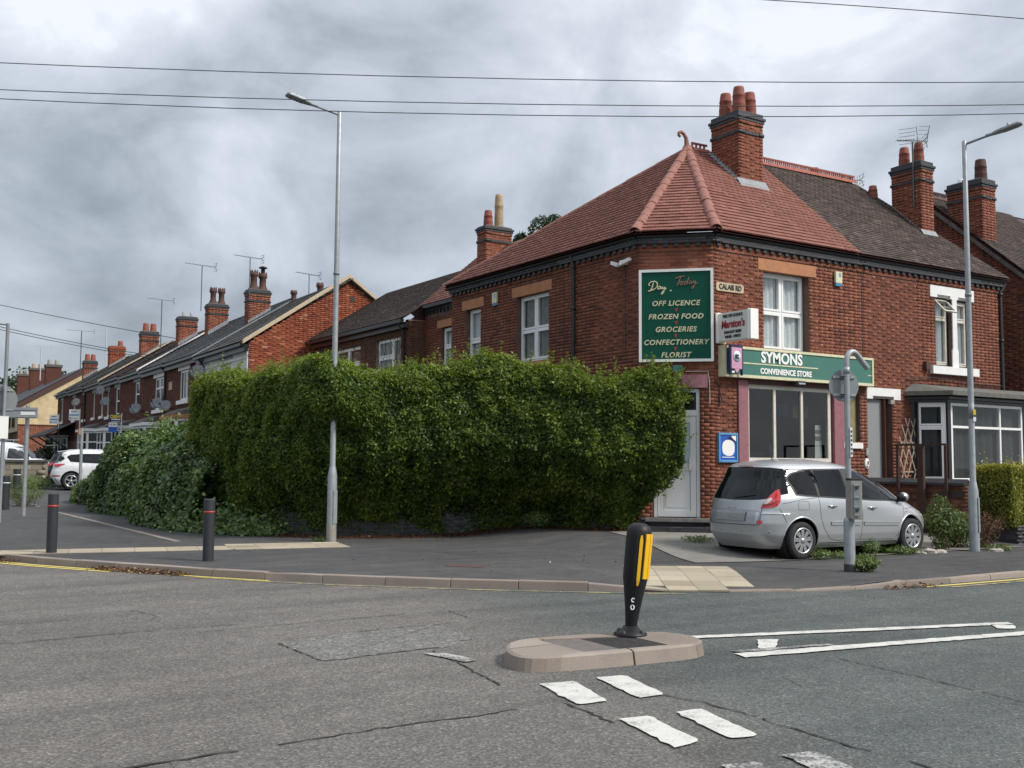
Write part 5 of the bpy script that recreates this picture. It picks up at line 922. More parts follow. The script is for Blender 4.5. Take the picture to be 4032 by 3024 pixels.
H7, M7, L7 = thouse('grey roofed terrace house with pale window sill beside the white letting boards', 35.25, 41.8, [(34.6+.8, 36.3, 4.3, 5.9), (39.6, 40.6, 4.4, 5.95)], 'mortar', 'brick_terrace', 'tile_grey', .25, .3, 6.42)
downpipe(H7, [tpt(35.3, -.3, 6.3), tpt(35.3, -.07, 6.0), tpt(35.3, -.07, 1)], .06)
H8, M8, L8 = thouse('far end terrace house with tiled porch canopy over white windows', 41.85, 48.1, [(45.3, 46.3, 4.45, 6.0)], 'mortar', 'brick_terrace', 'tile_grey', .25, .3, 6.50)
k = MB(); A = tpt(39.0, -1.9, 3.35); B = tpt(49.5, -1.9, 3.35); k.add([A, B, tpt(49.5, -.02, 4.15), tpt(39.0, -.02, 4.25), A-Vector((0, 0, .12)), B-Vector((0, 0, .12))], [(0, 1, 2, 3), (0, 4, 5, 1), (4, 3, 2, 5), (0, 3, 4), (1, 5, 2)]); k.build('porch_roof', 'tile_grey', H8)
for t in (40, 44.5, 49): k = MB(); k.tube([tpt(t, -1.7, 3.3), tpt(t, -.05, 2.2)], .05, 6); k.build('porch_bracket', 'black_iron', H8)
bay(H8, 42.2, 47.6, .9, 3.25, dep=.9)
for root, t0, s0, wdt, dpt, zb, zt, kind in ((H1, 7.0, 2.04, .95, .55, 7.2, 9.05, 0), (H2, 13.0+2.5, 2.55, 1.0, .6, 7.7, 9.55, 1), (H4, 20.9, 2.38, 1.0, .6, 7.8, 9.52, 2), (H6, 29.7, 2.2, 1.05, .6, 7.9, 9.62, 3), (H7, 42.0, 2.5, 1.08, .6, 8.2, 9.85, 4), (H8, 49, 1.85, 1.0, .6, 7.9, 9.33, 3)):
    q = tpt(t0, s0); ch = chimney(root, wf((q.x, q.y), (TN.x, TN.y)), wdt, dpt, zb, zt, mat='brick_gable' if kind == 4 else 'brick_red', blue=kind != 4, tb=.6, n=24 if t0 < 30 else 0, cap=.2 if kind < 3 else .26)
    for i, f in enumerate((.3, .72)):
        p = tpt(t0+dpt*.5, s0+wdt*f)
        if kind in (0, 1): pot(ch, p.x, p.y, zt, .86 if not (kind == 0 and i) else .80, .20, .15, mat='pot_dark', crown=True)
        elif kind == 2: k = MB(); k.lathe([(.08, 0), (.06, .1), (.07, .28), (0, .28)], (p.x, p.y, zt), 8); k.build('gas_flue', 'box_grey', ch)
        elif kind == 3: pot(ch, p.x, p.y, zt, .52, .20, .17, rings=False)
        elif i: pot(ch, p.x, p.y, zt, .42, .20, .17, rings=False)
    if kind == 0: p = tpt(t0+dpt*.5, s0+wdt*.72); k = MB(); k.lathe([(.09, .78), (.09, 1.0), (.2, 1.0), (.14, 1.06), (0, 1.1)], (p.x, p.y, zt), 12); k.build('cowl', 'black_iron', ch)
    k = MB(); n_ = TN
    for i in range(10):
        s1 = s0 + wdt*i/10; z = ez0 + .0128*t0 + .68*s1 + .13; A = tpt(t0-.02, s1, z); k.quad(A, A+n_*.12+Vector((0, 0, .0)), A+n_*.12+Vector((0, 0, .24)), A+Vector((0, 0, .15)))
    k.build('lead_flashing', 'lead', root)
for root, tp, z_, mat in ((H1, 6.75, ez0, 'lead'), (H3_, 17.7, 6.12, 'white_paint'), (H5, 28.9, 6.28, 'stone_cream')):
    k = MB(); A, B = tpt(tp, -.34, z_+.03), tpt(tp, 3.85, z_+2.70); k.prism([A, B, B+TD*.28, A+TD*.28], (0, 0, .10 if mat != 'lead' else .06)); k.build('verge', mat, root)
pot(H1, tpt(9.2, 4.8).x, tpt(9.2, 4.8).y, 8.95, .58, .17, .14, mat='pot_dark', crown=True); pot(H1, tpt(5., 4.5).x, tpt(5., 4.5).y, 8.6, .65, .17, .14, mat='pot_dark', crown=True)
# the pebble dashed gable end further up, and the houses behind it
cg = thing('gable_end_house', 'cream pebble dashed gable end house with brown bargeboards far up the street', 'house', (15, 98, 1)); Mq = wf((12.83, 98.4), (1, -.03)); 
k = MB(Mq); k.quad((0, 0, 4.67), (11, 0, 4.67), (11, 0, 6.5), (5.4, 0, 9.8), (0, 0, 6.5)); k.build('wall', 'cream_dash', cg); k = MB(Mq); k.box(0, 11, -.02, .2, 0, 4.66); k.box(0, 11, -.05, 0, 4.6, 4.7); k.build('lower_wall', 'brick_red', cg)
P = Pieces(); bricks(P, Mq @ Matrix.Translation((0, -.03, 0)), 11, 2.2, 4.55, tb=.75, c=.075, spread=.15); P.finish(cg, 'brick', 'brickwork', 'brick_red', 0)
k = MB(Mq)
for a, b in (((-.5, 6.25), (5.4, 9.92)), ((5.4, 9.92), (11.4, 6.2))): k.prism([(a[0], -.2, a[1]), (b[0], -.2, b[1]), (b[0], -.2, b[1]-.42), (a[0], -.2, a[1]-.42)], (0, .2, 0))
k.build('bargeboard', 'barge_brown', cg); k = MB(Mq); k.quad((-.6, -.25, 6.25), (5.4, -.25, 9.97), (5.4, 50, 10.6), (-.6, 50, 6.85)); k.quad((5.4, -.25, 9.97), (11.6, -.25, 6.2), (11.6, 50, 6.8), (5.4, 50, 10.6)); k.build('roof', 'slate', cg)
k = MB(Mq); k.quad((0, 0, 0), (0, 0, 6.4), (0, 30, 6.6), (0, 30, 0)); k.build('front_wall', 'stone_cream', cg)
for y, wz in ((2.5, 1.6), (6, 1.6), (10, 1.5), (14, 1.5)): k = MB(Mq); k.box(-.1, 0, y, y+wz, 4.5, 6.0); k.box(-.12, 0, y, y+wz, 1.5, 3.4); k.build('window', 'van_glass', cg)
k = MB(Mq); k.quad((-1.5, 0, 3.6), (0, 0, 4.1), (0, 26, 4.1), (-1.5, 26, 3.6)); k.build('porch_roof', 'tile_grey', cg)
for i, (y, zt) in enumerate(((12, 10.7), (24.7, 11.3), (37, 11.5))):
    k = MB(Mq); k.box(3.5, 4.9, y, y+1.1, 6.5, zt); c_ = k.build('chimney', 'brick_red', cg); k = MB(Mq); k.box(3.42, 4.98, y-.08, y+1.18, zt+.002, zt+.25); k.build('cap', 'concrete_cap', c_)
    for f in (3.85, 4.5): q = Mq @ Vector((f, y+.5, zt+.25)); pot(c_, q.x, q.y, q.z, .5, .22, .18, mat='pot_buff' if i == 1 else 'box_grey', rings=False)
# ------------------------------------------------------------------ hedges and plants
def hedgeshape(Wl, Tl, ns=90):
    W_ = chaikin(Wl, 3); T_ = chaikin(Tl, 3)
    def par(c, s):
        L = np.concatenate([[0], np.cumsum(np.linalg.norm(np.diff(c, axis=0), axis=1))]); q = s*L[-1]
        return np.stack([np.interp(q, L, c[:, 0]), np.interp(q, L, c[:, 1])], 1)
    return lambda s: par(W_, s), lambda s: par(T_, s)
Wp, Tp = hedgeshape([(7.3, 24.8), (7.4, 23.3), (8.3, 21.35), (8.9, 20.75), (9.9, 20.35), (11.2, 20.05), (12.3, 19.6), (13.3, 18.6), (14.05, 17.3)],
                    [(6.98, 24.9), (7.12, 23.2), (7.55, 21.1), (8.15, 19.75), (9.0, 19.15), (9.9, 18.75), (11.1, 18.25), (12.4, 17.4), (13.35, 16.6), (14.32, 15.98)])
ZT = 3.52
def hpt(s, v):
    """v 0..1 up the face, 1..1.25 round the shoulder, 1.25..2 back over the top"""
    w_, t_ = Wp(s), Tp(s); inw = np.array([.62, .78]); lean = sstep(.0, .62, v)
    zt = ZT + .10*np.sin(s*21) + .07*np.sin(s*47+1) + .10*sstep(.5, .65, s) - .26*sstep(.76, .92, s) - .45*sstep(.96, 1., s) - .12*sstep(.12, .0, s)
    f = w_ + (t_-w_)*lean[:, None]; z = .33 + (zt-.33-.35)*np.clip(v, 0, 1)
    a = np.clip((v-1)/.25, 0, 1)*math.pi/2; b = np.clip((v-1.25)/.75, 0, 1)*1.9
    f = f + inw*(.35*(1-np.cos(a)) + b)[:, None]; z = z + .35*np.sin(a)
    return np.column_stack([f, z])
def hnorm(s, v):
    e = 1e-3; a = hpt(s+e, v)-hpt(s-e, v); b = hpt(s, v+e)-hpt(s, v-e); n = np.cross(a, b); n /= np.linalg.norm(n, axis=1)[:, None]+1e-9; return n
hedge = thing('privet_hedge', 'huge overgrown privet hedge bulging over the low dark brick wall beside the shop', 'hedge', (10.5, 20, .1))
def hedge_cloud(n, vmax, seed):
    s = np.clip(rng.uniform(.004, 1.0, n) + rng.normal(0, .006, n), .002, .999); v = rng.uniform(0, vmax, n); return s, v
N_ = 300000
s, v = hedge_cloud(N_, 1.75, 1); keep = rng.uniform(0, 1, N_) < np.where(v < 1.25, 1, .55); s, v = s[keep], v[keep]
P0 = hpt(s, v); Nn = hnorm(s, v); 
b1 = vnoise(P0, 1.5, 3); b2 = vnoise(P0, 4.3, 5); b3 = vnoise(P0, 10., 8)
lump = .045*b1 + .085*b2 + .07*b3
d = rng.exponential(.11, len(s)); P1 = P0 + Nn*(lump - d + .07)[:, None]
bul = .62*np.exp(-((P0[:, 0]-8.3)/.75)**2)*sstep(2.1, 2.9, P0[:, 2])*sstep(20.9, 20.1, P0[:, 1]); P1[:, 0] -= .5*bul; P1[:, 1] -= .86*bul
low = sstep(.16, .0, v); P1[:, 2] += low*(vnoise(P0*np.array([1, 1, .2]), 2.2, 17)*.34 - .02) - .10*low*rng.uniform(0, 1, len(s))
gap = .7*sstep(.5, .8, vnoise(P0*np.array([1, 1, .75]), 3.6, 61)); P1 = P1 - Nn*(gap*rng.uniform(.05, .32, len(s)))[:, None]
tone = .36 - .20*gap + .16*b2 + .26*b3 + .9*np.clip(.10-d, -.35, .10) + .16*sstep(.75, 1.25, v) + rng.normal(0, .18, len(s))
left_ = sstep(.16, .02, s); tone = tone + .12*left_
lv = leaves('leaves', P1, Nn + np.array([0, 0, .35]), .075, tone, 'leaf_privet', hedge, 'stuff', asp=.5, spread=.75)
# long shoots along the top and trailing sprays at the foot
SP, SN, ST, stem = [], [], [], MB()
for i in range(1000):
    ss = random.random() if i % 9 else random.uniform(.95, .995); top_ = random.random() < .74; vv = random.uniform(.95, 1.5) if top_ else random.uniform(.2, 1.0)
    if i > 900: vv = random.uniform(0, .1); top_ = False
    p = hpt(np.array([ss]), np.array([vv]))[0]; n = hnorm(np.array([ss]), np.array([vv]))[0]
    tall = random.random() < .14
    dr = n*random.uniform(.2, .9) + np.array([random.gauss(0, .3), random.gauss(0, .3), (random.uniform(.7, 1.5) if top_ else (.2 if i <= 900 else -.6))]); dr = dr + (np.array([.9, -.7, .2]) if ss > .955 else 0); dr /= np.linalg.norm(dr); L = random.uniform(.15, .38)*(1.6 if top_ and tall else 1)
    if i > 900: L *= .9
    m_ = int(L/.017); t = np.linspace(.0, 1, m_); q = p + np.outer(t*L, dr) + rng.normal(0, .022, (m_, 3))*(1.15-t*.6)[:, None]; q[:, 2] -= .06*t*t
    SP.append(q); SN.append(np.tile(dr, (m_, 1)) + rng.normal(0, .8, (m_, 3))); ST.append(np.clip(.50 + .3*t + rng.normal(0, .13, m_), 0, 1) - (.2 if i > 900 else 0))
    if i % 3 == 0: stem.tube([p, p+dr*L], [.006, .002], 3, False, False)
leaves('shoot_leaves', np.vstack(SP), np.vstack(SN), .065, np.concatenate(ST), 'leaf_privet', hedge, 'stuff', asp=.45, spread=.5)
for i in range(40):
    ss = random.uniform(.1, .98); a = Wp(np.array([ss]))[0]; b = hpt(np.array([min(ss+random.gauss(0, .02), .99)]), np.array([random.uniform(.1, .25)]))[0]; stem.tube([(a[0]+.3, a[1]+.4, .1), (a[0]+.1, a[1]+.15, .3), tuple(b)], [.02, .012, .006], 4, False, False)
stem.build('stems', 'stem', hedge, kind='stuff')
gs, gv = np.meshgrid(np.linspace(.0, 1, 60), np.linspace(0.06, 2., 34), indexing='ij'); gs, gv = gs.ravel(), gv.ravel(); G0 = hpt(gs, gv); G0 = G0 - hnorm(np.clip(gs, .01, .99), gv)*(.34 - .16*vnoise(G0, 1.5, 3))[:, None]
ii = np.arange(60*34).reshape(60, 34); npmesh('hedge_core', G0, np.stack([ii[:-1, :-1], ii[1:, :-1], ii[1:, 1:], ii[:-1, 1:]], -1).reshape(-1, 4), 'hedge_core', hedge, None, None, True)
# low wall of blue bricks under it
lw = thing('low_brick_wall', 'low curved wall of dark blue bricks under the big privet hedge', 'wall', (10.3, 20.3, .1)); wl = chaikin([(7.85, 22.4), (8.3, 21.35), (8.9, 20.75), (9.9, 20.35), (11.2, 20.05), (12.3, 19.6), (13.3, 18.6), (14.05, 17.3)], 2); P = Pieces(); wq = resample(wl, .225)
for r_ in range(7):
    for i in range(len(wq)-1):
        a, b = wq[i], wq[i+1]; dd_ = (b-a)/np.linalg.norm(b-a); o = a + dd_*(.112 if r_ % 2 else 0); U = Vector((*dd_, 0)); N2 = Vector((dd_[1], -dd_[0], 0)); zz_ = hz(o[0], o[1])
        P.add(Vector((o[0], o[1], zz_ + .072*r_ - .02)) + N2*random.uniform(0, .004), U, Vector((0, 0, 1)), N2, .214, .063, .012, random.gauss(.45, .2), r_ < 7)
k = MB()
for i in range(len(wq)-1):
    a, b = wq[i], wq[i+1]; k.quad((a[0], a[1], 0), (b[0], b[1], 0), (b[0], b[1], .56), (a[0], a[1], .56)); dd_ = b-a; n_ = np.array([-dd_[1], dd_[0]])/np.linalg.norm(dd_)*.22; k.quad((a[0], a[1], .56), (b[0], b[1], .56), (b[0]+n_[0], b[1]+n_[1], .56), (a[0]+n_[0], a[1]+n_[1], .56))
k.build('core', 'mortar_light', lw); P.finish(lw, 'brick', 'brickwork', 'brick_blue', 250)
# ivy bank running up the side street
ivy = thing('ivy_bank', 'sprawling bank of variegated ivy over an old wall along the footway', 'ivy', (7.5, 30, .1))
def ivp(s, v):
    y = 23.4 + 16.2*s; x0 = 6.35 + .25*np.sin(y*.9) + .035*np.maximum(y-27, 0)**1.25; top_ = 2.5 + .25*np.sin(s*9) + .15*np.sin(s*23) - 1.2*sstep(.72, 1, s) - .75*sstep(.28, 0, s)
    a = v*math.pi*.62; return np.column_stack([x0 + 1.9*(1-np.cos(a)), y, h(x0, y) + top_*np.sin(np.minimum(a, math.pi/2))**.8 - .12*np.maximum(a-math.pi/2, 0)])
def ivn(s, v): e = 1e-3; n = np.cross(ivp(s, v+e)-ivp(s, v-e), ivp(s+e, v)-ivp(s-e, v)); n /= np.linalg.norm(n, axis=1)[:, None]+1e-9; return np.where(n[:, :1] > .2, -n, n)
n_ = 52000; s = rng.uniform(0, 1, n_)**1.25; v = rng.uniform(0, 1, n_); P0 = ivp(s, v); Nn = ivn(s, v); b1 = vnoise(P0, 1.9, 31); b2 = vnoise(P0, 5, 32); P1 = P0 + Nn*(.26*b1 + .10*b2 - rng.exponential(.06, n_))[:, None]; P1[:, 2] = np.maximum(P1[:, 2], h(P1[:, 0], P1[:, 1])+.02)
tone = np.clip(.30 + .26*b2 + rng.normal(0, .18, n_), 0, .83); var_ = rng.uniform(0, 1, n_) < .06 + .17*(b1 > .0); tone = np.where(var_, rng.uniform(.84, 1., n_), tone)
leaves('leaves', P1, Nn + np.array([0, 0, .3]), np.where(var_, .065, .11), tone, 'leaf_ivy', ivy, 'stuff', asp=.85, spread=.5, droop=.8)
SP, SN, ST = [], [], []
for i in range(46):
    p = ivp(np.array([random.uniform(.1, .75)]), np.array([random.uniform(.75, 1)]))[0]; dr = np.array([random.gauss(-.2, .4), random.gauss(-.1, .4), random.uniform(.5, 1.3)]); L = random.uniform(.25, .85); m_ = int(L/.04); t = np.linspace(0, 1, m_); SP.append(p + np.outer(t*L, dr) + rng.normal(0, .04, (m_, 3))); SN.append(rng.normal(0, 1, (m_, 3))); ST.append(rng.uniform(.35, .8, m_))
leaves('shoot_leaves', np.vstack(SP), np.vstack(SN), .12, np.concatenate(ST), 'leaf_ivy', ivy, 'stuff', asp=.7)
gs, gv = np.meshgrid(np.linspace(0, 1, 50), np.linspace(0, 1, 16), indexing='ij'); gs, gv = gs.ravel(), gv.ravel(); G0 = ivp(gs, gv) - ivn(gs, np.clip(gv, .02, .98))*.26; ii = np.arange(800).reshape(50, 16); npmesh('ivy_core', G0, np.stack([ii[:-1, :-1], ii[1:, :-1], ii[1:, 1:], ii[:-1, 1:]], -1).reshape(-1, 4), 'hedge_core', ivy, None, None, True)
# ivy creeping at the hedge's left foot
n_ = 9000; a_ = rng.uniform(0, 1, n_); bx = np.stack([np.interp(a_, [0, .5, 1], [6.6, 7.0, 7.7]), np.interp(a_, [0, .5, 1], [24.6, 23.0, 21.6])], 1) + rng.normal(0, .22, (n_, 2)); zz_ = rng.exponential(.11, n_)*(1.6-a_); P1 = np.column_stack([bx, h(bx[:, 0], bx[:, 1]) + .02 + zz_]); leaves('foot_ivy', P1, np.tile([-.3, -.5, .9], (n_, 1)), .085, np.clip(rng.normal(.45, .2, n_), 0, .9), 'leaf_ivy', ivy, 'stuff', asp=.8, spread=.6)
# clipped golden hedge in the front garden on the right, on its dark wall
gh = thing('golden_hedge', 'clipped golden yellow privet hedge on a dark brick wall in front of the bay window', 'hedge', (21.2, 13, .15))
def boxcloud(n, lo, hi, rough, seed):
    lo, hi = np.array(lo), np.array(hi); S_ = hi-lo; ar = np.array([S_[1]*S_[2], S_[0]*S_[2], S_[0]*S_[1]]); f = rng.choice(3, n, p=ar/ar.sum()); p = rng.uniform(0, 1, (n, 3)); sd_ = rng.integers(0, 2, n); nn = np.zeros((n, 3)); p[np.arange(n), f] = sd_; nn[np.arange(n), f] = sd_*2-1
    q = lo + p*S_; d = rng.exponential(.035, n); return q + nn*(rough*vnoise(q, 5, seed) - d)[:, None], nn, d
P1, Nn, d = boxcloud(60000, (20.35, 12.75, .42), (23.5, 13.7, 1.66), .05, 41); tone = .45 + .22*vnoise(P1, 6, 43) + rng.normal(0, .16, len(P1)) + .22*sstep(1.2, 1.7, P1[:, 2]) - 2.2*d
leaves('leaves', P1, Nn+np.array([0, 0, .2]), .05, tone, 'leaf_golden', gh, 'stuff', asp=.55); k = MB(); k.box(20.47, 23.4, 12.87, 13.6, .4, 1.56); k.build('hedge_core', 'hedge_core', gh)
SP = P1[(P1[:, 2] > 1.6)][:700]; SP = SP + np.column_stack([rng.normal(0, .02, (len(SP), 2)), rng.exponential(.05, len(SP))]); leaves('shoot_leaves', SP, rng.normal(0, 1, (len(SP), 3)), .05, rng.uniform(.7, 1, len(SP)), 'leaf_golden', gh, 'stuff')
fw2 = thing('front_wall', 'low dark brick wall below the golden hedge', 'wall', (21.8, 12.9, .1)); MW2 = wf((20.45, 12.72), (1, 0)); k = MB(MW2); k.box(0, 3.2, .01, .9, -.2, .44); k.build('core', 'mortar', fw2); P = Pieces(); bricks(P, MW2, 3.2, .02, .44, tb=.5); bricks(P, wf((20.45, 13.6), (0, -1)), .88, .02, .44, tb=.5); P.finish(fw2, 'brick', 'brickwork', 'brick_blue', 60)
def tuft(name, label, cat, x, y, r, hh, n, mat, size=.06, asp=.3, group=None, stalk=0, wid=1.):
    z = hz(x, y); t = thing(name, label, cat, (x, y, z), group); a = rng.uniform(0, 6.283, n); q = rng.uniform(0, 1, n)**.6; rr = r*np.sqrt(rng.uniform(0, 1, n))*(.45+.55*q)
    P1 = np.column_stack([x + rr*np.cos(a)*wid, y + rr*np.sin(a), z + .01 + hh*q*(1-.5*(rr/r)**2)]); Nn = np.column_stack([np.cos(a), np.sin(a), np.full(n, .6)]); leaves('leaves', P1, Nn, size, np.clip(.45 + .3*vnoise(P1, 9, 7) + rng.normal(0, .15, n) + .15*q, 0, 1), mat, t, 'stuff', asp=asp, spread=.6)
    k = MB()
    for i in range(stalk): a = random.uniform(0, 6.28); l = random.uniform(.6, 1.); k.tube([(x+random.gauss(0, r*.25), y+random.gauss(0, r*.2), z-.01), (x+r*.5*math.cos(a)*wid, y+r*.5*math.sin(a), z+hh*.6*l), (x+r*.9*math.cos(a)*wid, y+r*.9*math.sin(a), z+hh*l)], [.008, .005, .002], 3, False)
    if stalk: k.build('stems', 'dry_stem', t, kind='stuff')
    return t
tuft('weed_bush', 'tall green weeds crowding the front wheel of the silver car', 'weeds', 17.75, 12.6, .34, 1.05, 1500, 'leaf_weed', .065, .5, stalk=26); tuft('weed_bush', 'bramble bush between the rusty frame and the right lamp post', 'weeds', 18.45, 12.75, .42, .75, 1400, 'leaf_weed', .06, .7, stalk=40)
tuft('weed_bush', 'brown dead weeds behind the foot of the right lamp post', 'weeds', 18.9, 12.5, .5, .75, 700, 'litter', .06, .3, stalk=70)
for i, (x, y, r_, hh, n, lb) in enumerate(((12.98, 10.5, .24, .24, 1500, 'green weed clump at the foot of the swan neck sign post'), (14.05, 12.32, .28, .16, 500, 'weeds growing against the rear tyre of the silver car'), (14.55, 12.33, .3, .10, 350, 'low weeds along the crack beside the rear wheel'), (15.35, 12.3, .2, .30, 420, 'weeds on the concrete edge below the middle of the car'), (16.2, 12.35, .4, .14, 800, 'low weeds in front of the front wheel'), (18.6, 11.95, .3, .1, 400, 'thin weeds at the edge of the footway by the right lamp post'), (13.4, 14.6, .35, .12, 350, 'creeping weeds under the back bumper near the step'), (8.05, 19.55, .2, .06, 200, 'small weeds at the foot of the tall lamp post'), (12.6, 18.75, .45, .35, 900, 'weeds at the end of the low wall near the shop'))):
    tuft('weeds', lb, 'weeds', x, y, r_, hh, n, 'leaf_weed', .055, .35, 'weeds along the footway')
tuft('dandelion_clump', 'yellow flowered weeds beside the far bollards', 'weeds', 5.2, 37.5, .7, .75, 1400, 'leaf_weed', .08, .25, stalk=20); k = MB()
for i, (x, y, s_) in enumerate(((16.9, 12.25, .13), (17.15, 12.2, .10), (16.6, 12.22, .09), (18.35, 11.85, .10))):
    t = thing('rubble_lump', ['broad pale lump of rubble at the concrete edge by the front wheel', 'second pale rubble lump just right of the broad one', 'small rubble lump left of the broad one', 'pale broken stone beside the right lamp post'][i], 'rubble', (x, y, hz(x, y))); k = MB(); k.lathe([(s_*1.3, -.02), (s_*1.2, s_*.3), (s_*.6, s_*.55), (0, s_*.6)], (x, y, hz(x, y)), 7, smooth=False); k.v = [v + Vector((random.gauss(0, s_*.12), random.gauss(0, s_*.12), random.gauss(0, s_*.06))) for v in k.v]; k.build('stone', 'rubble', t)
tuft('grass_verge', 'dry grass growing along the foot of the stone block wall', 'grass', 6.9, 48.8, 1.6, .45, 2600, 'leaf_weed', .18, .12, wid=.8)
tuft('grass_verge', 'grass tuft at the foot of the bare post beside the ivy', 'grass', 8.6, 44.5, .9, .4, 1200, 'leaf_weed', .14, .15)
# trees: two crowns over the shop roof, woods on the hill far up the street
def tree(name, label, x, y, z0, crowns, mat, th, lsz, n, group=None):
    t = thing(name, label, 'tree', (x, y, 0), group); k = MB(); k.tube([(x, y, z0-.5), (x+.1, y, z0+th*.5), (x, y, z0+th)], [.28, .2, .1], 8)
    for c in crowns: k.tube([(x, y, z0+th*.6), (c[0], c[1], c[2])], [.09, .03], 5, False)
    k.build('trunk', 'trunk', t); PP, NN = [], []
    for cx_, cy_, cz, r_, hh in crowns:
        q = rng.normal(0, 1, (n, 3)); q /= np.linalg.norm(q, axis=1)[:, None]; p = q*np.array([r_, r_, hh])*(rng.uniform(.55, 1.0, n)**.5)[:, None] + np.array([cx_, cy_, cz]); p = p[vnoise(p, 2.2/max(r_, .5), 77) > -.35]; p += q[:len(p)]*(.12*r_*vnoise(p, 6/r_, 5))[:, None]; PP.append(p); NN.append(p-np.array([cx_, cy_, cz]))
    PP, NN = np.vstack(PP), np.vstack(NN); leaves('crown', PP, NN, lsz, np.clip(.45 + .3*vnoise(PP, 2.5, 9) + rng.normal(0, .14, len(PP)), 0, 1), mat, t, 'stuff', asp=.5, spread=.7); return t
tree('ash_tree', 'small leafy tree top showing low over the red roof beside the chimney', 32.2, 49.7, 0, [(32.25, 49.67, 14.05, .42, .75), (32.5, 49.5, 13.2, .7, .9)], 'leaf_far', 13, .16, 1700)
tree('ash_tree', 'taller leafy tree top rising over the red roof slope', 34.2, 48.7, 0, [(33.3, 49, 14.6, .85, 1.2), (33.9, 48.7, 14.9, .7, 1.0), (33.6, 48.9, 13.3, 1.1, 1.2)], 'leaf_far', 14, .16, 1800)
hillx = np.linspace(-60, 140, 60); V = []
for x in hillx: V += [(x, 330, -2), (x, 345, 19 + 4*math.sin(x*.05) + 2*math.sin(x*.13)), (x, 420, 27 + 3*math.sin(x*.04))]
npmesh('hill', V, [(3*i+j, 3*i+3+j, 3*i+4+j, 3*i+1+j) for i in range(59) for j in range(2)], 'hedge_core', None, None, 'structure', True)
n_ = 60000; x = rng.uniform(-60, 140, n_); q = rng.uniform(0, 1, n_); P1 = np.column_stack([x, 331+24*q, 5 + (19+4*np.sin(x*.05)+2*np.sin(x*.13))*q**.6 + rng.normal(0, 1.0, n_)]); P1[:, 2] += 3.2*vnoise(P1, .35, 3); leaves('far_woods', P1, np.tile([0, -1., .6], (n_, 1)), 1.0, np.clip(.4 + .35*vnoise(P1, .4, 4) + rng.normal(0, .15, n_), 0, 1), 'leaf_far', None, 'stuff', asp=.8)
# ------------------------------------------------------------------ lamp posts, sign posts, bollards, wires
def lamp(label, x, y, zt, wide_to, ad, L, tag):
    z = hz(x, y); t = thing('street_lamp', label, 'street lamp', (x, y, z), 'street lamps'); k = MB()
    k.lathe([(.094, z-.05), (.092, wide_to), (.066, wide_to+.16), (.056, wide_to+.2), (.052, zt*.62), (.0525, zt*.62+.01), (.043, zt-.02), (.03, zt), (0, zt)], (x, y, 0), 16); k.build('column', 'galv', t)
    k = MB(); k.build('collar', 'galv_back', t) if False else None; k = MB(); k.lathe([(.060, zt*.62-.03), (.062, zt*.62-.03), (.062, zt*.62+.03), (.056, zt*.62+.03)], (x, y, 0), 12); k.build('collar', 'galv_back', t)
    d = Vector((*ad, 0)).normalized(); s = Vector((-d.y, d.x, 0)); o = Vector((x, y, zt-.08)); e = o + d*L*.52 + Vector((0, 0, .10)); k = MB(); k.tube([o, e], .024, 8); k.tube([e - d*.05, e + d*.10 + Vector((0, 0, .02))], .034, 8); k.build('bracket_arm', 'galv_back', t)
    f = e + d*.08 + Vector((0, 0, .02)); u = Vector((d.x, d.y, .22)).normalized(); n = s.cross(u); n = n if n.z > 0 else -n
    k = MB(); hw = .11; A = [f - s*.06, f + s*.06, f + u*.16 + s*hw, f + u*.47 + s*hw, f + u*.52 + s*.08, f + u*.52 - s*.08, f + u*.47 - s*hw, f + u*.16 - s*hw]; k.prism([p - n*.022 for p in A], n*.045); k.build('lantern', 'galv', t, bevel=.012)
    k = MB(); B = [f + u*.18 + s*.09, f + u*.45 + s*.09, f + u*.45 - s*.09, f + u*.18 - s*.09]; k.prism([p - n*.032 for p in B], n*.009); k.build('lens', 'galv_back', t); k = MB(); k.lathe([(.03, 0), (.03, .05), (.02, .07), (0, .07)], tuple(f + u*.28 + n*.03), 8); k.build('sensor', 'galv', t)
    k = MB(); q = Vector((math.cos(-1.2), math.sin(-1.2), 0)); r_ = Vector((-q.y, q.x, 0)); k.prism([Vector((x, y, z+.35)) + q*.088 + r_*.05, Vector((x, y, z+.35)) + q*.088 - r_*.05, Vector((x, y, z+1.0)) + q*.086 - r_*.05, Vector((x, y, z+1.0)) + q*.086 + r_*.05], q*.012); k.build('access_door', 'galv', t, bevel=.004); return t
lp1 = lamp('tall grey street lamp half swallowed by the big hedge', 8.2, 19.36, 8.70, 1.38, (-1, .05), 1.0, 1)
lp2 = lamp('tall grey street lamp on the right beside the golden hedge', 18.03, 12.08, 7.92, 1.18, (.35, -.94), .85, 2)
k = MB(); k.lathe([(.0548, 2.55), (.0552, 2.55), (.0552, 2.85), (.0548, 2.85)], (18.03, 12.08, 0), 16); k.build('sticker_band', 'galv_back', lp2); k = MB(); k.lathe([(.0965, hz(8.2, 19.36)), (.0965, .42), (.0955, .44)], (8.2, 19.36, 0), 16); k.build('worn_foot', 'box_grey', lp1, label='rust spotted paler foot of the column')
for j, (z0, z1, mt) in enumerate(((2.62, 2.72, 'sign_yellow'), (2.50, 2.58, 'sign_white'))): k = MB(wf((18.0, 12.02), (.85, -.5))); k.box(.0, .05, -.004, .003, z0, z1); k.build('label_plate', mt, lp2)
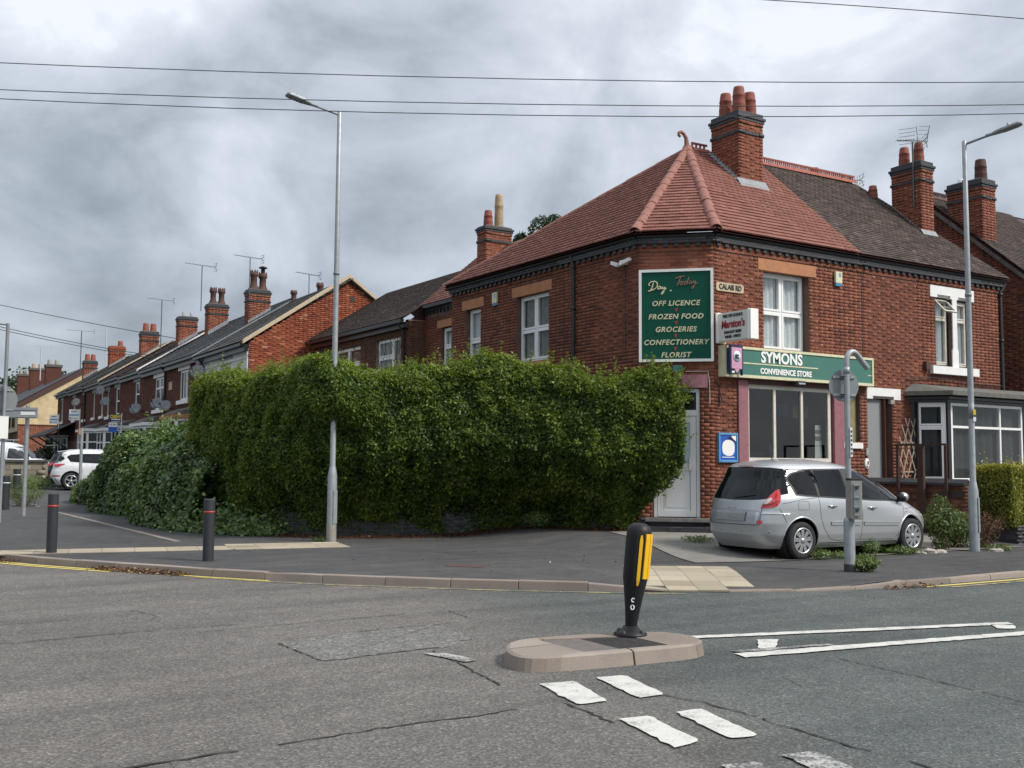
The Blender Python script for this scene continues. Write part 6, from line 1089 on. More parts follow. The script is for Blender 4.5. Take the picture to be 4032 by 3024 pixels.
lp3 = thing('street_lamp', 'distant thin lamp post cut by the left frame edge', 'street lamp', (4.95, 41.5, .2), 'street lamps'); k = MB(); k.tube([(4.95, 41.5, .1), (4.95, 41.5, 1.6), (4.95, 41.5, 1.75), (4.95, 41.5, 6.55)], [.10, .10, .07, .06], 10); k.build('column', 'galv_back', lp3); k = MB(); k.tube([(4.95, 41.5, 6.5), (3.6, 42.2, 6.62)], .03, 6); k.build('bracket_arm', 'galv_back', lp3); k = MB(); k.box(3.0, 3.7, 42.0, 42.3, 6.58, 6.68); k.build('lantern', 'galv', lp3, bevel=.02)
# swan neck sign post by the car
sp = thing('sign_post', 'grey swan neck post with round sign back, in front of the silver car', 'sign post', (12.74, 10.59, .1)); z = hz(12.74, 10.59); k = MB(); k.lathe([(.083, z-.05), (.080, .82), (.074, .87), (.05, .88)], (12.74, 10.59, 0), 16); k.build('base_column', 'galv', sp)
k = MB(); k.lathe([(.0835, z-.04), (.0835, z+.11), (.081, z+.12)], (12.74, 10.59, 0), 16); k.build('dark_foot', 'black_iron', sp)
dx = Vector((.93, -.1, 0)).normalized(); o = Vector((12.74, 10.59, 0)); pts = [o + Vector((0, 0, .8)), o + Vector((0, 0, 3.2))] + [o + dx*(.13-.13*math.cos(a)) + Vector((0, 0, 3.2 + .17*math.sin(a))) for a in (.35, .7, 1.05, 1.4, 1.8, 2.2)] + [o + dx*.42 + Vector((0, 0, 3.13))]
k = MB(); k.tube(pts, [.043]*len(pts), 12); k.lathe([(.043, 3.03), (.049, 3.03), (.049, 3.13), (.043, 3.13)], (12.74, 10.59, 0), 12); k.build('swan_neck', 'galv', sp)
def roundback(parent, c, nrm, r, zs, mat='galv_back', prad=.05):
    n = Vector(nrm).normalized(); s = Vector((-n.y, n.x, 0)); m = Matrix.Identity(4); m.col[0][:3] = s; m.col[1][:3] = n; m.col[2][:3] = (0, 0, 1); m.col[3][:3] = c
    k = MB(m); k.lathe([(0, 0), (r, 0), (r, .004), (0, .004)], (0, 0, 0), 36, 'y', False); k.build('sign_disc', mat, parent)
    for zz_ in zs: k = MB(m); k.box(-r*.74, r*.74, -.022, -.001, zz_-.018, zz_+.018); k.build('clamp_rail', 'galv', parent); k = MB(m); k.tube([(-.07, -.022, zz_), (-.05, -.10, zz_), (.05, -.10, zz_), (.07, -.022, zz_)], .008, 5); k.build('clamp', 'black_iron', parent)
roundback(sp, (12.77, 10.67, 2.855), (.35, .94, 0), .245, (.13, -.14))
MB_ = wf((12.66, 10.50), (.86, -.51)); k = MB(MB_); k.box(-.02, .15, -.10, .10, .86, 1.44); bx = k.build('control_box', 'box_grey', sp, bevel=.02); k = MB(MB_); k.box(.015, .115, -.112, -.099, .93, 1.38); k.build('panel', 'galv_back', bx, bevel=.006)
for zz_ in (1.36, 1.18, 1.04, .92): k = MB(MB_); k.box(.02, .11, -.125, -.11, zz_-.008, zz_+.012); k.build('latch', 'chrome', bx)
for zz_ in (1.33, 1.0): k = MB(MB_); k.box(.045, .085, -.13, -.11, zz_-.02, zz_+.012); k.build('catch', 'black_iron', bx)
k = MB(MB_); k.box(-.025, .155, -.105, .105, 1.435, 1.465); k.build('lid', 'black_iron', bx, bevel=.008)
k = MB(wf((12.715, 10.548), (.86, -.51))); k.box(.02, .055, -.006, .01, 1.78, 2.22); k.build('sticker', 'sign_white', sp); k = MB(wf((12.715, 10.546), (.86, -.51)))
for i in range(6): k.box(.028, .048, -.008, -.005, 1.82+.065*i, 1.85+.065*i)
k.build('sticker_print', 'sign_ink', sp)
# back of the small plate sign, and the round sign at the frame edge
s2 = thing('sign_post', 'grey post with a small rectangular sign seen from behind near the left edge', 'sign post', (4.4, 31.92, .1)); k = MB(); k.tube([(4.4, 31.92, .05), (4.4, 31.92, 3.16)], .056, 10); k.build('post', 'galv', s2); Mr = wf((3.72, 32.1), (.86, -.51)); k = MB(Mr); k.box(-.08, 1.02, .02, .035, 2.80, 3.10); k.build('plate', 'galv', s2)
for zz_ in (2.84, 3.04): k = MB(Mr); k.box(-.06, 1.0, .0, .02, zz_-.014, zz_+.014); k.build('rail', 'galv', s2)
k = MB(Mr); k.box(.56, .95, .012, .019, 2.89, 2.98); k.build('label_plate', 'sign_white', s2)
s3 = thing('sign_post', 'post with a round sign back and white notice cut by the left frame edge', 'sign post', (3.42, 28.7, .1)); k = MB(); k.tube([(3.42, 28.7, .05), (3.42, 28.7, 3.55)], .04, 10); k.build('post', 'galv', s3); roundback(s3, (3.34, 28.8, 3.13), (.1, .99, 0), .385, (.24, -.24)); k = MB(wf((3.0, 28.65), (1, -.1))); k.box(0, .52, -.01, .01, 2.17, 2.72); k.build('notice', 'sign_white', s3)
s4 = thing('bare_post', 'bare grey post beside the end of the ivy bank', 'post', (8.05, 44.0, .3)); k = MB(); k.tube([(8.05, 44.0, .2), (8.05, 44.0, 2.92)], .062, 10); k.build('post', 'galv', s4); k = MB(); k.box(7.93, 8.0, 43.96, 44.05, 2.66, 2.9); k.build('rusty_bracket', 'stone_orange', s4)
# bollards on the footway
def bollard(label, x, y, hh, band, r=.085):
    z = hz(x, y); t = thing('bollard', label, 'bollard', (x, y, z), 'bollards on the footway'); k = MB(); k.lathe([(r*1.0, z-.05), (r, z+hh-.012), (r-.012, z+hh), (0, z+hh)], (x, y, 0), 24, smooth=False); ob = k.build('post', 'bollard_black', t)
    k = MB(); k.lathe([(r+.0005, z+hh*.775), (r+.002, z+hh*.775), (r+.002, z+hh*.805), (r+.0005, z+hh*.805)], (x, y, 0), 24); k.build('band', band, t); return t
bollard('black bollard with red band standing left on the buff slab strip', 3.08, 19.07, .99, 'band_red'); bollard('black bollard with red band nearest the kerb in front of the hedge', 4.93, 16.47, .96, 'band_red')
bollard('black bollard with white band cut by the left frame edge', 4.42, 36.0, 1.06, 'band_white', .13); bollard('black bollard with white band farthest off, among yellow flowers', 5.55, 42.2, 1.05, 'band_white', .13)
k = MB()
# reflective bollard on the island, leaning a little
ib = thing('island_bollard', 'black flexible traffic bollard with yellow reflective strips leaning on the island', 'bollard', (6.07, 7.5, .12)); TM = Matrix.Translation((6.07, 7.5, .13)) @ Matrix.Rotation(R(5.2), 4, Vector((.53, .85, 0)))
k = MB(TM); k.lathe([(.052, .0), (.055, .10), (.068, .22), (.098, .42), (.112, .50), (.115, .86), (.112, .92), (.095, .965), (.055, .99), (0, .995)], (0, 0, 0), 28); k.build('body', 'plastic_black', ib)
k = MB(Matrix.Translation((6.07, 7.5, .125))); k.lathe([(.15, 0), (.15, .015), (.10, .03), (.06, .08), (.05, .08)], (0, 0, 0), 20); k.build('base_plate', 'plastic_black', ib)
for a in (.4, 1.9, 3.5, 5.1): k = MB(Matrix.Translation((6.07 + .12*math.cos(a), 7.5 + .12*math.sin(a), .135))); k.lathe([(.022, 0), (.022, .025), (.012, .035), (0, .035)], (0, 0, 0), 8); k.build('bolt', 'black_iron', ib)
vw = math.atan2(-7.5, -6.07)
for da, w_, z0, z1, o in ((.22, .030, .44, .89, .004), (.76, .046, .505, .905, .009), (1.2, .050, .505, .905, .009), (2.4, .03, .5, .9, .006), (3.0, .03, .5, .9, .006)):
    a = vw + da; c, s = math.cos(a), math.sin(a); k = MB(TM); V = []
    for i in range(10):
        zq = z0 + (z1-z0)*i/9; rr = np.interp(zq, [.42, .50, .86, .92], [.098, .112, .115, .112]) + o; ww = w_*(.5 if (i in (0, 9) and o < .005) else 1)
        for e in (-.5, .5): V.append((rr*c - ww*e*s, rr*s + ww*e*c, zq))
        for e in (.5, -.5): V.append(((rr-.012)*c - ww*e*s, (rr-.012)*s + ww*e*c, zq))
    k.add(V, [(4*i+j, 4*i+(j+1) % 4, 4*i+4+(j+1) % 4, 4*i+4+j) for i in range(9) for j in range(4)] + [(0, 1, 2, 3), (36, 37, 38, 39)]); k.build('reflective_strip', 'reflect_yellow', ib)
for da in (-.15, -.62):
    a = vw + da; k = MB(TM)
    V = []
    for i in range(8): zq = .44 + .46*i/7; rr = np.interp(zq, [.42, .50, .86, .92], [.098, .112, .115, .112]); V += [(rr*math.cos(a-.1), rr*math.sin(a-.1), zq), ((rr+.006)*math.cos(a-.05), (rr+.006)*math.sin(a-.05), zq), ((rr+.006)*math.cos(a+.05), (rr+.006)*math.sin(a+.05), zq), (rr*math.cos(a+.1), rr*math.sin(a+.1), zq)]
    k.add(V, [(4*i+j, 4*i+j+1, 4*i+5+j, 4*i+4+j) for i in range(7) for j in range(3)], True); k.build('rib', 'plastic_black', ib)
for z0, sz in ((.31, .035), (.245, .042)):
    a = vw - .05; rr = np.interp(z0, [.22, .42], [.068, .098]) + .003; Q_ = Matrix.Translation((rr*math.cos(a), rr*math.sin(a), z0)) @ Matrix.Rotation(a, 4, 'Z') @ Matrix.Rotation(-.18, 4, 'Y'); k = MB(TM @ Q_); k.tube([(0, sz*.35*math.cos(b), sz*.5*math.sin(b)) for b in np.linspace(.6 if sz < .04 else 0, 5.6 if sz < .04 else 6.28, 12)], .005, 5); k.build('moulded_mark', 'sign_white', ib)
# wires
def wire(label, pts, r=.0065, n=24):
    p = [Vector(q) for q in pts]; t = thing('overhead_wire', label, 'overhead wire', tuple(p[0]), 'overhead wires'); a, b, c = p; out = []
    for i in range(n+1): u = -1.2 + 3.4*i/n; L0, L1, L2 = (u-.5)*(u-1)/.5, u*(u-1)/-.25, u*(u-.5)/.5; out.append(a*L0 + b*L1 + c*L2)
    k = MB(); k.tube(out, r, 5, False); k.build('cable', 'wire', t)
wire('highest of the three long wires across the sky', [(1.69, 16.26, 7.29), (8.0, 12.3, 7.13), (14.0, 8.42, 7.12)]); wire('middle of the three long wires across the sky', [(1.71, 16.29, 6.91), (8.0, 12.3, 6.76), (14.02, 8.44, 6.80)]); wire('lowest of the three long wires across the sky', [(1.71, 16.30, 6.78), (8.0, 12.3, 6.60), (14.02, 8.44, 6.67)])
wire('short wire in the top right corner of the sky', [(10.91, 10.29, 8.26), (12.44, 9.32, 8.15), (13.96, 8.36, 8.02)]); wire('upper wire descending over the far terrace chimneys', [(7.4, 65.88, 10.45), (11.6, 63.3, 9.5), (15.83, 60.66, 8.64)], .02)
wire('upper of the paired wires low on the left', [(7.46, 65.96, 9.21), (10.7, 63.95, 8.43), (13.91, 61.96, 7.79)], .02); wire('lower of the paired wires low on the left', [(7.47, 65.97, 9.05), (10.7, 63.95, 8.28), (13.92, 61.97, 7.65)], .02)
# aerials
def aerial(label, x, y, zt, zb, ad, L=1.0, n=9, mat='aerial', kind=0, mr=.02):
    t = thing('tv_aerial', label, 'aerial', (x, y, zb), 'rooftop television aerials'); k = MB(); k.tube([(x, y, zb), (x, y, zt)], mr, 6); k.build('mast', mat if kind != 3 else 'aerial_white', t); d = Vector((*ad, .02)).normalized(); s = Vector((-d.y, d.x, 0)); o = Vector((x, y, zt+.03)); k = MB(); k.tube([o-d*L*.45, o+d*L*.55], .012, 5); k.build('boom', mat, t); k = MB()
    for i in range(n): p = o + d*(L*.55 - L*.92*i/(n-1)); hl = .10 + .05*i/n; v_ = Vector((0, 0, 1)) if kind == 1 else s; k.tube([p - v_*hl, p + v_*hl], .007, 4); 
    k.build('elements', mat, t); e = o - d*L*.45; k = MB()
    for a in (-1, 1):
        for j in (.06, .16): k.tube([e - s*.2 + Vector((0, 0, a*j)), e + s*.2 + Vector((0, 0, a*j))], .007, 4)
        k.tube([e, e + Vector((0, 0, a*.18)) - d*.06], .009, 4)
    k.build('reflector', mat, t); return t
aerial('television aerial on a tall mast beside the first crowned chimney', 12.5, 43.75, 9.80, 7.9, (-.95, -.1), 1.3); aerial('tallest aerial clamped to the chimney nearest the bare gable', 13.85, 41.65, 9.95, 8.2, (-.95, -.1), 1.2); aerial('aerial on a short mast on the far side of the grey tiled roof', 16.63, 42.2, 9.62, 8.0, (-.95, -.15), 1.15)
aerial('aerial above the brown terrace roofs beside the two pot chimney', 15.2, 61, 10.8, 8.0, (-.95, -.1), 1.5, mr=.028); aerial('thin aerial over the far end chimney', 14.83, 82.6, 11.2, 8.1, (-.95, .1), 1.9, mr=.035); aerial('white aerial on a white mast above the patched orange chimney', 15.73, 78.4, 10.9, 8.6, (-.95, .2), 2.0, 6, 'aerial_white', 3, mr=.045); aerial('white aerial in front of the wooded hill', 15.05, 102.6, 11.85, 8.8, (-.95, .2), 1.8, 5, 'aerial_white', 3, mr=.05)
a_ = aerial('large aerial with wide grid strapped to the stack right of the brown roof', 23.70, 17.40, 10.25, 8.48, (-.75, .5), .75, 11, 'aerial', 0, .022); k = MB()
for j in range(5): zz_ = 10.18 + .10*j; k.tube([(23.62, 17.2-.02*j, zz_), (23.86, 17.1-.02*j, zz_+.02)], .006, 4); k.tube([(23.35, 17.55, zz_-.03), (23.62, 17.25, zz_)], .006, 4)
k.tube([(23.85, 17.08, 10.15), (23.88, 17.0, 10.62)], .012, 4); k.tube([(23.66, 17.2, 10.1), (23.6, 17.2, 10.6)], .010, 4); k.build('grid_reflector', 'aerial', a_)
aerial('small aerial behind the brown roof beside its right chimney', 23.9, 19.6, 9.72, 8.4, (-.8, .45), .7, 10, 'aerial', 1)
# satellite dishes on the terrace fronts
for i, (t, z, r_, mat, lb) in enumerate(((5.38, 5.25, .30, 'dish_grey', 'dark satellite dish beside the top of the hedge on the rendered house'), (10.85, 4.09, .29, 'dish_grey', 'lower satellite dish of the pair by the plaque'), (12.54, 4.29, .29, 'dish_grey', 'upper satellite dish of the pair by the plaque'), (17.3, 4.23, .30, 'dish_grey', 'single satellite dish between the pair and the blue letting board'), (25.74, 4.99, .29, 'dish_grey', 'lower of two dishes above the blue letting board'), (27.35, 5.69, .29, 'dish_grey', 'higher of two dishes above the blue letting board'), (36.28, 5.43, .30, 'box_grey', 'pale dish above the near white letting board'))):
    c = tpt(t, -.45, z); th_ = thing('satellite_dish', lb, 'satellite dish', tuple(tpt(t, 0, z)), 'satellite dishes on the terrace'); n = Vector((-.75, -.62, .30)).normalized(); s = Vector((-n.y, n.x, 0)).normalized(); u = s.cross(n); u = u if u.z > 0 else -u; m = Matrix.Identity(4); m.col[0][:3] = s*1.12; m.col[1][:3] = u*.9; m.col[2][:3] = n; m.col[3][:3] = c; k = MB(m); k.lathe([(0, -.05), (r_*.5, -.035), (r_, .02), (r_, .03), (r_*.5, -.02), (0, -.035)], (0, 0, 0), 20); k.build('dish', mat, th_); k = MB(); k.tube([c - n*.05, tpt(t, -.12, z-.12), tpt(t, 0, z-.12)], .025, 6); k.build('wall_bracket', 'black_iron', th_); k = MB(); k.tube([c - u*r_*.8, c + n*.4 - u*r_*.15], .012, 5); k.box(*[v for q in zip(c + n*.4 - u*r_*.15 - Vector((.04, .04, .04)), c + n*.4 - u*r_*.15 + Vector((.04, .04, .04))) for v in q]); k.build('feed_arm', 'black_iron', th_)
# estate agents' boards
def board(label, t, s, z0, w_, hh, mats, lines, grp='letting boards'):
    c = tpt(t, s, 0); b = thing('letting_board', label, 'sign board', (c.x, c.y, tz(t)), grp); d = Vector((.86, -.51, 0)); M = wf((c.x-d.x*w_/2, c.y-d.y*w_/2), (d.x, d.y)); k = MB(M); k.box(w_*.93, w_*1.0, .02, .09, 0, z0+hh+.05); k.build('post', 'white_paint', b); k = MB(M); k.box(0, w_*.93, 0, .02, z0, z0+hh); k.build('panel', mats, b)
    for mt, a0, a1, q0, q1 in lines: k = MB(M); k.box(w_*a0, w_*a1, -.006, 0, z0+hh*q0, z0+hh*q1); k.build('print_band', mt, b)
    return b, M
b1_, Mb_ = board('blue letting board with yellow lettering in front of the brick terrace', 19.43, -1.0, 3.60, .66, .42, 'sign_navy', [('sign_white', .2, .88, .30, .42), ('sign_white', .2, .85, .05, .11)]); text('lettering', 'CREW', Mb_ @ Matrix.Translation((0, -.008, 0)), .34, 3.60+.285, .22, 'sign_yellow', b1_, bold=.012, sx=.9)
k = MB(Mb_); k.box(.0, .43, 0, .02, 3.38, 3.59); k.build('lower_panel', 'sign_white', b1_); text('lettering', 'TO LET', Mb_ @ Matrix.Translation((0, -.004, 0)), .21, 3.485, .11, 'sign_navy', b1_, bold=.003); k = MB(Mb_); k.box(0.0, .43, 0, .02, 3.1, 3.37); k.box(.06, .38, -.005, 0, 3.24, 3.28); k.build('lower_panel', 'sign_blue', b1_)
wl_ = [('sign_skyblue', .02, .90, .42, .55), ('box_grey', .2, .75, .76, .86), ('box_grey', .06, .22, .10, .28), ('galv_back', .3, .8, .14, .2)]
board('near white letting board with blue stripe on the terrace', 32.91, -1.0, 4.14, .68, .66, 'sign_white', wl_); board('far white letting board with blue stripe beside the cream gable', 41.96, -1.0, 4.16, .66, .64, 'sign_white', wl_)
# block wall and its pillars, before the van
bw_ = thing('block_wall', 'low wall of brown stone blocks in front of the white van', 'wall', (6.5, 50.3, .5)); Mk = wf((5.4, 51.4), (.83, -.56)); LB = 2.75; k = MB(Mk); k.box(0, LB, .02, .22, .2, 1.58); k.build('core', 'mortar_light', bw_); P = Pieces(); bricks(P, Mk, LB, .55, 1.55, bond='stretcher', c=.225, j=.015, bl=.46, t=.03, tb=.3, spread=.25); P.finish(bw_, 'stone_block', 'stone_blocks', 'paver_buff', 40); k = MB(Mk); k.box(-.05, LB+.05, -.05, .28, 1.56, 1.66); k.build('coping', 'concrete_cap', bw_); k = MB(Mk); k.box(LB*.52, LB*.60, -.01, .04, .5, 1.56); k.build('pillar_joint', 'concrete_cap', bw_)
bw2 = thing('brick_wall', 'low dark brick wall under the tail of the white car', 'wall', (8.2, 49.5, .5)); Mk2 = wf((7.75, 49.85), (.83, -.56)); k = MB(Mk2); k.box(0, 1.6, .02, .2, .1, 1.0); k.build('core', 'mortar', bw2); P = Pieces(); bricks(P, Mk2, 1.6, .2, 1.0, tb=.4); P.finish(bw2, 'brick', 'brickwork', 'brick_blue', 40)
gp_ = thing('gate_pier', 'dark capped gate pier at the left frame edge', 'pier', (4.5, 46, .4)); k = MB(wf((4.9, 46.2), (.86, -.5))); k.box(0, .5, 0, .5, .2, 1.35); k.build('shaft', 'brick_brown', gp_); k = MB(wf((4.9, 46.2), (.86, -.5))); k.box(-.08, .58, -.08, .58, 1.35, 1.5); k.build('cap', 'concrete_cap', gp_)
vg = tree('clipped_evergreen', 'dark hedge plant beside the brick gable end beyond the van', 12.6, 80, .8, [(12.4, 79.5, 1.6, 1.4, .9), (14.5, 78.5, 1.5, 1.4, .9)], 'leaf_far', .5, .3, 900)
# ------------------------------------------------------------------ vehicles
def make_car(name, label, loc, head, P, paint, cat='car', group=None, tilt=0.):
    root = thing(name, label, cat, loc, group); BM = Matrix.Translation(loc) @ Matrix.Rotation(head, 4, 'Z') @ Matrix.Rotation(tilt, 4, 'Y')
    zr, zf, zw = (np.array(P[k]) for k in ('rear', 'front', 'width')); nr, nf = P.get('n', (4.2, 3.3))
    def ring(z):
        xr, xf, w_ = np.interp(z, zr[:, 0], zr[:, 1]), np.interp(z, zf[:, 0], zf[:, 1]), np.interp(z, zw[:, 0], zw[:, 1]); return (xr+xf)/2, (xf-xr)/2, w_
    def ys(x, z):
        xc, a, w_ = ring(z); u = min(abs((x-xc)/a), .9999); n = nr if x < xc else nf; return w_*(1-u**n)**(1/n)
    def xrear(y, z): xc, a, w_ = ring(z); t = min(abs(y)/w_, .999); return xc - a*(1-t**nr)**(1/nr)
    def xfront(y, z): xc, a, w_ = ring(z); t = min(abs(y)/w_, .999); return xc + a*(1-t**nf)**(1/nf)
    zs = np.unique(np.concatenate([np.arange(zw[0, 0], .80, .022), np.arange(.80, zw[-1, 0]-.02, .035), zw[-6:, 0]])); nt_ = 400; th = np.linspace(0, 2*math.pi, nt_, endpoint=False); c, s = np.cos(th), np.sin(th); V = np.zeros((len(zs), nt_, 3))
    for i, z in enumerate(zs):
        xc, a, w_ = ring(z); n = np.where(c < 0, nr, nf); q = (np.abs(c)**n + np.abs(s)**n)**(-1/n); V[i, :, 0] = xc + a*c*q; V[i, :, 1] = w_*s*q; V[i, :, 2] = z
    hubs, RA, HZ = P['hubs'], P['arch'], P['hz']; ok = np.ones((len(zs), nt_), bool); side = np.abs(V[:, :, 1]) > .45
    for hx in hubs:
        dx, dz = V[:, :, 0]-hx, V[:, :, 2]-HZ; r = np.hypot(dx, dz); ins = (r < RA) & side; ok &= ~ins
    fa = []; idx = np.arange(len(zs)*nt_).reshape(len(zs), nt_)
    for i in range(len(zs)-1):
        for j in range(nt_):
            j2 = (j+1) % nt_
            if ok[i, j] or ok[i, j2] or ok[i+1, j] or ok[i+1, j2]: fa.append((idx[i, j], idx[i, j2], idx[i+1, j2], idx[i+1, j]))
    for hx in hubs:
        dx, dz = V[:, :, 0]-hx, V[:, :, 2]-HZ; r = np.hypot(dx, dz); ins = (r < RA) & side; f = np.where(ins, RA/np.maximum(r, 1e-4), 1); V[:, :, 0] = hx + dx*f; V[:, :, 2] = np.where(ins, np.maximum(HZ + dz*f, zs[0]), V[:, :, 2])
    top = tuple(idx[-1]); pts = [BM @ Vector(p) for p in V.reshape(-1, 3)]
    me = bpy.data.meshes.new('body'); me.from_pydata([p-Vector(loc) for p in pts], [], [tuple(int(q) for q in f) for f in fa] + [tuple(int(q) for q in top)]); me.polygons.foreach_set('use_smooth', [True]*len(me.polygons)); me.materials.append(MATS[paint]); me.update(); body = link('body', me, root)
    k = MB(BM); k.box(.35, P['L']-.4, -.60, .60, zs[0]-.02, .62); 
    for hx in hubs:
        for sg in (-1, 1): k.lathe([(RA*1.02, sg*.82), (RA*1.02, sg*.55), (0, sg*.55)], (hx, 0, HZ), 24, 'y')
    k.build('underbody', 'car_trim', root)
    def spatch(nm, pts_, mat, off=.004, nx=14, nz=8, parent=None, sides=(-1, 1)):
        q = np.array(pts_)
        for sg in sides:
            k = MB(BM); xs_ = np.unique(np.concatenate([np.linspace(q[0, 0], q[-1, 0], nx), q[:, 0]])); W = []
            for x in xs_:
                b, t = np.interp(x, q[:, 0], q[:, 1]), np.interp(x, q[:, 0], q[:, 2])
                for m_ in range(nz): z = b + (t-b)*m_/(nz-1); W.append((x, sg*(ys(x, z)+off), z))
            k.add(W, [(i*nz+j, (i+1)*nz+j, (i+1)*nz+j+1, i*nz+j+1) for i in range(len(xs_)-1) for j in range(nz-1)], True); k.build(nm, mat, parent or root)
    def epatch(nm, pts_, mat, fn=xrear, off=-.004, ny=16, nz=10, parent=None):
        q = np.array(pts_); k = MB(BM); Y = np.linspace(q[0, 0], q[-1, 0], ny); W = []
        for y in Y:
            b, t = np.interp(y, q[:, 0], q[:, 1]), np.interp(y, q[:, 0], q[:, 2])
            for m_ in range(nz): z = b + (t-b)*m_/(nz-1); W.append((fn(y, z)+off, y, z))
        k.add(W, [(i*nz+j, (i+1)*nz+j, (i+1)*nz+j+1, i*nz+j+1) for i in range(ny-1) for j in range(nz-1)], True); return k.build(nm, mat, parent or root)
    def sline(nm, pl_, r=.004, mat='car_trim', off=.0, sides=(-1, 1), pts=None):
        for sg in sides:
            k = MB(BM); q = resample(pl_, .04) if pts is None else pl_; q = np.vstack([q, [pl_[-1]]]); k.tube([(x, sg*(ys(x, z)+off), z) for x, z in q], r, 5, False); k.build(nm, mat, root)
    for hx in hubs:
        for sg in (-1, 1):
            w_ = thing('wheel', None, None, (0, 0, 0)) if False else None; t_ = P.get('tr', .315); k = MB(BM); yo = sg*(P['track']); c_ = (hx, 0, P.get('tr', .315))
            k.lathe([(t_*.66, yo-sg*.20), (t_*.94, yo-sg*.20), (t_, yo-sg*.17), (t_, yo-sg*.03), (t_*.95, yo-sg*.004), (t_*.72, yo), (t_*.66, yo-sg*.02)], c_, 36, 'y'); ty = k.build('wheel', 'tyre', root)
            k = MB(BM); k.lathe([(t_*.68, yo-sg*.012), (t_*.66, yo+sg*.002), (t_*.61, yo-sg*.008), (t_*.60, yo-sg*.10), (0, yo-sg*.10)], c_, 36, 'y'); k.build('rim_barrel', 'car_trim', ty); k = MB(BM); k.lathe([(t_*.70, yo-sg*.006), (t_*.695, yo+sg*.004), (t_*.62, yo+sg*.002), (t_*.60, yo-sg*.015)], c_, 36, 'y'); nsp = P.get('spokes', 9)
            k.lathe([(t_*.15, yo-sg*.03), (t_*.15, yo+sg*.0), (t_*.10, yo+sg*.008), (0, yo+sg*.01)], c_, 20, 'y')
            for i in range(nsp):
                a = 2*math.pi*i/nsp + .2; u, v_ = (math.cos(a), math.sin(a)), (-math.sin(a), math.cos(a)); r0, r1 = t_*.12, t_*.63; w0, w1 = t_*.075, t_*.125; C_ = lambda r, w, y: (c_[0]+u[0]*r+v_[0]*w, y, c_[2]+u[1]*r+v_[1]*w)
                k.add([C_(r0, -w0, yo-sg*.006), C_(r0, w0, yo-sg*.006), C_(r1, w1, yo-sg*.004), C_(r1, -w1, yo-sg*.004), C_(r0, -w0, yo-sg*.05), C_(r0, w0, yo-sg*.05), C_(r1, w1, yo-sg*.05), C_(r1, -w1, yo-sg*.05)], [(0, 1, 2, 3), (0, 4, 5, 1), (1, 5, 6, 2), (3, 2, 6, 7), (0, 3, 7, 4)])
            k.build('rim', 'alloy', ty)
            if P.get('flare', True): k = MB(BM); k.tube([(hx+(RA+.006)*math.cos(a), sg*(ys(hx+(RA+.006)*math.cos(a), max(HZ+(RA+.006)*math.sin(a), zs[0]+.02))-.002), HZ+(RA+.006)*math.sin(a)) for a in np.linspace(-.12, math.pi+.12, 30)], .017, 6); k.build('arch_lip', P.get('lipmat', paint), root)
    P['dress'](locals())
    return root
def box_at(k, c, d): k.box(c[0]-d[0], c[0]+d[0], c[1]-d[1], c[1]+d[1], c[2]-d[2], c[2]+d[2]); return k
def cornerpatch(L, nm, s, yr, xs_, q, mat, off, parent=None, nu=20, nz=10):
    """lamp wrapping round a rear corner: u runs from y=yr on the tail to x=xs_ on the flank"""
    q = np.array(q); k = MB(L['BM']); W = []; U = np.linspace(q[0, 0], q[-1, 0], nu)
    for u in U:
        b, t = np.interp(u, q[:, 0], q[:, 1]), np.interp(u, q[:, 0], q[:, 2])
        for j in range(nz):
            z = b + (t-b)*j/(nz-1); xc, a, w_ = L['ring'](z); n = L['nr']; t0 = math.atan2(yr/w_, (xc-L['xrear'](yr, z))/a); t1 = math.atan2(L['ys'](xs_, z)/w_, (xc-xs_)/a); th = t0 + (t1-t0)*u
            c, si = math.cos(th), math.sin(th); r = (abs(c)**n + abs(si)**n)**(-1/n); W.append((xc - a*c*r - off*min(c*1.3, 1), s*(w_*si*r + off*min(si*1.3, 1)), z))
    k.add(W, [(i*nz+j, (i+1)*nz+j, (i+1)*nz+j+1, i*nz+j+1) for i in range(nu-1) for j in range(nz-1)], True); return k.build(nm, mat, parent or L['root'])
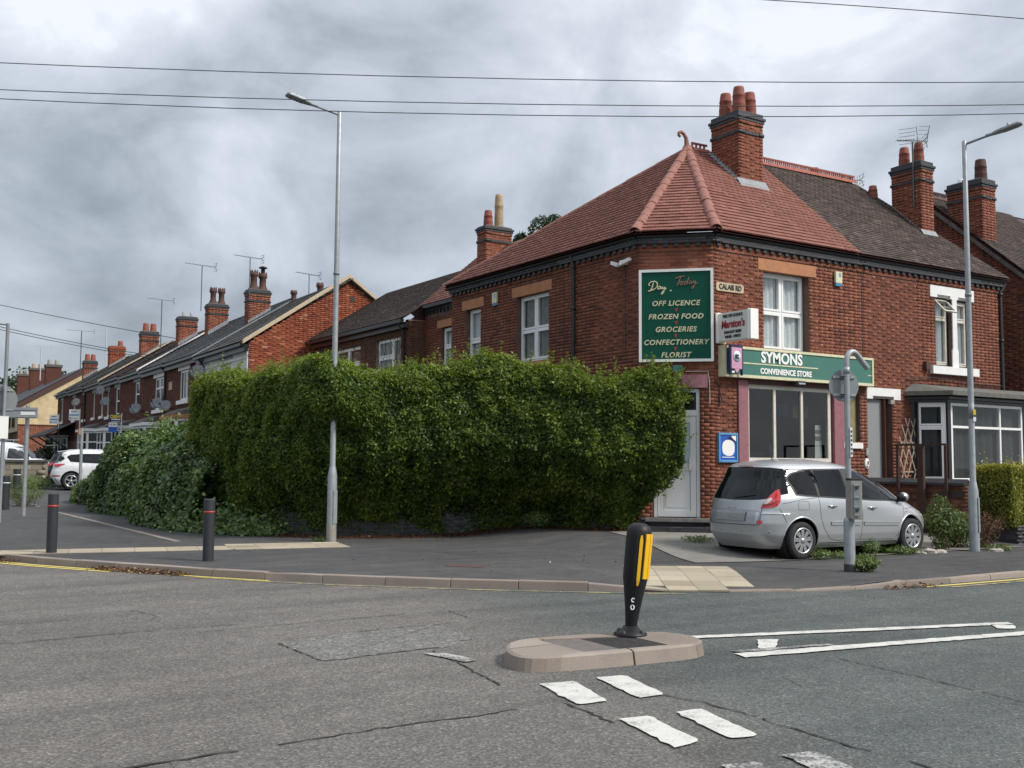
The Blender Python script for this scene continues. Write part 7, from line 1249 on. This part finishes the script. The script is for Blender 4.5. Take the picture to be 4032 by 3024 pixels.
def dress_mpv(L):
    BM, root, sp, ep, sl, ys, xr, xf = (L[k] for k in ('BM', 'root', 'spatch', 'epatch', 'sline', 'ys', 'xrear', 'xfront')); paint = L['paint']
    sp('window_surround', [(.60, 1.30, 1.36), (.70, 1.07, 1.44), (.92, 1.05, 1.49), (1.2, 1.035, 1.515), (2.16, .985, 1.525), (2.5, .965, 1.475), (2.9, .955, 1.32), (3.32, .935, 1.02), (3.38, .93, .94)], 'car_trim', .003, 40, 12)
    for q in ([(.64, 1.32, 1.37), (.74, 1.10, 1.43), (.94, 1.08, 1.465), (1.17, 1.065, 1.485)], [(1.24, 1.065, 1.49), (1.90, 1.03, 1.505)], [(2.16, 1.015, 1.50), (2.5, 1.0, 1.455), (2.80, .985, 1.34)], [(2.84, .985, 1.32), (3.28, .96, 1.02)]): sp('side_window', q, 'car_glass', .008, 14, 8)
    sp('door_pillar', [(1.175, 1.04, 1.50), (1.23, 1.04, 1.505)], 'car_trim', .0085, 4, 8); sp('door_pillar', [(1.92, 1.0, 1.515), (2.14, .99, 1.515)], 'car_trim', .0085, 4, 8)
    for q in ([(1.19, 1.04), (1.20, .9), (1.22, .69), (1.30, .5), (1.45, .33), (1.6, .30), (2.21, .30)], [(2.17, 1.0), (2.24, .80), (2.25, .67), (2.21, .31)], [(2.21, .30), (3.1, .28), (3.2, .35), (3.33, .5), (3.41, .80), (3.41, .93)], [(.36, .86), (.42, .75), (.48, .62)], [(.41, .93), (.8, 1.0), (1.15, 1.03)], [(3.42, .80), (3.8, .83), (4.05, .80)]): sl('shut_line', q)
    for q in ([(.72, .83), (.72, .97), (.95, .97), (.95, .83), (.72, .83)],): sl('fuel_flap', q, .003)
    for x0, x1, z0, z1 in ((1.46, 2.2, .59, .575), (2.28, 3.22, .572, .55)): sp('side_strip', [(x0, z0-.028, z0+.028), (x1, z1-.028, z1+.028)], paint, .014, 8, 5); sl('strip_trim', [(x0, z0+.028), (x1, z1+.028)], .008, 'chrome', .012)
    sl('sill_line', [(1.2, .27), (3.2, .25)], .006)
    for x, z in ((1.50, .885), (2.50, .845)):
        for sg in (-1, 1): k = MB(BM); y = sg*(ys(x, z)+.028); k.tube([(x-.11, sg*ys(x-.11, z), z+.005), (x-.08, y, z+.004), (x+.08, y, z-.002), (x+.11, sg*ys(x+.11, z), z)], .013, 6); k.build('door_handle', 'chrome', root); k = MB(BM); k.lathe([(0, sg*.004), (.045, sg*.003), (.05, -sg*.002)], (x, sg*ys(x, z), z-.01), 14, 'y'); k.build('handle_recess', 'plate', root)
    g = ep('rear_window', [(-.80, 1.24, 1.30), (-.74, 1.03, 1.50), (-.5, 1.0, 1.535), (0, .985, 1.545), (.5, 1.0, 1.535), (.74, 1.03, 1.50), (.80, 1.24, 1.30)], 'car_glass', off=-.012, ny=36, nz=14); k = MB(BM); k.tube([(xr(0, 1.02)-.02, 0, 1.02), (xr(-.3, 1.06)-.025, -.3, 1.06), (xr(-.45, 1.08)-.02, -.45, 1.08)], .010, 5); k.build('rear_wiper', 'car_trim', g)
    for s in (-1, 1): sp('corner_glass', [(.37, 1.17, 1.24), (.43, 1.08, 1.44), (.56, 1.10, 1.46), (.58, 1.2, 1.3)], 'car_glass', .005, 8, 8, sides=(s,))
    k = MB(BM); k.box(xr(0, 1.54)-.036, xr(0, 1.54)-.01, -.17, .17, 1.548, 1.562); k.build('high_brake_light', 'lamp_red', root)
    for s in (-1, 1):
        t_ = cornerpatch(L, 'tail_light', s, .585, .43, [(0, .86, .875), (.2, .86, .99), (.42, .865, 1.085), (.62, .875, 1.135), (.78, .90, 1.16), (.9, .97, 1.17), (1, 1.10, 1.175)], 'lamp_red', .012)
        cornerpatch(L, 'reversing_lens', s, .585, .43, [(.14, .925, .95), (.3, .93, 1.01), (.46, .965, 1.035), (.52, 1.0, 1.03)], 'lamp_clear', .017, t_, 8); cornerpatch(L, 'lens_rib', s, .585, .43, [(.1, .895, .905), (.5, .915, .93), (.8, .98, .99)], 'maroon', .016, t_, 12)
    ep('hatch_garnish', [(-.60, .60, .80), (-.58, .60, .825), (.58, .60, .825), (.60, .60, .80)], 'car_grey', off=-.004, ny=12); ep('number_plate', [(-.34, .64, .80), (.34, .64, .80)], 'plate', off=-.022, ny=6)
    k = MB(BM)
    for q in ([(-.60, .86), (-.61, .74), (-.60, .58)], [(.60, .86), (.61, .74), (.60, .58)], [(-.60, .58), (0, .575), (.60, .58)]): qq = resample(q, .05); k.tube([(xr(y, z)-.003, y, z) for y, z in np.vstack([qq, [q[-1]]])], .005, 4, False)
    k.build('hatch_gap', 'car_trim', root); k = MB(BM)
    for s in (-1, 1): k.tube([(xr(s*y, .765)-.006, s*y, .765) for y in np.linspace(.62, .84, 8)], .010, 5)
    k.build('bumper_trim', 'chrome', root)
    for s in (-1, 1): ep('reflector', sorted([(s*.56, .60, .655), (s*.64, .60, .655)]), 'lamp_red', off=-.012, ny=4)
    k = MB(BM)
    for y in (-.7, -.25, .25, .7): k.lathe([(0, xr(y, .47)-.006), (.018, xr(y, .47)-.005), (.02, xr(y, .47)+.01)], (0, y, .47), 10, 'x')
    k.build('parking_sensor', 'plate', root); k = MB(BM); x = xr(0, .985)-.012; k.prism([(x, 0, .885), (x, -.028, .93), (x, 0, .975), (x, .028, .93)], (.006, 0, 0)); k.build('badge', 'chrome', root)
    k = MB(BM)
    for y in (.12, .06, 0, -.06): k.box(xr(0, .86)-.012, xr(0, .86)-.004, y-.022, y+.014, .845, .86)
    k.build('tailgate_script', 'chrome', root)
    for s in (-1, 1):
        k = MB(BM); y = s*(ys(3.3, .98)+.10); k.lathe([(0, -.10), (.07, -.08), (.085, 0), (.07, .06), (0, .09)], (3.36, y, 1.01), 12, 'x'); k.tube([(3.34, s*ys(3.34, .96), .96), (3.36, y, .96)], .025, 6); k.build('door_mirror', 'car_trim', root, label='door mirror'); k = MB(BM); k.lathe([(.05, -.07), (.088, 0), (.075, .065), (0, .095)], (3.365, y+s*.004, 1.02), 12, 'x'); k.build('mirror_cap', paint, root)
    k = MB(BM); k.tube([(1.05, 0, 1.61), (1.01, 0, 1.66), (.93, 0, 1.77)], [.022, .012, .003], 6); k.build('aerial_mast', 'car_trim', root)
    W = []; 
    k = MB(BM); Y = np.linspace(-.62, .62, 16); Zs = np.linspace(1.03, 1.50, 10)
    for y in Y:
        for z in Zs: W.append((xf(y*(1-.25*(z-1.03)), z)+.006, y*(1-.25*(z-1.03)), z))
    k.add(W, [(i*10+j, (i+1)*10+j, (i+1)*10+j+1, i*10+j+1) for i in range(15) for j in range(9)], True); k.build('windscreen', 'car_glass', root)
    for s in (-1, 1): sp('headlight', [(4.05, .64, .66), (4.15, .60, .80), (4.28, .57, .74), (4.33, .56, .68)], 'lamp_clear', .006, 8, 6, sides=(s,))
    sl('wing_badge', [(3.46, .75), (3.53, .765)], .010, 'chrome', .004)
MPV = dict(L=4.5, hubs=(.80, 3.60), arch=.365, hz=.335, track=.885, tr=.315, n=(4.6, 3.2), dress=dress_mpv,
    rear=[(.18, .20), (.30, .09), (.42, .02), (.60, 0), (.70, .015), (.76, .03), (.80, .055), (.98, .10), (1.15, .19), (1.35, .30), (1.5, .36), (1.55, .39), (1.60, .50), (1.64, .75), (1.67, 1.0), (1.685, 1.3)],
    front=[(.18, 4.30), (.30, 4.42), (.45, 4.49), (.58, 4.49), (.68, 4.43), (.76, 4.30), (.86, 4.08), (.95, 3.86), (1.01, 3.70), (1.15, 3.46), (1.28, 3.20), (1.42, 2.88), (1.5, 2.66), (1.56, 2.44), (1.61, 2.18), (1.655, 1.9), (1.685, 1.6)],
    width=[(.18, .80), (.25, .86), (.40, .895), (.60, .905), (.85, .905), (.95, .895), (1.02, .878), (1.15, .835), (1.35, .755), (1.5, .700), (1.55, .672), (1.59, .625), (1.63, .53), (1.66, .40), (1.685, .2)])
make_car('parked_car', 'silver people carrier parked close to the shop front, seen from its rear corner', (12.89, 13.22, .075), R(-1.2), MPV, 'car_silver', group='parked cars')
def dress_suv(L):
    BM, root, sp, ep, sl, ys, xr = (L[k] for k in ('BM', 'root', 'spatch', 'epatch', 'sline', 'ys', 'xrear'))
    sp('side_window', [(.62, 1.32, 1.36), (.75, 1.14, 1.44), (1.3, 1.10, 1.48), (2.4, 1.05, 1.48), (3.2, 1.02, 1.06)], 'car_glass', .006, 24, 8); ep('rear_window', [(-.80, 1.22, 1.28), (-.72, 1.10, 1.46), (0, 1.06, 1.52), (.72, 1.10, 1.46), (.80, 1.22, 1.28)], 'car_glass', ny=20)
    sp('corner_glass', [(.25, 1.2, 1.22), (.36, 1.14, 1.40), (.52, 1.26, 1.32)], 'car_glass', .006, 8, 6)
    for s in (-1, 1): cornerpatch(L, 'tail_light', s, .50, .55, [(0, .99, 1.04), (.25, .93, 1.05), (.6, .93, 1.06), (1, 1.03, 1.06)], 'lamp_red', .012); ep('reflector', sorted([(s*.55, .52, .56), (s*.8, .53, .58)]), 'lamp_red', off=-.012, ny=6)
    ep('bumper_skirt', [(-.82, .25, .46), (.82, .25, .46)], 'car_trim', off=-.008, ny=14); ep('number_plate', [(-.26, .78, .89), (.26, .78, .89)], 'sign_yellow', off=-.012, ny=4); sp('sill_cladding', [(.25, .22, .44), (3.9, .22, .40)], 'car_trim', .006, 40, 4) if False else None
    k = MB(BM); k.prism([(xr(0, 1.54)-.14, -.58, 1.55), (xr(0, 1.54)-.14, .58, 1.55), (.9, .55, 1.63), (.9, -.55, 1.63)], (0, 0, .025)); k.build('roof_spoiler', L['paint'], root)
    for s in (-1, 1): k = MB(BM); k.tube([(.9, s*.52, 1.60), (1.0, s*.52, 1.66), (2.3, s*.52, 1.66), (2.4, s*.52, 1.61)], .014, 5); k.build('roof_rail', 'chrome', root)
    for s in (-1, 1): sp('headlight', [(4.05, .66, .70), (4.15, .62, .84), (4.30, .60, .78)], 'lamp_clear', .006, 8, 6, sides=(s,))
    sl('shut_line', [(1.19, 1.08), (1.22, .7), (1.45, .35), (2.2, .32)]); sl('shut_line', [(2.17, 1.05), (2.25, .67), (2.21, .32)])
SUV = dict(MPV, dress=dress_suv, lipmat='car_trim', arch=.39, hz=.36, tr=.345, spokes=5)
def cz_(x, y): return hz(x, y)
make_car('parked_car', 'white sports utility car with slim red tail lights, parked up the side street', (7.55, 47.75, hz(7.6, 47.6)+.02), R(-9), SUV, 'car_white', group='parked cars'); make_car('parked_car', 'dark blue hatchback tail showing beyond the white sports utility car', (8.05, 52.2, hz(8, 52)-.05), R(-14), SUV, 'car_dark', group='parked cars')
make_car('parked_car', 'white car nose half hidden behind the end of the ivy bank', (12.2, 41.9, .15), R(180-12), SUV, 'car_white', group='parked cars')
def dress_van(L):
    BM, root, sp, ep, sl, ys, xf = (L[k] for k in ('BM', 'root', 'spatch', 'epatch', 'sline', 'ys', 'xfront'))
    sp('side_window', [(3.0, 1.12, 1.62), (3.45, 1.10, 1.58), (3.95, 1.10, 1.16)], 'van_glass', .006, 14, 8); sp('door_handle', [(2.98, .92, 1.06), (3.10, .92, 1.06)], 'car_trim', .012, 3, 3); sl('shut_line', [(2.92, 1.75), (2.92, .35)], .007); sl('shut_line', [(3.98, 1.15), (3.92, .7), (3.7, .4)], .007); sl('slide_rail', [(.4, 1.05), (2.85, 1.05)], .012, 'plate')
    for s in (-1, 1): k = MB(BM); box_at(k, (3.92, s*(ys(3.9, 1.2)+.12), 1.22), (.05, .08, .14)); k.build('door_mirror', 'car_trim', root, bevel=.02)
    k = MB(BM)
    for s in (-1, 1): k.tube([(.3, s*.6, 2.05), (2.9, s*.6, 2.05)], .022, 6)
    for x in np.linspace(.4, 2.8, 7): k.tube([(x, -.65, 2.03), (x, .65, 2.03)], .018, 5)
    for x in (.5, 2.6): k.tube([(x, -.6, 1.92), (x, -.6, 2.05)], .02, 5); k.tube([(x, .6, 1.92), (x, .6, 2.05)], .02, 5)
    k.build('roof_rack', 'galv', root); W = []; k = MB(BM); Y = np.linspace(-.7, .7, 12); Zs = np.linspace(1.12, 1.72, 8)
    for y in Y:
        for z in Zs: W.append((xf(y, z)+.006, y, z))
    k.add(W, [(i*8+j, (i+1)*8+j, (i+1)*8+j+1, i*8+j+1) for i in range(11) for j in range(7)], True); k.build('windscreen', 'van_glass', root)
VAN = dict(L=4.85, hubs=(.95, 3.95), arch=.37, hz=.34, track=.90, tr=.325, n=(9, 3.6), dress=dress_van, spokes=5, flare=False,
    rear=[(.2, .12), (.4, 0), (1.2, .02), (1.7, .10), (1.88, .16), (1.94, .3), (1.96, .6), (1.965, .9)], front=[(.2, 4.75), (.5, 4.84), (.75, 4.82), (.9, 4.70), (1.02, 4.45), (1.10, 4.20), (1.3, 3.95), (1.6, 3.5), (1.78, 3.18), (1.88, 2.9), (1.94, 2.6), (1.96, 2.2), (1.965, 1.9)], width=[(.2, .88), (.35, .94), (.8, .955), (1.1, .945), (1.5, .88), (1.75, .83), (1.88, .78), (1.94, .68), (1.96, .45), (1.965, .25)])
make_car('parked_van', 'white panel van with roof rack behind the stone block wall', (4.9, 59.2, .60), R(-31), VAN, 'car_white', cat='van')
